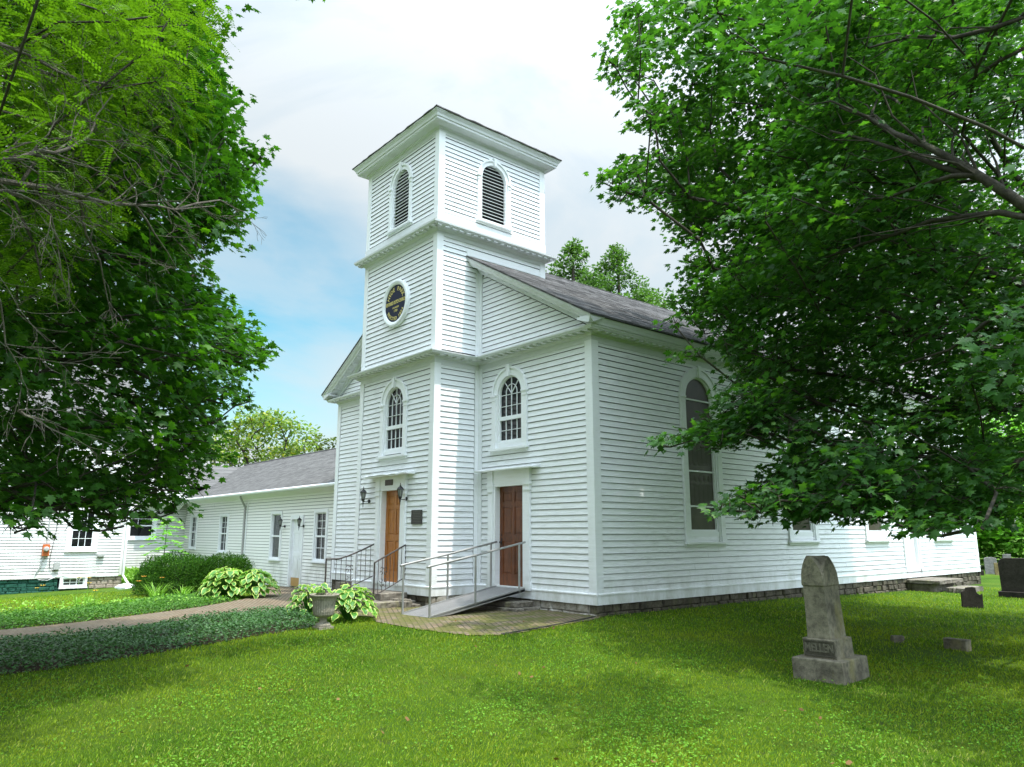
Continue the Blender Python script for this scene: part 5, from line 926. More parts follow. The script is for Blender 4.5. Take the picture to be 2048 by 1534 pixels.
b.loft(rings, True, False); b.build('sign_frame', M['trim'], sign)
def arc_text(b, s, r, a0, a1, size, flip=False):
    n = len(s)
    for i, ch in enumerate(s):
        if ch == ' ': continue
        a = rad(a0 + (a1 - a0) * i / (n - 1))
        add_text(b, Tt, ch, sx_ + r * math.cos(a), sz_ + r * math.sin(a), size * 1.1, .066, (a + math.pi / 2) if flip else (a - math.pi / 2), .001, .002)
for k in range(5):
    b = MB()
    if k == 0: arc_text(b, 'HYDE PARK', .385, 152, 28, .145)
    if k == 1: arc_text(b, 'ERECTED 1824', .405, 212, 328, .112, True)
    if k == 2: add_text(b, Tt, 'REFORMED DUTCH CHURCH', sx_, sz_ + .03, .13, .066, 0, .001, .003, .55)
    if k == 3: add_text(b, Tt, 'FOUNDED', sx_ + .01, sz_ - .11, .065, .066, 0, .001, .001)
    if k == 4: add_text(b, Tt, '1789', sx_ + .01, sz_ - .20, .09, .066, 0, .001, .001)
    b.build('lettering', M['gold'], sign)
# bronze plaque right of the tower door
px0, px1, pz0, pz1 = -4.60, -4.17, 1.57, 1.90
plq = empty('plaque', (-4.385, -TD, 1.57), 'small dark bronze plaque on the clapboards right of the tower door', 'plaque')
b = MB(); b.box(px0, px1, .02, .04, pz0, pz1, Tt); b.build('plate', M['bronze'], plq)
b = MB()
b.box(px0, px1, .04, .046, pz1 - .012, pz1, Tt); b.box(px0, px1, .04, .046, pz0, pz0 + .012, Tt)
b.box(px0, px0 + .012, .04, .046, pz0 + .012, pz1 - .012, Tt); b.box(px1 - .012, px1, .04, .046, pz0 + .012, pz1 - .012, Tt)
r = random.Random(3)
for k in range(7):
    z = pz1 - .05 - k * .038; x = px0 + .04 + r.uniform(0, .04)
    while x < px1 - .05:
        wd = r.uniform(.02, .06); b.box(x, min(x + wd, px1 - .03), .04, .0435, z, z + .017, Tt); x += wd + .012
b.build('raised_border', m_plain('worn_bronze', (.09, .085, .078), .4, .5, .3, 30, .1), plq)
b = MB(); b.box(-5.80, -5.44, .055, .068, 2.52, 2.66, Tt)
tag(b.build('number_plate', M['brownplate'], None), 'small dark brown plate fixed above the tower door', 'plate')

# ------------------------------------------------------------ lanterns
def lantern(name, T, s, z, label, matn='black', sc=1.0, glass='lampglass'):
    o = T(s, 0, z); L_ = empty(name, o, label, 'wall lantern', None)
    k = MB()
    k.tube([T(s, .02, z - .0), T(s, .05, z)], .055 * sc, 12)
    k.tube([T(s, .03, z), T(s, .10, z - .02), T(s, .17, z - .015), T(s, .20, z + .05)], .012 * sc, 6)
    k.build('bracket', M[matn], L_)
    cxx, cyy, _ = T(s, .20, z)
    k = MB(); k.lathe([(.001, -.20 * sc), (.006, -.19 * sc), (.012, -.10 * sc), (.02, -.06 * sc), (.014, -.04 * sc), (.045, .03 * sc), (.05, .05 * sc), (.04, .06 * sc)], (cxx, cyy, z), 8)
    k.build('finial', M[matn], L_)
    k = MB(); k.lathe([(.046 * sc, .06 * sc), (.085 * sc, .25 * sc)], (cxx, cyy, z), 8); k.build('globe', M[glass], L_)
    k = MB()
    for i in range(8):
        a = 2 * math.pi * i / 8
        k.tube([(cxx + .047 * sc * math.cos(a), cyy + .047 * sc * math.sin(a), z + .06 * sc), (cxx + .087 * sc * math.cos(a), cyy + .087 * sc * math.sin(a), z + .25 * sc)], .006, 4)
    k.build('cage', M[matn], L_)
    k = MB(); k.lathe([(.105 * sc, .25 * sc), (.10 * sc, .27 * sc), (.06 * sc, .32 * sc), (.02 * sc, .35 * sc), (.02 * sc, .37 * sc), (.008, .385 * sc), (.012, .41 * sc), (.002, .44 * sc)], (cxx, cyy, z), 8)
    k.build('cap', M[matn], L_)
    return L_
lantern('wall_lantern', Tt, -6.62, 2.17, 'black glass lantern on the clapboards left of the brown tower door', sc=.84)
lantern('wall_lantern', Tt, -4.86, 2.17, 'black glass lantern on the door casing right of the brown tower door', sc=.84)

# ------------------------------------------------------------ stone steps
def slab(mb, x0, x1, y0, y1, z0, z1, seed=1, chip=.03):
    r = random.Random(seed); n = 9
    P = []
    for (a, b_), (c, d) in (((x0, y0), (x1, y0)), ((x1, y0), (x1, y1)), ((x1, y1), (x0, y1)), ((x0, y1), (x0, y0))):
        for k in range(n):
            t = k / n; P.append((a + (c - a) * t + r.uniform(-chip, chip), b_ + (d - b_) * t + r.uniform(-chip, chip)))
    cx_, cy_ = (x0 + x1) / 2, (y0 + y1) / 2
    j = lambda: r.uniform(-.006, .006)
    mb.loft([[(x, y, z0) for x, y in P], [(x + r.uniform(-.015, .015), y + r.uniform(-.015, .015), (z0 + z1) / 2) for x, y in P], [(x, y, z1 - .015 + j()) for x, y in P],
             [(x + (cx_ - x) * .03, y + (cy_ - y) * .05, z1 + j() * .5) for x, y in P]])
def steps(name, parts, label, loc, cat='stone steps'):
    s = empty(name, loc, label, cat)
    for i, p in enumerate(parts):
        b = MB(); slab(b, *p, seed=i * 7 + int(abs(loc[0]) * 10)); b.build('step', M['stone'], s)
    return s
steps('stone_steps', [(-6.45, -4.68, -2.02, -1.32, -.10, .045), (-6.9, -4.35, -2.42, -1.33, -.26, -.11)], 'two worn stone steps between the iron railings at the brown door', (-5.5, -1.7, -.25))
steps('stone_steps', [(-3.2, -1.72, -.62, -.06, -.13, -.03), (-3.3, -1.6, -.72, -.05, -.25, -.14)], 'low layered stone steps under the top of the metal ramp', (-2.5, -.4, -.22))
steps('stone_steps', [(-9.4, -7.6, -.75, -.06, -.22, .03), (-9.7, -7.4, -1.1, -.05, -.42, -.21)], 'mossy stone step left of the tower beside the iron railing', (-8.5, -.4, -.35))
steps('stone_steps', [(.04, 1.0, 13.85, 15.75, -.14, -.03), (.02, .8, 13.95, 15.4, -.5, -.15), (1.02, 1.55, 14.2, 15.7, -.45, -.24)], 'broad stone steps at the white side door in the sun', (.6, 14.8, -.35))
b = MB(); r = random.Random(4)
for k in range(7):
    x = -4.45 + r.uniform(-.2, .35); y = -1.55 + r.uniform(-.2, .1); s = r.uniform(.07, .16)
    slab(b, x - s, x + s, y - s * .7, y + s * .7, -.3, -.22 + r.uniform(.02, .16), k, .02)
tag(b.build('rubble_stones', M['stone'], None), 'rough crumbling stones at the foot of the tower corner', 'stones')

# ------------------------------------------------------------ ramp
ramp = empty('wheelchair_ramp', (-2.47, -1.3, -.2), 'grey metal wheelchair ramp with pipe handrails up to the dark red door', 'ramp')
ya, yb, za, zb_ = -2.56, -.12, -.225, .205
def rz(y): return za + (zb_ - za) * (y - ya) / (yb - ya)
b = MB(); x0, x1 = -2.97, -1.98
b.loft([[(x, ya, za), (x, yb, zb_), (x, yb, zb_ - .05), (x, ya, za - .004)] for x in (x0, x1)])
r = random.Random(1)
for k in range(46):                                                     # tread bars
    y = ya + .03 + k * (yb - ya - .05) / 46
    b.loft([[(x, y, rz(y)), (x, y + .016, rz(y + .016)), (x, y + .012, rz(y) + .006), (x, y + .004, rz(y) + .005)] for x in (x0 + .03, x1 - .03)])
b.build('deck', M['rampdeck'], ramp)
b = MB()
for x in (x0, x1 - .03): b.loft([[(x, y, rz(y) + .028), (x + .03, y, rz(y) + .028), (x + .03, y, rz(y) - .055 * min(1, (y - ya) * 2 + .1)), (x, y, rz(y) - .055 * min(1, (y - ya) * 2 + .1))] for y in (ya, ya + .5, yb)])
b.build('side_channel', M['metal'], ramp)
for x in (x0 + .01, x1 - .01):
    b = MB()
    b.tube([(x, ya - .06, .72), (x, ya + .0, .735), (x, -1.4, .935), (x, -.27, 1.15), (x, -.10, 1.18)], .022, 10)
    hr = b.build('handrail', M['metal'], ramp, smooth=True)
    for y, zt_ in ((ya + .02, .735), (-1.44, .93), (-.27, 1.15)):
        p = MB(); p.box(x - .016, x + .016, y - .016, y + .016, rz(y) - .04, zt_); p.build('post', M['metal'], ramp)

# ------------------------------------------------------------ wrought iron railings
def scroll(mb, X, y, z0, z1, r=.008):
    """pair of S scrolls round a baluster, in the plane x = X"""
    h = z1 - z0; zc = (z0 + z1) / 2
    for s in (-1, 1):
        for (a, bz) in ((1, 1), (-1, -1)):
            pts = []
            for k in range(15):
                t = k / 14 * 4.4; rr = .062 * (1 - .68 * k / 14)
                pts.append((X, y + s * (.052 + rr * math.cos(t + .4) * .75), zc + a * (h * .17 + rr * math.sin(t + .4) * .95)))
            mb.tube(pts, r, 5)
            pts = []
            for k in range(11):
                t = k / 10 * 3.9; rr = .045 * (1 - .6 * k / 10)
                pts.append((X, y + s * (.036 + rr * math.cos(t)), zc + a * (h * .42 + rr * math.sin(t))))
            mb.tube(pts, r, 5)
def railing(X, prof_top, prof_bot, newels, nb, scr, label):
    """profiles: functions y -> z"""
    R_ = empty('iron_railing', (X, newels[0][0], newels[0][1]), label, 'railing', 'wrought iron railings at the tower steps')
    ys = [newels[0][0] + (newels[-1][0] - newels[0][0]) * k / 24 for k in range(25)]
    b = MB(); b.tube([(X, y, prof_top(y)) for y in ys], .019, 8); b.build('top_rail', M['iron'], R_)
    b = MB(); b.tube([(X, y, prof_bot(y)) for y in ys], .012, 6); b.build('bottom_rail', M['iron'], R_)
    for y, z in newels:
        b = MB(); b.box(X - .014, X + .014, y - .014, y + .014, z, prof_top(y) + .01); b.build('post', M['iron'], R_)
    b = MB()
    for k in range(1, nb):
        y = newels[0][0] + (newels[-1][0] - newels[0][0]) * k / nb
        b.tube([(X, y, prof_bot(y)), (X, y, prof_top(y))], .0075, 5)
    b.build('balusters', M['iron'], R_)
    b = MB(); scroll(b, X, scr, prof_bot(scr) + .1, prof_bot(scr) + .52); b.build('scroll', M['iron'], R_)
def sm(a, b, t): t = max(0, min(1, t)); return a + (b - a) * t * t * (3 - 2 * t) * .5 + (b - a) * t * .5
railing(-6.25, lambda y: .77 if y < -2.3 else .77 + .36 * (max(0, y + 2.3) / 1.0) ** 1.25, lambda y: .02 if y < -2.2 else .02 + .34 * ((y + 2.2) / .9), [(-2.62, -.24), (-1.31, .3)], 10, -2.0, 'longer black iron railing with scrolls on the left of the tower steps')
railing(-4.86, lambda y: .715 + .385 * (max(0, y + 2.12) / .8), lambda y: .0 + .36 * (max(0, y + 2.12) / .8) ** 1.15, [(-2.12, -.11), (-1.31, .3)], 8, -1.88, 'shorter black iron railing with scrolls on the right of the tower steps')

# ------------------------------------------------------------ parish hall wing
YW = .6; WL = -27.7; WR = WX - .02
hall = empty('parish_hall', (-19.4, 4.6, -.5), 'long low white clapboard hall with a grey shingle roof joined to the church', 'building')
Tw = frame(0, YW, 1, 0)
Twb = frame(0, 8.6, -1, 0)
wins = [(-26.4, .40, .72, 2.14), (-22.4, .42, .62, 2.10), (-16.87, .40, .46, 2.08), (-13.2, .40, .48, 2.06)]
WD = (-15.05, .44, -.46, 1.86)
ops = [(c, hw, zb, zt, False) for c, hw, zb, zt in wins] + [(WD[0], WD[1], WD[2] - .1, WD[3], False)]
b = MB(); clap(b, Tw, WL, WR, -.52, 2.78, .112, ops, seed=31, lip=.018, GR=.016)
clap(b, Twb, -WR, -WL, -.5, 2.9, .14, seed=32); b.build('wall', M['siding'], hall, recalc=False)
b = MB(); b.box(WL + .2, WR - .2, YW + .17, 8.4, -.8, 2.9); b.build('inner_lining', M['dark'], hall)
b = MB(); b.box(WL, WR, YW - .03, YW, 2.66, 2.92)
b.box(WR - .12, WR, YW - .03, YW - .002, -.5, 2.66)
b.loft([[(x, YW, 2.72), (x, YW - .30, 2.84), (x, YW - .30, 2.90), (x, YW, 2.95)] for x in (WL, WR)]); b.build('frieze_board', M['siding'], hall)
rh = MB(); ER = 4.6; ZR = 5.10; EY = .24; EZ = 2.97
courses(rh, lambda t: ((WL - 3.6, EY + (ER - EY) * t, EZ + (ZR - EZ) * t), (WR, EY + (ER - EY) * t, EZ + (ZR - EZ) * t)), 34, .007)
courses(rh, lambda t: ((WL - 3, 2 * ER - EY - (ER - EY) * t, EZ + (ZR - EZ) * t), (WR, 2 * ER - EY - (ER - EY) * t, EZ + (ZR - EZ) * t)), 20, .007)
rh.loft([[(x, EY, EZ - .002), (x, ER, ZR - .002), (x, ER, ZR - .04), (x, EY, EZ - .04)] for x in (WL - 3.6, WR)])
rh.tube([(WL - 3.6, ER, ZR + .01), (WR, ER, ZR + .01)], .045, 6)
rh.build('roof', M['shingle2'], hall, recalc=False)
gt = MB(); GP = [(-.0, .0), (-.11, .0), (-.135, -.04), (-.12, -.09), (-.09, -.115), (0, -.12)]
gt.loft([[(x, EY + .0 + o, EZ - .005 + dz + (x - WL) * 0) for o, dz in GP] for x in (WL + .2, WR + .0)]); gt.build('gutter', M['trim'], hall)
ds = MB(); ds.tube([Tw(-19.92, .30, 2.86), Tw(-19.92, .30, 2.78), Tw(-20.0, .06, 2.42), Tw(-20.0, .06, 2.2), Tw(-20.0, .06, -.35), Tw(-20.0, .2, -.45)], .045, 8); ds.build('downspout', M['greybox'], hall)
ds = MB(); ds.tube([Tw(-19.7, .05, 2.62), Tw(-19.78, .05, 2.2), Tw(-19.78, .05, -.4)], .02, 6); ds.build('conduit', M['trim'], hall)
for i, (c, hw, zb, zt) in enumerate(wins):
    sash_window(hall, Tw, c, hw, zb, zt, .10, grid=(2, 3) if i != 2 else None, gridlow=(2, 2) if i != 2 else None, pane='glass' if i != 2 else 'glasslight')
panel_door(hall, Tw, WD[0], WD[1], WD[2], WD[3], -.05, M['trim'], 'R', kick=.30)
b = MB()
for s in (-1, 1): b.box(*sorted((WD[0] + s * WD[1], WD[0] + s * (WD[1] + .09))), -.10, .045, WD[2] - .06, WD[3] + .14, Tw)
b.box(WD[0] - WD[1], WD[0] + WD[1], -.10, .042, WD[3], WD[3] + .14, Tw); b.build('door_casing', M['trim'], hall)
b = MB(); b.box(WL, WR, -.3, -.01, -.9, -.52, Tw); b.build('foundation', M['rubble'], hall)
lantern('wall_lantern', Tw, -16.08, 1.62, 'small lantern left of the white hall door', sc=.8)
lantern('wall_lantern', Tw, -14.50, 1.62, 'small lantern right of the white hall door', sc=.8)

# ------------------------------------------------------------ house at the left
house = empty('house', (-24, -7, -.6), 'white sided house with a green painted stone foundation, left behind the trees', 'house')
XN, XF = -22.0, -27.7
Tn = frame(XN, 0, 0, 1); Tfr = frame(XF, 0, 0, 1)
HW = (-4.82, .37, .83, 2.20); HR = (-1.36, .50, 1.20, 2.35)
BW = (-4.95, .36, -.56, -.26)
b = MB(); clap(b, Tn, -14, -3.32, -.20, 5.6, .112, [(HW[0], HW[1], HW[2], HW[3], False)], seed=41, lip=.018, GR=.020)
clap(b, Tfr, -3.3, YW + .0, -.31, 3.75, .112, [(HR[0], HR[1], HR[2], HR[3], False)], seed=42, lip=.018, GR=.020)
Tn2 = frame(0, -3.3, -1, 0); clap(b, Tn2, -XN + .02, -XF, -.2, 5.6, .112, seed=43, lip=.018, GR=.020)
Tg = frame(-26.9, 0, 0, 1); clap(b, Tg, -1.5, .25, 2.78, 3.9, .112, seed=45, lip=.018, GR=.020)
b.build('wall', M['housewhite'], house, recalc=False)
b = MB(); b.box(-32, XN - .17, -14, -3.5, -.8, 5.5); b.box(-35, XF - .17, -3.5, 9, -.8, 3.7); b.build('inner_lining', M['dark'], house)
b = MB()
b.loft([[(-27.68, y, 2.45), (-26.88, y, 2.76), (-26.88, y, 2.80), (-27.68, y, 2.80)] for y in (-1.5, .25)])
b.box(-27.68, -26.92, -1.5, .25, 3.9, 4.0); b.box(-27.68, -26.92, -1.5, -1.47, 2.8, 3.9); b.build('bay_soffit', M['siding'], house)
b = MB(); b.box(XN - .14, XN + .03, -3.34, -3.27, -.20, 5.6); b.box(XN, XN + .03, -3.44, -3.345, -.20, 5.6); b.build('corner_board', M['housewhite'], house)
b = MB(); b.box(XN, XN + .035, -14, -3.45, -.245, -.19); b.build('base_trim', M['housewhite'], house)
b = MB(); b.box(XF, XF + .035, -3.26, YW, -.36, -.30); b.build('base_trim', M['housewhite'], house)
b = MB()
b.loft([[(x, y, z) for x, y, z in ((XN + .4, yy, 5.6), (-26.5, yy, 8.6), (-31.4, yy, 5.6), (-26.5, yy, 8.5))] for yy in (-14, -2.9)])
b.loft([[(x, yy, z) for x, z in ((XF + .3, 3.62), (-31.5, 5.02), (-35.3, 3.7), (-31.5, 4.9))] for yy in (-2.9, 9)])
b.build('roof', M['shingle2'], house)
sash_window(house, Tn, HW[0], HW[1], HW[2], HW[3], .16, 1.50, (3, 2), (3, 2), casb=.10)
sash_window(house, Tfr, HR[0], HR[1], HR[2], HR[3], .16, 1.72, (3, 2), None, casb=.10)
rubble('foundation', Tn, -14, -5.45, -1.1, -.25, -.02, house, M['green'], 51)
rubble('foundation', Tn, -5.45, -4.45, -1.1, -.60, -.02, house, M['green'], 54)
rubble('foundation', Tn, -4.45, -3.3, -1.1, -.25, -.02, house, m_stone('bare_buff_rubble', (.25, .20, .15), (.42, .36, .29), (.02, .09, .06), .3, 3), 52)
rubble('foundation', Tfr, -3.3, YW, -1.0, -.36, -.02, house, M['green'], 53)
sash_window(house, Tn, BW[0], BW[1], BW[2], BW[3], .09, BW[2] + .001, (3, 2), None, pane='glasslight', casb=.03)
b = MB(); b.tube([(XN + .07, -3.3, 4.5), (XN + .07, -3.3, -.22), (XN + .30, -3.12, -.56), (XN + .6, -3.0, -.60)], .045, 8); b.build('downspout', M['trim'], house)

def T_box(name, x0, x1, y0, y1, z0, z1, mat, label, cat, r=.006):
    b = MB(); b.box(x0, x1, y0, y1, z0, z1); o = b.build(name, mat)
    bv = o.modifiers.new('bevel', 'BEVEL'); bv.width = r; bv.segments = 2
    return tag(o, label, cat)
mt = empty('electric_meter', (XN, -5.98, .55), 'orange electric meter box with a glass dial on the white siding', 'meter')
b = MB(); b.box(XN + .02, XN + .16, -6.08, -5.86, .56, .98); b.build('meter_box', M['orange'], mt)
b = MB(); b.tube([(XN + .16, -5.97, .80), (XN + .19, -5.97, .80), (XN + .28, -5.97, .80), (XN + .30, -5.97, .80)], [.095, .085, .078, .05], 18); b.build('dial_glass', M['greybox'], mt)
b = MB(); b.tube([(XN + .06, -5.95, 4.4), (XN + .06, -5.95, 1.3), (XN + .06, -5.97, .99)], .022, 8); b.tube([(XN + .06, -6.0, .56), (XN + .06, -6.08, .2), (XN + .05, -6.22, -.12)], .02, 8); b.build('conduit', M['greybox'], mt)
bx = T_box('utility_box', XN + .02, XN + .14, -5.66, -5.47, .06, .32, M['greybox'], 'small grey box low on the white siding, hung from a black cable', 'utility box')
T_box('utility_box', XN + .02, XN + .13, -4.26, -4.02, .50, .60, M['greybox'], 'flat grey box just below the lower right corner of the house window', 'utility box')
b = MB(); b.tube([(XN + .05, -5.66, 4.2), (XN + .05, -5.70, 1.5), (XN + .05, -5.80, .5), (XN + .05, -5.78, .12), (XN + .06, -5.66, .02), (XN + .06, -5.55, .06)], .011, 6)
tag(b.build('cable', M['hose']), 'black cable hanging down the house wall beside the meter', 'cable')
b = MB(); pts = [(XN + .05, -6.1, -.28), (XN + .06, -5.8, -.31), (XN + .05, -5.55, -.2), (XN + .06, -5.3, -.17), (XN + .09, -4.95, -.2), (XN + .12, -4.8, -.38), (XN + .1, -4.7, -.2), (XN + .07, -4.3, -.15), (XN + .08, -4.1, -.0), (XN + .08, -3.95, -.0), (XN + .07, -3.9, -.12)]
b.tube(pts, .009, 5); tag(b.build('cable', M['paintwhite']), 'pale cable looping above the basement window of the house', 'cable')
b = MB(); r = random.Random(8); cx_, cy_, cz_ = -20.6, -3.55, h1(-20.6, -3.55)
rings = []
for k in range(7):
    t = k / 6; rr = .22 * math.sin(math.pi * min(.98, max(.05, t))) ** .7
    rings.append([(cx_ + (t - .5) * .2 + rr * .7 * math.cos(a) * r.uniform(.6, 1.2), cy_ + (t - .5) * .5 + rr * .4 * math.cos(a), cz_ + .07 + rr * .55 * math.sin(a) * r.uniform(.5, 1.25)) for a in [2 * math.pi * q / 9 for q in range(9)]])
b.loft(rings); tag(b.build('plastic_bag', M['bag']), 'crumpled white plastic bag on the grass by the house foundation', 'bag')

# ------------------------------------------------------------ gravestones
def rotT(cx, cy, cz, yaw, lean=(0, 0)):
    c_, s_ = math.cos(yaw), math.sin(yaw)
    def f(x, y, z):
        x2 = x + lean[0] * z; y2 = y + lean[1] * z
        return (cx + c_ * x2 - s_ * y2, cy + s_ * x2 + c_ * y2, cz + z)
    return f
# the family monument
M['gravedk'] = m_stone('blackened_marble', (.045, .042, .032), (.12, .11, .082), (.10, .10, .04), .4, 6)
M['gravelet'] = m_stone('worn_letter_marble', (.10, .094, .072), (.19, .176, .13), (.2, .2, .1), .3, 5)
mon = empty('monument', (5.544, -1.725, -.36), 'weathered pointed stone monument carved MELLEN on a two step base', 'gravestone')
MT = rotT(5.544, -1.725, -.36, .072, (-.045, -.002))
def block(mb, hx, hy, z0, z1, top=1.0, bev=.010):
    def ring(x, y, z): return [MT(-x, -y, z), MT(x, -y, z), MT(x, y, z), MT(-x, y, z)]
    mb.loft([ring(hx, hy, z0), ring(hx * top, hy * top, z1 - bev), ring(hx * top - bev, hy * top - bev, z1)])
b = MB(); block(b, .308, .377, -.12, .25, .99); b.build('base', M['grave'], mon)
b = MB(); block(b, .200, .252, .25, .474, .985); b.build('plinth', M['grave'], mon)
b = MB()
TM = lambda s, o, z: MT(s, -.2505 - o, z)
add_text(b, TM, 'MELLEN', 0, .366, .135, .006, 0, .006, .003, .74)
b.build('lettering', M['gravelet'], mon)
b = MB(); b.box(-.175, .175, -.001, .002, .284, .438, TM)
for z0, z1 in ((.440, .455), (.268, .282)): b.box(-.188, .188, .0, .012, z0, z1, TM)
b.box(-.188, -.176, 0, .0115, .283, .439, TM); b.box(.176, .188, 0, .0115, .283, .439, TM)
b.build('name_panel', M['gravedk'], mon)
b = MB(); n = 24; zk, za = 1.122, 1.448                                  # shaft with cross-vaulted gothic head
def gothic(u):
    u = min(1, abs(u)); k = 1.7
    return math.sqrt(max(0, 1 - ((u + k) / (1 + k)) ** 2)) / math.sqrt(1 - (k / (1 + k)) ** 2)
def sect(hx, hy, z):
    P = []
    for (xa, ya), (xb, yb) in (((-1, -1), (1, -1)), ((1, -1), (1, 1)), ((1, 1), (-1, 1)), ((-1, 1), (-1, -1))):
        for k in range(n): P.append((hx * (xa + (xb - xa) * k / n), hy * (ya + (yb - ya) * k / n), z))
    return P
rings = [[MT(*p) for p in sect(.140, .230, .474)], [MT(*p) for p in sect(.128, .212, 1.05)], [MT(*p) for p in sect(.128, .212, 1.08)], [MT(*p) for p in sect(.139, .226, 1.10)], [MT(*p) for p in sect(.139, .226, zk)]]
top = []
for p in sect(.139, .226, zk): top.append(MT(p[0] , p[1], zk + (za - zk) * max(gothic(p[0] / .139) if abs(abs(p[1]) - .226) < 1e-6 else 0, gothic(p[1] / .226) if abs(abs(p[0]) - .139) < 1e-6 else 0)))
rings.append(top)
b.loft(rings, True, False)
i0 = len(b.v)
for j in range(n + 1):
    for i in range(n + 1):
        x = -.139 + .278 * i / n; y = -.226 + .452 * j / n
        b.v.append(MT(x, y, zk + (za - zk) * max(gothic(x / .139), gothic(y / .226)) + .0005))
for j in range(n):
    for i in range(n): a = i0 + j * (n + 1) + i; b.f.append((a, a + 1, a + n + 2, a + n + 1))
b.build('shaft', M['grave'], mon)
def headstone(x, y, yaw, w, h, t, style, mat, label, base=None, lean=(0, 0), group=None):
    z = h1(x, y); T = rotT(x, y, z, yaw, lean); P = []
    if style == 'round': 
        r = .16 * w
        P = [(-w / 2, -.15)] + [(w / 2, -.15)] + [(w / 2 - r + r * math.cos(a), h - r + r * math.sin(a)) for a in [math.pi / 2 * k / 6 for k in range(7)]] + [(-w / 2 + r + r * math.cos(a), h - r + r * math.sin(a)) for a in [math.pi / 2 + math.pi / 2 * k / 6 for k in range(7)]]
    elif style == 'shoulder':
        P = [(-w / 2, -.15), (w / 2, -.15), (w / 2, h * .68)]
        P += [(w / 2 - .30 * w * math.sin(a), h - .07 - (h * .25) * math.cos(a) + .0) for a in [math.pi / 2 * k / 6 for k in range(1, 6)]]
        P += [(w * .19, h - .015), (w * .05, h), (-w * .25, h - .02), (-w * .32, h - .07), (-w * .42, h - .11), (-w / 2, h - .12)]
    elif style == 'arc':
        P = [(-w / 2, -.15), (w / 2, -.15)] + [(w / 2 * math.cos(a), h - .07 * w / .45 + .07 * w / .45 * math.sin(a)) for a in [math.pi * k / 10 for k in range(11)]]
    elif style == 'flat':
        P = [(-w / 2, -.1), (w / 2, -.1), (w / 2, h), (-w / 2, h)]
    b = MB(); bv = .012
    cx_ = 0; cz_ = h / 2
    inner = [(px_ * (1 - bv * 2 / w), cz_ + (pz_ - cz_) * (1 - bv * 1.5 / h)) for px_, pz_ in P]
    b.loft([[T(a, -t / 2, c) for a, c in inner], [T(a, -t / 2 + bv, c) for a, c in P], [T(a, t / 2 - bv, c) for a, c in P], [T(a, t / 2, c) for a, c in inner]])
    if base:
        root = empty('gravestone', (x, y, z), label, 'gravestone', group)
        b.build('slab', mat, root)
        c = MB(); bw, bt, bh = base; c.box(-bw / 2, bw / 2, -bt / 2, bt / 2, -.1, bh, T); o = c.build('base', mat, root)
        m = o.modifiers.new('bevel', 'BEVEL'); m.width = .012
        return root
    return tag(b.build('gravestone', mat), label, 'gravestone', group)
headstone(3.40, 9.30, rad(32), .45, .49, .07, 'shoulder', M['gravedark'], 'small gravestone coloured dark for its shade, with one scooped shoulder, alone on the grass', lean=(.03, 0))
headstone(3.19, 14.15, rad(3), 1.22, 1.10, .22, 'round', M['gravedark'], 'tall dark round-cornered gravestone on a low base at the right edge', base=(1.36, .42, .17), lean=(-.02, 0))
headstone(-2.82, 30.3, rad(25), .52, .80, .09, 'arc', M['gravegrey'], 'pale grey gravestone with an arched top, far off near the hedge')
headstone(-2.38, 29.7, rad(25), .22, .55, .16, 'flat', m_stone('brown_marker', (.16, .12, .05), (.28, .22, .11), (.3, .28, .1), .4, 4), 'low narrow brown marker half behind the big dark gravestone')
headstone(-2.5, 31.6, rad(25), .34, .92, .12, 'flat', M['gravegrey'], 'narrow grey gravestone rising behind the low brown marker')
ob = empty('obelisk', (-2.95, 28.9, h1(-2.95, 28.9)), 'slim dark stone obelisk on a thick base beyond the church corner', 'gravestone')
OT = rotT(-2.95, 28.9, h1(-2.95, 28.9), rad(20))
def oring(h_, z): return [OT(-h_, -h_, z), OT(h_, -h_, z), OT(h_, h_, z), OT(-h_, h_, z)]
b = MB(); b.loft([oring(.24, -.1), oring(.24, .20), oring(.20, .24)]); b.build('base', M['gravedark'], ob)
b = MB(); b.loft([oring(.12, .24), oring(.10, .78), oring(.13, .80), oring(.13, .86), oring(.02, .94)]); b.build('shaft', M['gravedark'], ob)
headstone(5.62, 2.05, rad(-5), .34, .16, .17, 'flat', M['grave'], 'low grey block footstone in the shade of the big maple')
headstone(4.75, 1.98, rad(40), .17, .10, .16, 'flat', M['grave'], 'small tilted footstone sunk in the shaded grass', lean=(.2, .1))

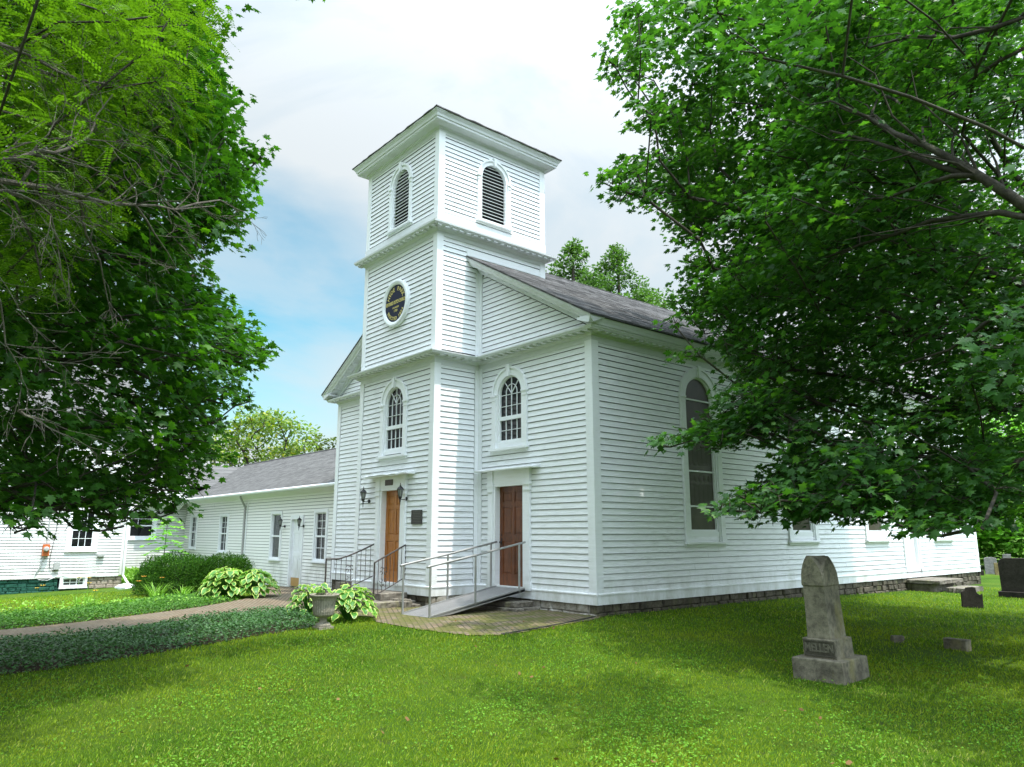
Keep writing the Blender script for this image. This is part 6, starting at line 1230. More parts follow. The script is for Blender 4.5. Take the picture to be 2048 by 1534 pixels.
# ------------------------------------------------------------ vegetation
MAPLE = ([(0, .02), (.28, -.05), (.20, .14), (.56, .20), (.36, .36), (.50, .66), (.20, .58), (0, 1.0), (-.20, .58), (-.50, .66), (-.36, .36), (-.56, .20), (-.20, .14), (-.28, -.05)], (0, .36))
MAPLE_LO = ([(0, 0), (.42, .10), (.30, .38), (.42, .66), (0, 1.0), (-.42, .66), (-.30, .38), (-.42, .10)], (0, .4))
OVAL = ([(0, 0), (.26, .3), (.22, .7), (0, 1.0), (-.22, .7), (-.26, .3)], None)
RHOMB = ([(0, 0), (.28, .45), (0, 1.0), (-.28, .45)], None)
def norm(a): return a / np.maximum(np.linalg.norm(a, axis=-1, keepdims=True), 1e-9)
def leaf_mesh(name, P, D, Nn, S, tpl, mat, parent=None, rnd=None, curl=.18, extra=None):
    """P base points, D tip directions, Nn normals, S sizes"""
    out, cen = tpl
    Nn = norm(Nn); D = norm(D - Nn * (D * Nn).sum(1, keepdims=True)); X = np.cross(D, Nn)
    pts = list(out) + ([cen] if cen else [])
    pts = np.array(pts); m = len(out); k = len(pts); n = len(P)
    u, v = pts[:, 0], pts[:, 1]
    w = -curl * (np.abs(u) * 1.2 + (v - .4) ** 2)
    V = P[:, None] + S[:, None, None] * (X[:, None] * u[None, :, None] + D[:, None] * v[None, :, None] + Nn[:, None] * w[None, :, None])
    V = V.reshape(-1, 3)
    b = (np.arange(n) * k)[:, None]
    if cen:
        F = np.stack([b + np.arange(m)[None], b + (np.arange(m)[None] + 1) % m, np.broadcast_to(b + m, (n, m))], -1).reshape(-1, 3)
    elif m == 4: F = (b + np.arange(4)[None])
    else:
        F = np.concatenate([np.stack([b[:, 0], b[:, 0] + 1, b[:, 0] + 2, b[:, 0] + 3], -1), np.stack([b[:, 0], b[:, 0] + 3, b[:, 0] + 4, b[:, 0] + 5], -1)])
    r = RNG.random(n) if rnd is None else rnd
    return np_mesh(name, V, F, mat, parent, {'rnd': np.repeat(r, k)}, smooth=False)

def parse(s): return np.array([[int(v) / 100 for v in t.split(',')] for t in s.split()])
def tubes_mesh(name, segs, mat, parent, nside=6):
    """segs: list of (points, radii)"""
    mb = MB()
    for pts, rs in segs: mb.tube(pts, rs, nside, cap=False)
    o = mb.build(name, mat, parent, smooth=True, recalc=False)
    return o
def skeleton(trunk, blobs, r_tip=.012, power=2.3, wig=.18):
    """grow limbs: every blob joins the nearest node nearer to the trunk"""
    nodes = [Vector(p) for p in trunk]; par = [i - 1 for i in range(len(trunk))]; base = [0.0]
    dist = [0.0]
    for i in range(1, len(nodes)): dist.append(dist[-1] + (nodes[i] - nodes[i - 1]).length)
    fork = len(trunk) // 3
    order = sorted(range(len(blobs)), key=lambda i: (Vector(blobs[i][:3]) - nodes[-1]).length)
    rr = random.Random(2)
    for i in order:
        p = Vector(blobs[i][:3]) + Vector((0, 0, -.1)); best = None
        for j in range(fork, len(nodes)):
            d = (nodes[j] - p).length
            up = (p.z - nodes[j].z)
            c = d + dist[j] * .38 + (max(0, -up) * .8)
            if best is None or c < best[0]: best = (c, j, d)
        j, d = best[1], best[2]
        m = max(1, int(d / .7)); prev = j
        for k in range(1, m + 1):
            t = k / m
            q = nodes[j].lerp(p, t)
            if k < m: q += Vector((rr.uniform(-1, 1), rr.uniform(-1, 1), rr.uniform(-.6, 1))) * wig * min(.6, d * .15) + Vector((0, 0, .06 * d * math.sin(math.pi * t)))
            nodes.append(q); par.append(prev); dist.append(dist[prev] + (nodes[prev] - q).length); prev = len(nodes) - 1
    n = len(nodes); w = [0.0] * n; kids = [[] for _ in range(n)]
    for i in range(n):
        if par[i] >= 0: kids[par[i]].append(i)
    for i in range(n - 1, -1, -1):
        w[i] = (w[i] or 0)
        if not kids[i]: w[i] = r_tip ** power
        if par[i] >= 0: w[par[i]] += w[i]
    R = [x ** (1 / power) for x in w]
    segs = []; used = [False] * n
    stack = [0]
    while stack:
        s = stack.pop(); pts = [nodes[s]]; rs = [R[s]]
        if par[s] >= 0: pts = [nodes[par[s]]] + pts; rs = [min(R[s] * 1.1, R[par[s]])] + rs
        cur = s
        while kids[cur]:
            ks = sorted(kids[cur], key=lambda k: -w[k]); stack += ks[1:]; cur = ks[0]
            pts.append(nodes[cur]); rs.append(R[cur])
        if len(pts) > 1: segs.append((pts, rs))
    return segs
def spray_leaves(blobs, per, size, cen, droop=.45, flat=.33, spread=.5):
    """layered sprays of leaves inside each blob; returns P, D, N, S"""
    P = []; D = []; Nn = []; S = []
    for bx_, by_, bz_, r in blobs:
        n = int(per * r * r) + 14; ns = max(2, n // 11)
        c = RNG.normal(size=(ns, 3)); c = norm(c) * (RNG.random((ns, 1)) ** .45) * r; c[:, 2] *= .62
        c += (bx_, by_, bz_)
        outw = norm(np.array([bx_ - cen[0], by_ - cen[1], (bz_ - cen[2]) * .3]))
        for sc_ in c:
            k = 11; tilt = norm(np.array([0, 0, 1.0]) + outw * .35 + RNG.normal(size=3) * .22)
            a = RNG.random(k) * 2 * math.pi; rr = .05 + .30 * np.sqrt(RNG.random(k)) * (r / .6) ** .5
            e1 = norm(np.cross(tilt, [.3, .2, .9] if abs(tilt[2]) < .9 else [1, 0, 0])); e2 = np.cross(tilt, e1)
            off = (np.cos(a)[:, None] * e1 + np.sin(a)[:, None] * e2)
            P.append(sc_ + off * rr[:, None] + RNG.normal(size=(k, 3)) * .03)
            D.append(off * .7 + outw * .6 + np.array([0, 0, -droop]) + RNG.normal(size=(k, 3)) * .25)
            Nn.append(tilt + RNG.normal(size=(k, 3)) * flat)
            S.append(RNG.uniform(size[0], size[1], k))
    return np.concatenate(P), np.concatenate(D), np.concatenate(Nn), np.concatenate(S)

M['maple'] = m_leaf('maple_leaf', (.018, .056, .014), (.044, .118, .025), .38, .45, (1.7, 2.1, .5), cc=(.095, .20, .028), noise_scale=.5, spec=.22)
M['maple2'] = m_leaf('maple_leaf_left', (.018, .059, .011), (.047, .125, .020), .38, .45, (1.7, 2.2, .45), cc=(.11, .23, .018), noise_scale=.5, spec=.22)
M['locust'] = m_leaf('locust_leaflet', (.060, .130, .010), (.115, .215, .016), .42, .5, (1.2, 1.4, .4), spec=.25)
M['far'] = m_leaf('distant_foliage', (.045, .12, .018), (.11, .20, .03), .3, .6, spec=.2, noise_scale=.3)
M['farhemlock'] = m_leaf('mixed_green_foliage', (.028, .065, .020), (.085, .155, .038), .3, .6, spec=.2, noise_scale=.3)
M['yellowgreen'] = m_leaf('yellowing_foliage', (.055, .115, .026), (.15, .205, .042), .35, .6, cc=(.42, .36, .03), spec=.2, noise_scale=.5)
M['olive'] = m_leaf('olive_foliage', (.045, .075, .015), (.12, .14, .03), .3, .6, spec=.2)
M['evergreen'] = m_leaf('evergreen_foliage', (.028, .060, .035), (.060, .11, .055), .15, .7, spec=.15)
M['yew'] = m_leaf('yew_foliage', (.007, .028, .003), (.028, .085, .006), .2, .7, cc=(.08, .17, .012), spec=.1, noise_scale=1.5)
M['hedge'] = m_leaf('bright_hedge_foliage', (.10, .23, .025), (.20, .40, .06), .35, .55, spec=.25, noise_scale=.4)

# --- the maple on the right
def big_tree(name, label, base, top, blobs, leafmat, per, size, tpl=MAPLE, cat='tree', limbs=()):
    root = empty(name, base, label, cat)
    tr = [Vector(base) + Vector((0, 0, -.2))]
    for k in range(1, 7):
        t = k / 6; tr.append(Vector(base).lerp(Vector(top), t) + Vector((.12 * math.sin(k * 1.7), .12 * math.cos(k * 2.1), 0)))
    segs = skeleton(tr, blobs)
    for k, pl in enumerate(limbs):
        r0 = (.062, .034, .030, .040, .036, .030, .030)[k]; pl = [Vector(p) for p in pl]
        if k not in (1, 2): pl = [Vector((7.45, 2.55, pl[0].z * .55 + .8)), pl[0].lerp(Vector((7.45, 2.55, pl[0].z * .75 + .4)), .5)] + pl
        m = len(pl); segs.append((pl, [r0 * (1.3 - 1.05 * i / m) for i in range(m)]))
        rr_ = random.Random(k)
        for i in range(3 if len(limbs) else 0, m - 1):
            for q in range(2):
                d = (pl[i + 1] - pl[i]).normalized(); e = (d + Vector((rr_.uniform(-1, 1), rr_.uniform(-1, 1), rr_.uniform(-.7, .8))) * .7).normalized(); L_ = rr_.uniform(.8, 1.7)
                w1 = Vector((rr_.uniform(-1, 1), rr_.uniform(-1, 1), rr_.uniform(-.6, 1))) * .13; segs.append(([pl[i], pl[i] + e * L_ * .35 + w1, pl[i] + e * L_ * .7 - w1 * .6, pl[i] + e * L_ + w1], [r0 * .32, r0 * .22, r0 * .14, .004]))
    tubes_mesh('trunk', segs, M['bark'], root, 7)
    P, D, Nn, S = spray_leaves(blobs, per, size, top)
    leaf_mesh('crown', P, D, Nn, S, tpl, M[leafmat], root)
    # fine twigs inside the sprays
    tw = MB(); r = random.Random(3)
    for bx_, by_, bz_, rr in blobs:
        for k in range(4):
            d = Vector((r.uniform(-1, 1), r.uniform(-1, 1), r.uniform(-.5, .6))).normalized() * rr
            p = Vector((bx_, by_, bz_ - .05)); tw.tube([p, p + d * .5 + Vector((0, 0, .05)), p + d], [.008, .006, .003], 4, cap=False)
    tw.build('twigs', M['bark'], root, recalc=False)
    return root
big_tree('maple_tree', 'large dark green maple overhanging the right side of the church', (7.6, 2.7, h1(7.6, 2.7)), (7.4, 2.5, 7.5), parse(B_RIGHT), 'maple', 460, (.065, .148), limbs=LIMBS)
big_tree('maple_tree', 'large dark green maple filling the left of the view in front of the house', (-.2, -12.4, h1(0, -12)), (.1, -11.6, 7.5), parse(B_LEFT), 'maple2', 440, (.065, .148))

# --- the locust with dead twigs, upper left
def locust():
    root = empty('locust_tree', (3.7, -13.1, h1(3.7, -13.1)), 'bright green feathery locust with bare dead branches at the upper left', 'tree')
    blobs = parse(B_LOC)
    trunk = [(3.7, -13.1, -.6), (3.75, -13.0, 1.2), (3.7, -12.9, 3.0), (3.8, -12.7, 4.8), (3.7, -12.5, 6.4)]
    tubes_mesh('trunk', skeleton(trunk, blobs, .008, 2.5, .5), M['bark'], root, 7)
    P = []; D = []; Nn = []; S = []
    for bx_, by_, bz_, r in blobs:
        n = int(125 * r * r) + 6
        c = norm(RNG.normal(size=(n, 3))) * (RNG.random((n, 1)) ** .5) * r; c[:, 2] *= .6; c += (bx_, by_, bz_)
        for p in c:
            a = RNG.random() * 6.283; L_ = RNG.uniform(.16, .26); d = np.array([math.cos(a), math.sin(a), RNG.uniform(-.7, .1)]); d /= np.linalg.norm(d)
            nrm = norm(np.array([0, 0, 1.]) + RNG.normal(size=3) * .35); sd = norm(np.cross(d, nrm)); nrm = np.cross(sd, d)
            k = 12
            for i in range(k):
                q = p + d * L_ * (i + .6) / k + np.array([0, 0, -1]) * .25 * L_ * ((i + .5) / k) ** 2
                for s in (-1, 1): P.append(q); D.append(sd * s + d * .25); Nn.append(nrm + RNG.normal(size=3) * .12); S.append(L_ * .135)
    leaf_mesh('crown', np.array(P), np.array(D), np.array(Nn), np.array(S), RHOMB, M['locust'], root, curl=.05)
    main = [[(4.6, -10.73, 3.68), (4.35, -10.35, 3.81), (4.12, -9.97, 3.92), (3.91, -9.57, 4.05), (3.72, -9.21, 4.18), (3.49, -8.8, 4.42)],
            [(4.8, -10.74, 3.65), (4.75, -10.57, 3.77), (4.71, -10.4, 3.89), (4.65, -10.26, 3.97), (4.61, -10.14, 4.09), (4.57, -10.05, 4.22), (4.54, -10.03, 4.38), (4.47, -9.92, 4.65)],
            [(5.13, -10.71, 3.39), (4.97, -10.45, 3.48), (4.77, -10.25, 3.47), (4.61, -10.16, 3.29), (4.46, -10.09, 3.13)],
            [(5.19, -10.62, 2.94), (5.04, -10.48, 2.75), (4.89, -10.41, 2.52), (4.77, -10.3, 2.39), (4.64, -10.27, 2.15)],
            [(4.64, -10.27, 2.15), (4.64, -10.17, 2.11), (4.55, -10.08, 2.11)],
            [(4.11, -10.0, 3.92), (3.93, -9.9, 3.69), (3.8, -9.76, 3.55), (3.63, -9.64, 3.28), (3.59, -9.57, 3.08)],
            [(4.72, -10.82, 4.62), (4.46, -10.47, 4.74), (4.29, -10.12, 4.78), (4.01, -9.72, 5.0), (3.66, -9.35, 5.08)],
            [(4.16, -10.03, 5.51), (3.93, -9.68, 5.63), (3.69, -9.4, 5.54), (3.41, -9.22, 5.4)],
            [(3.91, -9.57, 4.05), (3.78, -9.36, 3.88), (3.56, -9.1, 3.69)],
            [(3.72, -9.21, 4.18), (3.43, -8.74, 4.52), (3.13, -8.39, 4.6)]]
    joins = [(4.6, -10.73, 3.68), (4.8, -10.74, 3.65), (5.13, -10.71, 3.39), (5.19, -10.62, 2.94), None, None, (4.72, -10.82, 4.62), (4.16, -10.03, 5.51), None, None]
    mb = MB(); r = random.Random(21)
    def twig(p, d, L_, rad_, lev):
        pts = [p]; n = 5; rs = [rad_]
        for k in range(n):
            d = (d + Vector((r.uniform(-1, 1), r.uniform(-1, 1), r.uniform(-1, .9))) * .30).normalized()
            pts.append(pts[-1] + d * L_ / n); rs.append(max(.0016, rad_ * (1 - (k + 1) / (n + .6))))
        mb.tube(pts, rs, 4 if lev else 5, cap=False)
        if lev < 2:
            for k in range(3 if lev == 0 else 2):
                i = r.randint(1, n - 1); a = Vector((r.uniform(-1, 1), r.uniform(-1, 1), r.uniform(-1, .7)))
                twig(pts[i], (d + a * .9).normalized(), L_ * r.uniform(.4, .65), rs[i] * .7, lev + 1)
    for mi, (pl, j) in enumerate(zip(main, joins)):
        pts = [Vector(p) for p in pl]
        if j: pts = [Vector((3.9, -12.8, min(5.2, j[2] - .2))), Vector((4.0 + (j[0] - 4) * .3, -12.0, j[2] - .12)), Vector((4.0 + (j[0] - 4) * .7, -11.3, j[2] - .02))] + pts
        r0 = {0: .036, 1: .028, 6: .022, 2: .018}.get(mi, .012)
        fine = []
        for a_, b_ in zip(pts[:-1], pts[1:]):
            fine.append(a_); fine.append(a_.lerp(b_, .5) + Vector((r.uniform(-1, 1), r.uniform(-1, 1), r.uniform(-1, 1))) * .018)
        fine.append(pts[-1]); m = len(fine)
        mb.tube(fine, [r0 * (1 - .92 * k / m) for k in range(m)], 7, cap=False)
        s0 = 6 if j else 0
        for k in range(s0, m - 1):
            for q in range(2 if mi in (0, 1, 6, 7) else 1):
                d = (fine[k + 1] - fine[k]).normalized(); a = Vector((r.uniform(-1, 1), r.uniform(-1, 1), r.uniform(-1.1, .8)))
                twig(fine[k], (d * .9 + a * .9).normalized(), r.uniform(.25, .7), r0 * (1 - .75 * k / m) * .42, 0)
    mb.build('dead_branch', M['deadwood'], root, recalc=False)
locust()

# --- trees beyond the buildings
def far_tree(name, label, x, y, z0, z1, rx, mat, n, size, seed, shape='round', group=None, trunk_r=.22, gap=.0, low=.28):
    root = empty(name, (x, y, z0), label, 'tree', group); r = random.Random(seed); H_ = z1 - z0
    blobs = []
    for k in range(n):
        if shape == 'cone':
            t = (k + .5) / n; zz_ = z0 + H_ * (.12 + .86 * t); R_ = rx * (1 - t) ** .8 * (.55 + .45 * r.random())
            a = r.random() * 6.283; blobs.append((x + R_ * math.cos(a), y + R_ * math.sin(a), zz_ - R_ * .12, max(.35, .30 * rx * (1.15 - t))))
        else:
            for _ in range(30):
                u = Vector((r.gauss(0, 1), r.gauss(0, 1), r.gauss(0, 1))).normalized() * r.uniform(.55, 1.0)
                zc = z0 + H_ * (1 + low) / 2; hz = H_ * (1 - low) / 2
                b_ = (x + u.x * rx, y + u.y * rx, zc + u.z * hz * .9, rx * r.uniform(.16, .30))
                if all((Vector(b_[:3]) - Vector(q[:3])).length > .55 * (b_[3] + q[3]) for q in blobs): break
            blobs.append(b_)
    top = (x, y, z0 + H_ * (.55 if shape == 'round' else .97))
    tr = [(x, y, z0 - .3)] + [(x + r.uniform(-.1, .1), y + r.uniform(-.1, .1), z0 + (top[2] - z0) * k / 5) for k in range(1, 6)]
    if shape == 'round': tubes_mesh('trunk', skeleton(tr, blobs, .035, 2.2), M['bark'], root, 5)
    else: tubes_mesh('trunk', [(tr, [.25 * (1 - k / 7) for k in range(6)])], M['bark'], root, 6)
    P, D, Nn, S = [], [], [], []
    for bx_, by_, bz_, rr in blobs:
        m = int(15 * (rr / size) ** 2 * (1 - gap)) + 10
        u = norm(RNG.normal(size=(m, 3))); c = u * (RNG.random((m, 1)) ** .4) * rr; c[:, 2] *= .7
        ly = .25 * rr; c[:, 2] = np.round(c[:, 2] / ly) * ly * .7 + c[:, 2] * .3
        P.append(c + (bx_, by_, bz_)); D.append(u + RNG.normal(size=(m, 3)) * .5 + (0, 0, -.3)); Nn.append(np.array([0, 0, 1.]) + RNG.normal(size=(m, 3)) * .6)
        S.append(RNG.uniform(.7, 1.3, m) * size)
    leaf_mesh('crown', np.concatenate(P), np.concatenate(D), np.concatenate(Nn), np.concatenate(S), RHOMB if shape == 'cone' else OVAL, mat, root, curl=.1)
    return root
far_tree('tree', 'tall ragged green tree showing over the church roof beside the belfry', -19.6, 19.2, -.5, 19.0, 8.0, M['farhemlock'], 170, .22, 1, 'cone', gap=.1)
far_tree('tree', 'second ragged green tree over the roof, right of the first', -19.6, 23.2, -.5, 19.8, 8.0, M['farhemlock'], 170, .22, 2, 'cone', gap=.1)
far_tree('tree', 'lower green tree just above the roof line next to the maple', -17.6, 22.2, -.5, 16.4, 3.9, M['farhemlock'], 110, .24, 3, gap=.2)
far_tree('tree', 'airy yellow and green tree behind the long hall roof', -43.2, 10.2, -1, 11.0, 4.2, M['yellowgreen'], 70, .27, 4, gap=.35, low=.30)
far_tree('tree', 'low yellow green tree just above the hall ridge', -42.0, 9.0, -1, 7.8, 2.8, M['yellowgreen'], 30, .27, 14, gap=.3, low=.2)
far_tree('tree', 'small olive green tree between the hall roof and the church wall', -42.0, 15.4, -1, 9.4, 2.6, M['olive'], 40, .25, 5)
for i, (x, y, z1) in enumerate([(-79.8, 17.5, 9.6), (-78, 20.5, 10.8), (-80, 23.5, 10.2), (-76, 15.0, 8.6)]):
    far_tree('spruce_tree', ['dark spruce far behind the hall, leftmost of the far row', 'tallest dark spruce far behind the hall', 'dark spruce far behind the hall, rightmost of the far row', 'lowest dark spruce far behind the hall'][i], x, y, -1, z1, 2.6, M['evergreen'], 40, .45, 30 + i, 'cone', 'spruces far behind the hall')
HB = [(-6.8, 37, 6.5, 3.6), (-2.6, 38.5, 8.5, 4.2), (2.6, 38, 8, 4.2), (-11, 43, 12, 5), (-15.5, 38, 10.5, 4.5), (7.5, 37, 9, 4.5), (12, 33, 10, 4.8)]
for i, (x, y, z1, rx) in enumerate(HB):
    far_tree('tree', ['bright leafy tree at the far edge of the churchyard, nearest the church corner', 'bright green tree behind the pale far gravestone', 'bright green tree behind the tall dark gravestone at the right edge', 'tall tree behind the bright row at the churchyard edge', 'green tree behind the rear corner of the church', 'leafy tree at the right end of the churchyard edge', 'leafy tree past the right end of the churchyard row'][i],
             x, y, -.5, z1, rx, M['hedge'], 90, .28, 50 + i, group='trees along the far edge of the churchyard', low=-.12)
def far_wood():
    P = []; D = []; Nn = []
    for k in range(110):
        a = rad(RNG.uniform(20, 205)); R_ = RNG.uniform(95, 120); c = np.array([R_ * math.cos(a), R_ * math.sin(a) + 5, RNG.uniform(0, 6.5)])
        m = 230; u = norm(RNG.normal(size=(m, 3))); r_ = RNG.uniform(2.6, 5)
        P.append(c + u * (RNG.random((m, 1)) ** .35) * r_ * (1, 1, .8)); D.append(u); Nn.append(RNG.normal(size=(m, 3)) + (0, 0, 1))
    P = np.concatenate(P); o = leaf_mesh('woods', P, np.concatenate(D), np.concatenate(Nn), RNG.uniform(.7, 1.2, len(P)), OVAL, M['far'])
    tag(o, 'distant green woods round the churchyard', 'woods', kind='stuff')
far_wood()

# --- shrubs, sapling
def yew(x, y, rx, ry, z1, label, seed):
    z0 = h1(x, y); root = empty('yew_shrub', (x, y, z0), label, 'shrub', 'clipped shrubs in front of the hall')
    r = random.Random(seed); mb = MB()
    for k in range(14):
        a = r.random() * 6.283; rr = r.random() ** .5 * .8
        mb.tube([(x + .05 * math.cos(a), y + .05 * math.sin(a), z0 - .05), (x + rx * rr * .5 * math.cos(a), y + ry * rr * .5 * math.sin(a), z0 + (z1 - z0) * .45), (x + rx * rr * math.cos(a), y + ry * rr * math.sin(a), z0 + (z1 - z0) * .85)], [.03, .02, .008], 5, cap=False)
    mb.build('stems', M['bark'], root, recalc=False)
    n = 22000; u = norm(RNG.normal(size=(n, 3))); u[:, 2] = np.abs(u[:, 2]) * 1.0
    lump = 1 + .07 * np.sin(u[:, 0] * 9 + seed) * np.cos(u[:, 1] * 8) + .05 * np.sin(u[:, 2] * 13 + u[:, 0] * 7)
    q = RNG.random(n) ** .22 * lump
    e = np.abs(u) ** .75 * np.sign(u)
    P = np.stack([x + e[:, 0] * rx * q, y + e[:, 1] * ry * q, z0 + .04 + e[:, 2] * (z1 - z0) * q], 1)
    D = u * .8 + RNG.normal(size=(n, 3)) * .45 + (0, 0, .2)
    leaf_mesh('foliage', P, D, RNG.normal(size=(n, 3)) + u * .4, RNG.uniform(.045, .10, n), ([(0, 0), (.15, .4), (0, 1), (-.15, .4)], None), M['yew'], root, curl=.02)
yew(-15.25, -3.35, 1.15, 1.15, .66, 'rounded dark green yew, larger left one of the pair before the hall', 1)
yew(-14.95, -1.95, .95, 1.05, .62, 'rounded dark green yew, smaller right one of the pair before the hall', 2)
def pinnate_plant(name, label, cat, x, y, h_, nl, L_, mat, seed, spread=.8):
    z0 = h1(x, y); root = empty(name, (x, y, z0), label, cat); r = random.Random(seed)
    mb = MB(); mb.tube([(x, y, z0 - .05), (x + .02, y, z0 + h_ * .5), (x, y + .03, z0 + h_)], [.02, .014, .006], 5); mb.build('stem', M['bark'], root)
    P = []; D = []; Nn = []; S = []
    for k in range(nl):
        t = .45 + .55 * k / nl; a = k * 2.4 + r.uniform(-.3, .3); b0 = np.array([x, y, z0 + h_ * t]); d = np.array([math.cos(a), math.sin(a), .25]); ll = L_ * (1.15 - .6 * (t - .45)) * r.uniform(.8, 1.1)
        sd = norm(np.cross(d, [0, 0, 1]))
        for i in range(9):
            q = b0 + d * ll * (i + 1) / 9 + np.array([0, 0, -.35]) * ll * ((i + 1) / 9) ** 2
            for s in (-1, 1): P.append(q); D.append(sd * s + d * .5 + (0, 0, -.2)); Nn.append(np.array([0, 0, 1.]) + RNG.normal(size=3) * .2); S.append(ll * .27)
    leaf_mesh('foliage', np.array(P), np.array(D), np.array(Nn), np.array(S), OVAL, mat, root)
M['lime'] = m_leaf('lime_leaf', (.14, .34, .02), (.22, .46, .03), .4, .5, spec=.3)
pinnate_plant('sapling', 'bright lime green sapling rising behind the yews', 'sapling', -17.9, -3.0, 2.55, 22, .62, M['lime'], 4)

# --- ground cover beds
def cover(name, P, n, mat, label, h_=.16, size=(.03, .055), seed=1, tall=.0):
    x0, x1 = min(p[0] for p in P), max(p[0] for p in P); y0, y1 = max(-13, min(p[1] for p in P)), max(p[1] for p in P)
    X = RNG.uniform(x0, x1, n * 3); Y = RNG.uniform(y0, y1, n * 3); k = inpoly(P, X, Y); X = X[k][:n]; Y = Y[k][:n]
    # edge distance for the mounded profile
    ed = np.full(len(X), 9.0)
    for i in range(len(P)):
        a = np.array(P[i - 1]); b_ = np.array(P[i]); ab = b_ - a; t = np.clip(((X - a[0]) * ab[0] + (Y - a[1]) * ab[1]) / (ab @ ab), 0, 1)
        ed = np.minimum(ed, np.hypot(X - a[0] - t * ab[0], Y - a[1] - t * ab[1]))
    prof = np.clip(ed / .30, 0, 1) ** .6
    bumpy = .75 + .25 * np.sin(X * 3.1 + seed) * np.cos(Y * 2.7) + .12 * np.sin(X * 11 + Y * 9)
    Z = H(X, Y) + h_ * prof * bumpy * RNG.uniform(.25, 1.05, len(X)) + .01
    X = X + RNG.normal(size=len(X)) * .04; Y = Y + RNG.normal(size=len(X)) * .04
    m = len(X); a = RNG.random(m) * 6.283
    D = np.stack([np.cos(a), np.sin(a), RNG.uniform(-.3, .7, m)], 1); Nn = np.array([0, 0, 1.]) + RNG.normal(size=(m, 3)) * .5
    o = leaf_mesh(name, np.stack([X, Y, Z], 1), D, Nn, RNG.uniform(size[0], size[1], m), RHOMB, mat)
    tag(o, label, 'ground cover', kind='stuff')
    s = MB()
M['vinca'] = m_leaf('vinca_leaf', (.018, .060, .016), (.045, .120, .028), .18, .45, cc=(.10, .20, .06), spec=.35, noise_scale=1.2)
M['vinca2'] = m_leaf('vinca_leaf_pale', (.022, .080, .010), (.070, .17, .022), .25, .55, cc=(.15, .26, .04), spec=.2, noise_scale=1.2)  # paler green leaf of the far ivy bed
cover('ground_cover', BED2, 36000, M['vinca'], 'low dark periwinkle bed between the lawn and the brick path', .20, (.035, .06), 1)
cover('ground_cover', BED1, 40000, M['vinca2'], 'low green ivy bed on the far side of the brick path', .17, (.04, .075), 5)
def bed_soil(P, nm, lab):
    b = MB()
    pts = [(x, y, h1(x, y) + .012) for x, y in P]
    s = .12; xs = np.arange(min(p[0] for p in P), max(p[0] for p in P), s); ys = np.arange(max(-13, min(p[1] for p in P)), max(p[1] for p in P), s)
    for x in xs:
        for y in ys:
            if inpoly(P, x + s / 2, y + s / 2): b.quad(*[(a, c, h1(a, c) + .009) for a, c in ((x, y), (x + s, y), (x + s, y + s), (x, y + s))])
    tag(b.build(nm, M['soil'], recalc=False), lab, 'soil', kind='structure')
bed_soil(BED2, 'bed_soil', 'dark soil under the near periwinkle bed'); bed_soil(BED1, 'bed_soil', 'dark soil under the far ivy bed')

# --- hostas
def m_hosta():
    t = NT('variegated_hosta'); at = t.n('ShaderNodeAttribute', attribute_name='edge'); rn = t.n('ShaderNodeAttribute', attribute_name='rnd')
    g = t.ramp(rn.outputs['Fac'], [(0, (.055, .19, .025)), (1, (.13, .32, .038))])
    e = t.math('ADD', at.outputs['Fac'], t.math('MULTIPLY', t.math('SUBTRACT', t.noise(14, 3), .5), .35))
    c = t.mix(t.ramp(e, [(.64, (0, 0, 0)), (.80, (1, 1, 1))]), g, (.44, .54, .13))
    t.base(c); t.set(.42, 0, .4)
    tr = t.n('ShaderNodeBsdfTranslucent'); ms = t.n('ShaderNodeMixShader'); ms.inputs[0].default_value = .3
    t.l(t.mix(1.0, c, (1.2, 1.5, .7), 'MULTIPLY'), tr.inputs[0]); t.l(t.b.outputs[0], ms.inputs[1]); t.l(tr.outputs[0], ms.inputs[2]); t.l(ms.outputs[0], t.out.inputs[0])
    return t.m
M['hosta'] = m_hosta()
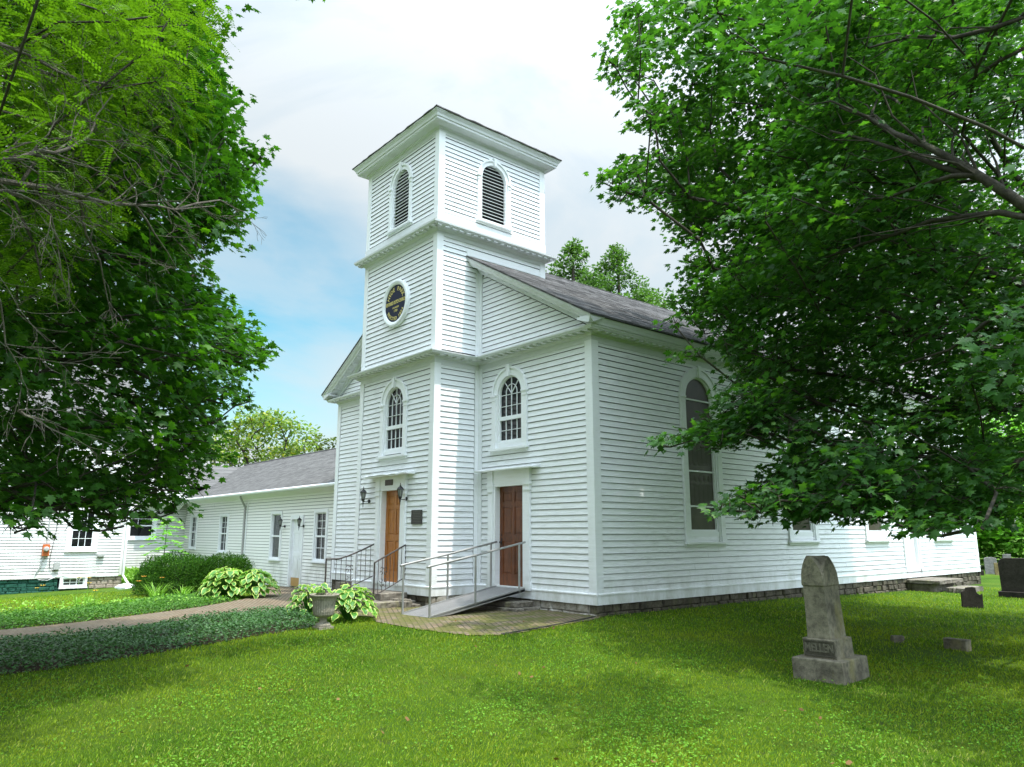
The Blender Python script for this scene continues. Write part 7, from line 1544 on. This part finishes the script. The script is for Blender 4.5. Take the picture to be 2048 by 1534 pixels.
def hosta(x, y, R_, h_, n, label, seed, L_=(.15, .23), z0=None, name='hosta_plant'):
    z0 = h1(x, y) if z0 is None else z0; r = random.Random(seed); V = []; F = []; E = []; RN = []
    ns, nt_ = 8, 6
    for k in range(n):
        t = (k + .5) / n; rr = R_ * math.sqrt(t) * .86; a = k * 2.39996 + r.uniform(-.3, .3)
        c = np.array([x + rr * math.cos(a), y + rr * math.sin(a), z0 + h_ * (1 - .78 * t ** 1.6) * r.uniform(.82, 1.08)])
        ln = r.uniform(*L_); wd = ln * r.uniform(.62, .78)
        out = np.array([math.cos(a), math.sin(a), 0]); slope = -.05 - .48 * t + r.uniform(-.25, .25)
        d = norm(out + np.array([r.uniform(-.25, .25), r.uniform(-.25, .25), slope])); sd = norm(np.cross(d, [0, 0, 1])); sd = norm(sd + np.array([0, 0, r.uniform(-.3, .3)])); nn = np.cross(sd, d)
        b0 = len(V)
        for i in range(ns + 1):
            u = i / ns; w_ = wd * .5 * (math.sin(math.pi * min(1, u ** .72)) ** .8 if 0 < u < 1 else 0) + .002
            for j in range(nt_ + 1):
                s = j / nt_ * 2 - 1
                V.append(c - d * ln * .35 + d * ln * u + sd * w_ * s + nn * (-.30 * ln * (u - .35) ** 2 * 1.6 + .10 * ln * abs(s) ** 1.5 * (1 - u) + .012 * math.sin(u * 13 + k) * abs(s)))
                E.append(max(abs(s), 1 - (1 - u) * 5 if u > .8 else 0, (1 - u * 8) * .9)); RN.append((k * .618) % 1)
        for i in range(ns):
            for j in range(nt_): q = b0 + i * (nt_ + 1) + j; F.append((q, q + 1, q + nt_ + 2, q + nt_ + 1))
    root = empty(name, (x, y, z0), label, 'hosta')
    np_mesh('leaves', np.array(V), np.array(F), M['hosta'], root, {'edge': E, 'rnd': RN}, smooth=True)
    mb = MB()
    for k in range(n):
        t = (k + .5) / n; a = k * 2.39996; rr = R_ * math.sqrt(t) * .7
        mb.tube([(x + .02 * math.cos(a), y + .02 * math.sin(a), z0), (x + rr * .5 * math.cos(a), y + rr * .5 * math.sin(a), z0 + h_ * .6 * (1 - .5 * t)), (x + rr * math.cos(a), y + rr * math.sin(a), z0 + h_ * .9 * (1 - .78 * t ** 1.6))], [.008, .006, .004], 4, cap=False)
    mb.build('stems', M['hosta'], root, recalc=False)
    return root
hosta(-11.75, -2.95, .85, .80, 110, 'large variegated hosta clump at the near side of the yews, left half', 1, (.22, .33))
hosta(-11.45, -2.25, .78, .72, 95, 'large variegated hosta clump beside the paving, right of the bigger clump', 2, (.22, .32))
hosta(-4.40, -3.90, .48, .58, 62, 'variegated hosta on the left of the urn', 3)
hosta(-3.0, -3.72, .62, .62, 100, 'variegated hosta with cream edges on the right of the urn', 4)

# --- urn
ux, uy = -2.32, -4.58; uz = h1(ux, uy)
urn = empty('garden_urn', (ux, uy, uz), 'fluted stone urn on a pedestal foot at the end of the path bed', 'urn')
b = MB(); b.box(ux - .14, ux + .14, uy - .14, uy + .14, uz - .03, uz + .045); b.lathe([(.13, .045), (.135, .07), (.12, .095), (.075, .11), (.062, .15), (.07, .19), (.085, .205), (.075, .215)], (ux, uy, uz), 28); b.build('pedestal', M['urn'], urn)
b = MB(); rings = []
for rr, z in [(.07, .205), (.13, .222), (.175, .26), (.188, .32), (.190, .42), (.205, .52), (.235, .575), (.262, .60), (.268, .62), (.262, .635), (.235, .632), (.215, .60), (.17, .57)]:
    rr *= .99; z *= .94; fl_ = 1 if .24 < z < .56 else 0
    rings.append([(ux + (rr + fl_ * .004 * math.cos(a * 28)) * math.cos(a), uy + (rr + fl_ * .004 * math.cos(a * 28)) * math.sin(a), uz + z) for a in [2 * math.pi * q / 112 for q in range(112)]])
b.loft(rings, True, True); b.build('bowl', M['urn'], urn, smooth=False)
hosta(ux - .03, uy - .02, .13, .20, 5, 'small variegated hosta growing in the stone urn', 9, (.16, .20), uz + .57)
b = MB(); r = random.Random(6)
for k in range(26):
    a = r.random() * 6.283; q = r.uniform(.02, .14); p = Vector((ux + q * math.cos(a), uy + q * math.sin(a), uz + .565)); d = Vector((math.cos(a + 1), math.sin(a + 1), r.uniform(.0, .5))) * .12
    b.tube([p, p + d * .5 + Vector((0, 0, .03)), p + d], [.004, .003, .002], 4)
tag(b.build('dead_stems', M['deadwood']), 'tangle of dry dead stems inside the stone urn', 'dead stems')

# --- day lilies, yellow flowers, weeds
def blades(name, x, y, n, R_, h_, mat, label, cat, seed, flowers=(), pm='petal'):
    z0 = h1(x, y); root = empty(name, (x, y, z0), label, cat); r = random.Random(seed); V = []; F = []
    for k in range(n):
        a = r.random() * 6.283; ln = h_ * r.uniform(.6, 1.1); o = R_ * r.uniform(.0, .5); w_ = .010; sd = Vector((-math.sin(a), math.cos(a), 0)) * w_; b0 = len(V)
        for i in range(6):
            t = i / 5; p = Vector((x + (o + R_ * t ** 1.3) * math.cos(a), y + (o + R_ * t ** 1.3) * math.sin(a), z0 + ln * math.sin(min(1, t * .85) * math.pi * .72)))
            q = 1 - t * .85; V += [tuple(p - sd * q), tuple(p + sd * q)]
        for i in range(5): F.append((b0 + 2 * i, b0 + 2 * i + 1, b0 + 2 * i + 3, b0 + 2 * i + 2))
    np_mesh('leaves', np.array(V), np.array(F), mat, root, {'rnd': RNG.random(len(V))})
    for (dx, dy, hh, rr) in flowers:
        mb = MB(); mb.tube([(x, y, z0), (x + dx * .6, y + dy * .6, z0 + hh * .6), (x + dx, y + dy, z0 + hh)], .004, 4); mb.build('stem', mat, root)
        mb = MB(); c = Vector((x + dx, y + dy, z0 + hh))
        for q in range(7):
            a = q * 6.283 / 7; d = Vector((math.cos(a), math.sin(a), .35)) * rr; s = Vector((-math.sin(a), math.cos(a), 0)) * rr * .28
            mb.poly([c, c + d * .55 + s, c + d, c + d * .55 - s])
        fl__ = mb.build('flower', M[pm], root, recalc=False)
        mb = MB(); mb.lathe([(.001, -.004), (rr * .22, 0), (rr * .2, .02), (.001, .03)], c, 8); mb.build('flower_centre', M['bronze'], fl__)
M['grassleaf'] = m_leaf('strap_leaf', (.10, .22, .02), (.20, .36, .05), .3, .5, spec=.3)
blades('day_lily', -13.7, -4.3, 60, .45, .42, M['grassleaf'], 'arching strap leaved day lily with orange blooms at the left foot of the yews', 'day lily', 1, [(-.1, -.35, .62, .09), (.0, -.5, .5, .085), (.1, .1, .58, .08)])
blades('day_lily', -12.9, -3.8, 46, .40, .34, M['grassleaf'], 'strap leaved day lily without blooms left of the big hosta', 'day lily', 5)
sus = [(-11.4, -7.55, .62, 'two headed golden coneflower in front of the basement window'), (-12.6, -6.55, .72, 'golden coneflower before the house foundation, left bloom of the tall pair'), (-12.7, -6.30, .70, 'golden coneflower before the house foundation, right bloom of the tall pair'), (-11.6, -6.5, .62, 'golden coneflower of middle height, below the tall pair'), (-11.2, -6.42, .45, 'shortest golden coneflower at the far edge of the ivy bed')]
for i, (x, y, hh, lab) in enumerate(sus):
    blades('coneflower', x, y, 16, .16, .30, M['grassleaf'], lab, 'flower', 60 + i, [(0, 0, hh, .075)] + ([(.05, -.12, hh - .05, .06)] if i == 0 else []), 'petaly')
def weeds():
    n = 2200; X = RNG.uniform(-14.2, -10.2, n); Y = RNG.uniform(-13, -3.2, n); k = np.abs(X + 11.6 + .35 * (Y + 6) * -.55 + RNG.normal(size=n) * .3) < .8; X = X[k]; Y = Y[k]; m = len(X)
    a = RNG.random(m) * 6.283; D = np.stack([np.cos(a), np.sin(a), RNG.uniform(.0, 1.2, m)], 1)
    o = leaf_mesh('weeds', np.stack([X, Y, H(X, Y) + RNG.uniform(.03, .22, m)], 1), D, np.array([0, 0, 1.]) + RNG.normal(size=(m, 3)) * .5, RNG.uniform(.05, .11, m), OVAL, M['grassleaf'])
    tag(o, 'pale green leafy weeds along the far edge of the ivy bed', 'weeds', kind='stuff')
    n = 3000; X = RNG.uniform(-27.6, -23.0, n); Y = RNG.uniform(-3.2, .3, n); a = RNG.random(n) * 6.283
    o = leaf_mesh('weeds', np.stack([X, Y, H(X, Y) + RNG.uniform(.02, .42, n)], 1), np.stack([np.cos(a), np.sin(a), RNG.uniform(.5, 2, n)], 1), RNG.normal(size=(n, 3)) + (0, 0, .5), RNG.uniform(.12, .25, n), RHOMB, M['grassleaf'])
    tag(o, 'tall weeds in the corner between the house and the hall', 'weeds', kind='stuff')
weeds()

# --- edging strip along the paving
b = MB(); b.tube([(x, y, h1(x, y) + .02) for x, y in ((.06, -.12), (.22, -.7), (.4, -1.4), (.55, -2.2), (.62, -2.9))], .016, 6)
tag(b.build('edging_strip', M['hose']), 'thin dark edging strip between the mossy paving and the lawn at the church corner', 'edging')

# --- grass blades
def grass():
    t = NT('grass_blade'); at = t.n('ShaderNodeAttribute', attribute_name='rnd')
    c = t.ramp(at.outputs['Fac'], [(0, (.020, .062, .004)), (.4, (.075, .160, .008)), (.75, (.155, .265, .015)), (.90, (.27, .34, .045)), (1, (.40, .35, .15))])
    nz = t.noise(.55, 4, .6); c = t.mix(t.ramp(nz, [(.38, (0, 0, 0)), (.68, (.75, .75, .75))]), c, (.225, .275, .020))
    nz2 = t.noise(1.6, 4, .6); c = t.mix(t.ramp(nz2, [(.58, (0, 0, 0)), (.75, (.5, .5, .5))]), c, (.07, .060, .022))
    t.base(c); t.set(.75, 0, .08)
    tr = t.n('ShaderNodeBsdfTranslucent'); ms = t.n('ShaderNodeMixShader'); ms.inputs[0].default_value = .38
    t.l(t.mix(1.0, c, (1.5, 1.7, .6), 'MULTIPLY'), tr.inputs[0]); t.l(t.b.outputs[0], ms.inputs[1]); t.l(tr.outputs[0], ms.inputs[2]); t.l(ms.outputs[0], t.out.inputs[0])
    n = 420000
    yaw0 = 49.82; a = np.radians(yaw0 + RNG.uniform(-42, 42, n)); Dm, DM = 4.6, 30.0
    d = Dm * (DM / Dm) ** (RNG.random(n) ** 1.15)
    X = CAM[0] - np.sin(a) * d; Y = CAM[1] + np.cos(a) * d
    bad = inpoly(PATH, X, Y) | inpoly(BED1, X, Y) | inpoly(BED2, X, Y)
    bad |= (X < .02) & (X > WX) & (Y > -.02) | (X > TXL - .05) & (X < -A_ + .05) & (Y > -TD - .05) & (Y < 3)
    bad |= (X < WX + .1) & (Y > .5) | (X < -21.9) | (np.hypot((X - 5.54) / .95, (Y + 1.72)) < .40)
    bad |= (X > 0) & (X < 1.5) & (Y > 13.8) & (Y < 15.8)
    # thin bare patches in deep shade right of the monument, and along the foundation
    thin = np.exp(-(((X - 5.6) / 1.6) ** 2 + ((Y - 1.2) / .9) ** 2)) * .7 + np.exp(-((X - .1) / .3) ** 2) * (Y > -.5) * .7 + .5 * np.exp(-(np.hypot(X - 5.54, Y + 1.72) - .45) ** 2 / .02)
    bad |= RNG.random(n) < thin
    X, Y, d = X[~bad], Y[~bad], d[~bad]; m = len(X)
    cl = .55 + .45 * np.sin(X * 1.7 + 1) * np.sin(Y * 1.3) + RNG.normal(size=m) * .3
    sc_ = np.clip(d / 9, .8, 2.6)
    hh = RNG.uniform(.012, .032, m) * (1 + .35 * np.clip(cl, 0, 1)) * np.clip(sc_, .9, 1.5)
    w_ = RNG.uniform(.0022, .0046, m) * sc_
    az = RNG.random(m) * 6.283; bend = RNG.uniform(.2, 1.1, m) * hh
    Z = H(X, Y) - .004
    sx, sy = -np.sin(az) * w_, np.cos(az) * w_; bx_, by_ = np.cos(az) * bend, np.sin(az) * bend
    V = np.empty((m, 4, 3))
    V[:, 0] = np.stack([X - sx, Y - sy, Z], 1); V[:, 1] = np.stack([X + sx, Y + sy, Z], 1)
    V[:, 2] = np.stack([X + sx * .7 + bx_ * .4, Y + sy * .7 + by_ * .4, Z + hh * .62], 1); V[:, 3] = np.stack([X + bx_, Y + by_, Z + hh], 1)
    b_ = np.arange(m) * 4
    F = np.concatenate([np.stack([b_, b_ + 1, b_ + 2], 1), np.stack([b_, b_ + 2, b_ + 3], 1)])
    rn = np.clip(RNG.random(m) * .9 + .1 * np.clip(cl, -1, 1), 0, 1)
    o = np_mesh('grass', V.reshape(-1, 3), F, t.m, None, {'rnd': np.repeat(rn, 4)}, smooth=False)
    tag(o, 'short mown grass of the churchyard lawn', 'grass', kind='stuff')
    # clover and broad leaved weeds in the lawn
    n = 80000; a = np.radians(yaw0 + RNG.uniform(-42, 42, n)); d = Dm * (18 / Dm) ** RNG.random(n)
    X = CAM[0] - np.sin(a) * d; Y = CAM[1] + np.cos(a) * d
    pat = np.sin(X * 1.1 + 2) * np.cos(Y * 1.4 + 1) + .6 * np.sin(X * 3.3 + Y * 2.1) + RNG.normal(size=n) * .5
    ok = (pat > .2) & ~(inpoly(PATH, X, Y) | inpoly(BED1, X, Y) | inpoly(BED2, X, Y)) & ~((X < .02) & (Y > -.02)) & (np.hypot(X - 5.54, Y + 1.72) > .45)
    X, Y = X[ok], Y[ok]; m = len(X); a = RNG.random(m) * 6.283
    M['clover'] = m_leaf('clover_leaf', (.065, .17, .015), (.12, .25, .025), .3, .7, cc=(.17, .29, .05), spec=.1)
    o = leaf_mesh('clover', np.stack([X, Y, H(X, Y) + RNG.uniform(.02, .05, m)], 1), np.stack([np.cos(a), np.sin(a), np.zeros(m) + .1], 1), np.array([0, 0, 1.]) + RNG.normal(size=(m, 3)) * .3, RNG.uniform(.012, .026, m), ([(0, 0), (.5, .4), (.3, .95), (0, .8), (-.3, .95), (-.5, .4)], None), M['clover'])
    tag(o, 'patches of clover growing in the lawn', 'clover', kind='stuff')
    n = 80; a = np.radians(yaw0 + RNG.uniform(-38, 38, n)); d = RNG.uniform(5, 16, n); X = CAM[0] - np.sin(a) * d; Y = CAM[1] + np.cos(a) * d
    M['deadleaf'] = m_leaf('dead_leaf', (.06, .034, .014), (.15, .085, .035), .1, .7, cc=(.22, .14, .06), spec=.1)
    o = leaf_mesh('fallen_leaves', np.stack([X, Y, H(X, Y) + .045], 1), RNG.normal(size=(n, 3)), np.array([0, 0, 1.]) + RNG.normal(size=(n, 3)) * .5, RNG.uniform(.02, .06, n), MAPLE_LO, M['deadleaf'])
    tag(o, 'brown dead leaves scattered on the lawn', 'fallen leaves', kind='stuff')
grass()
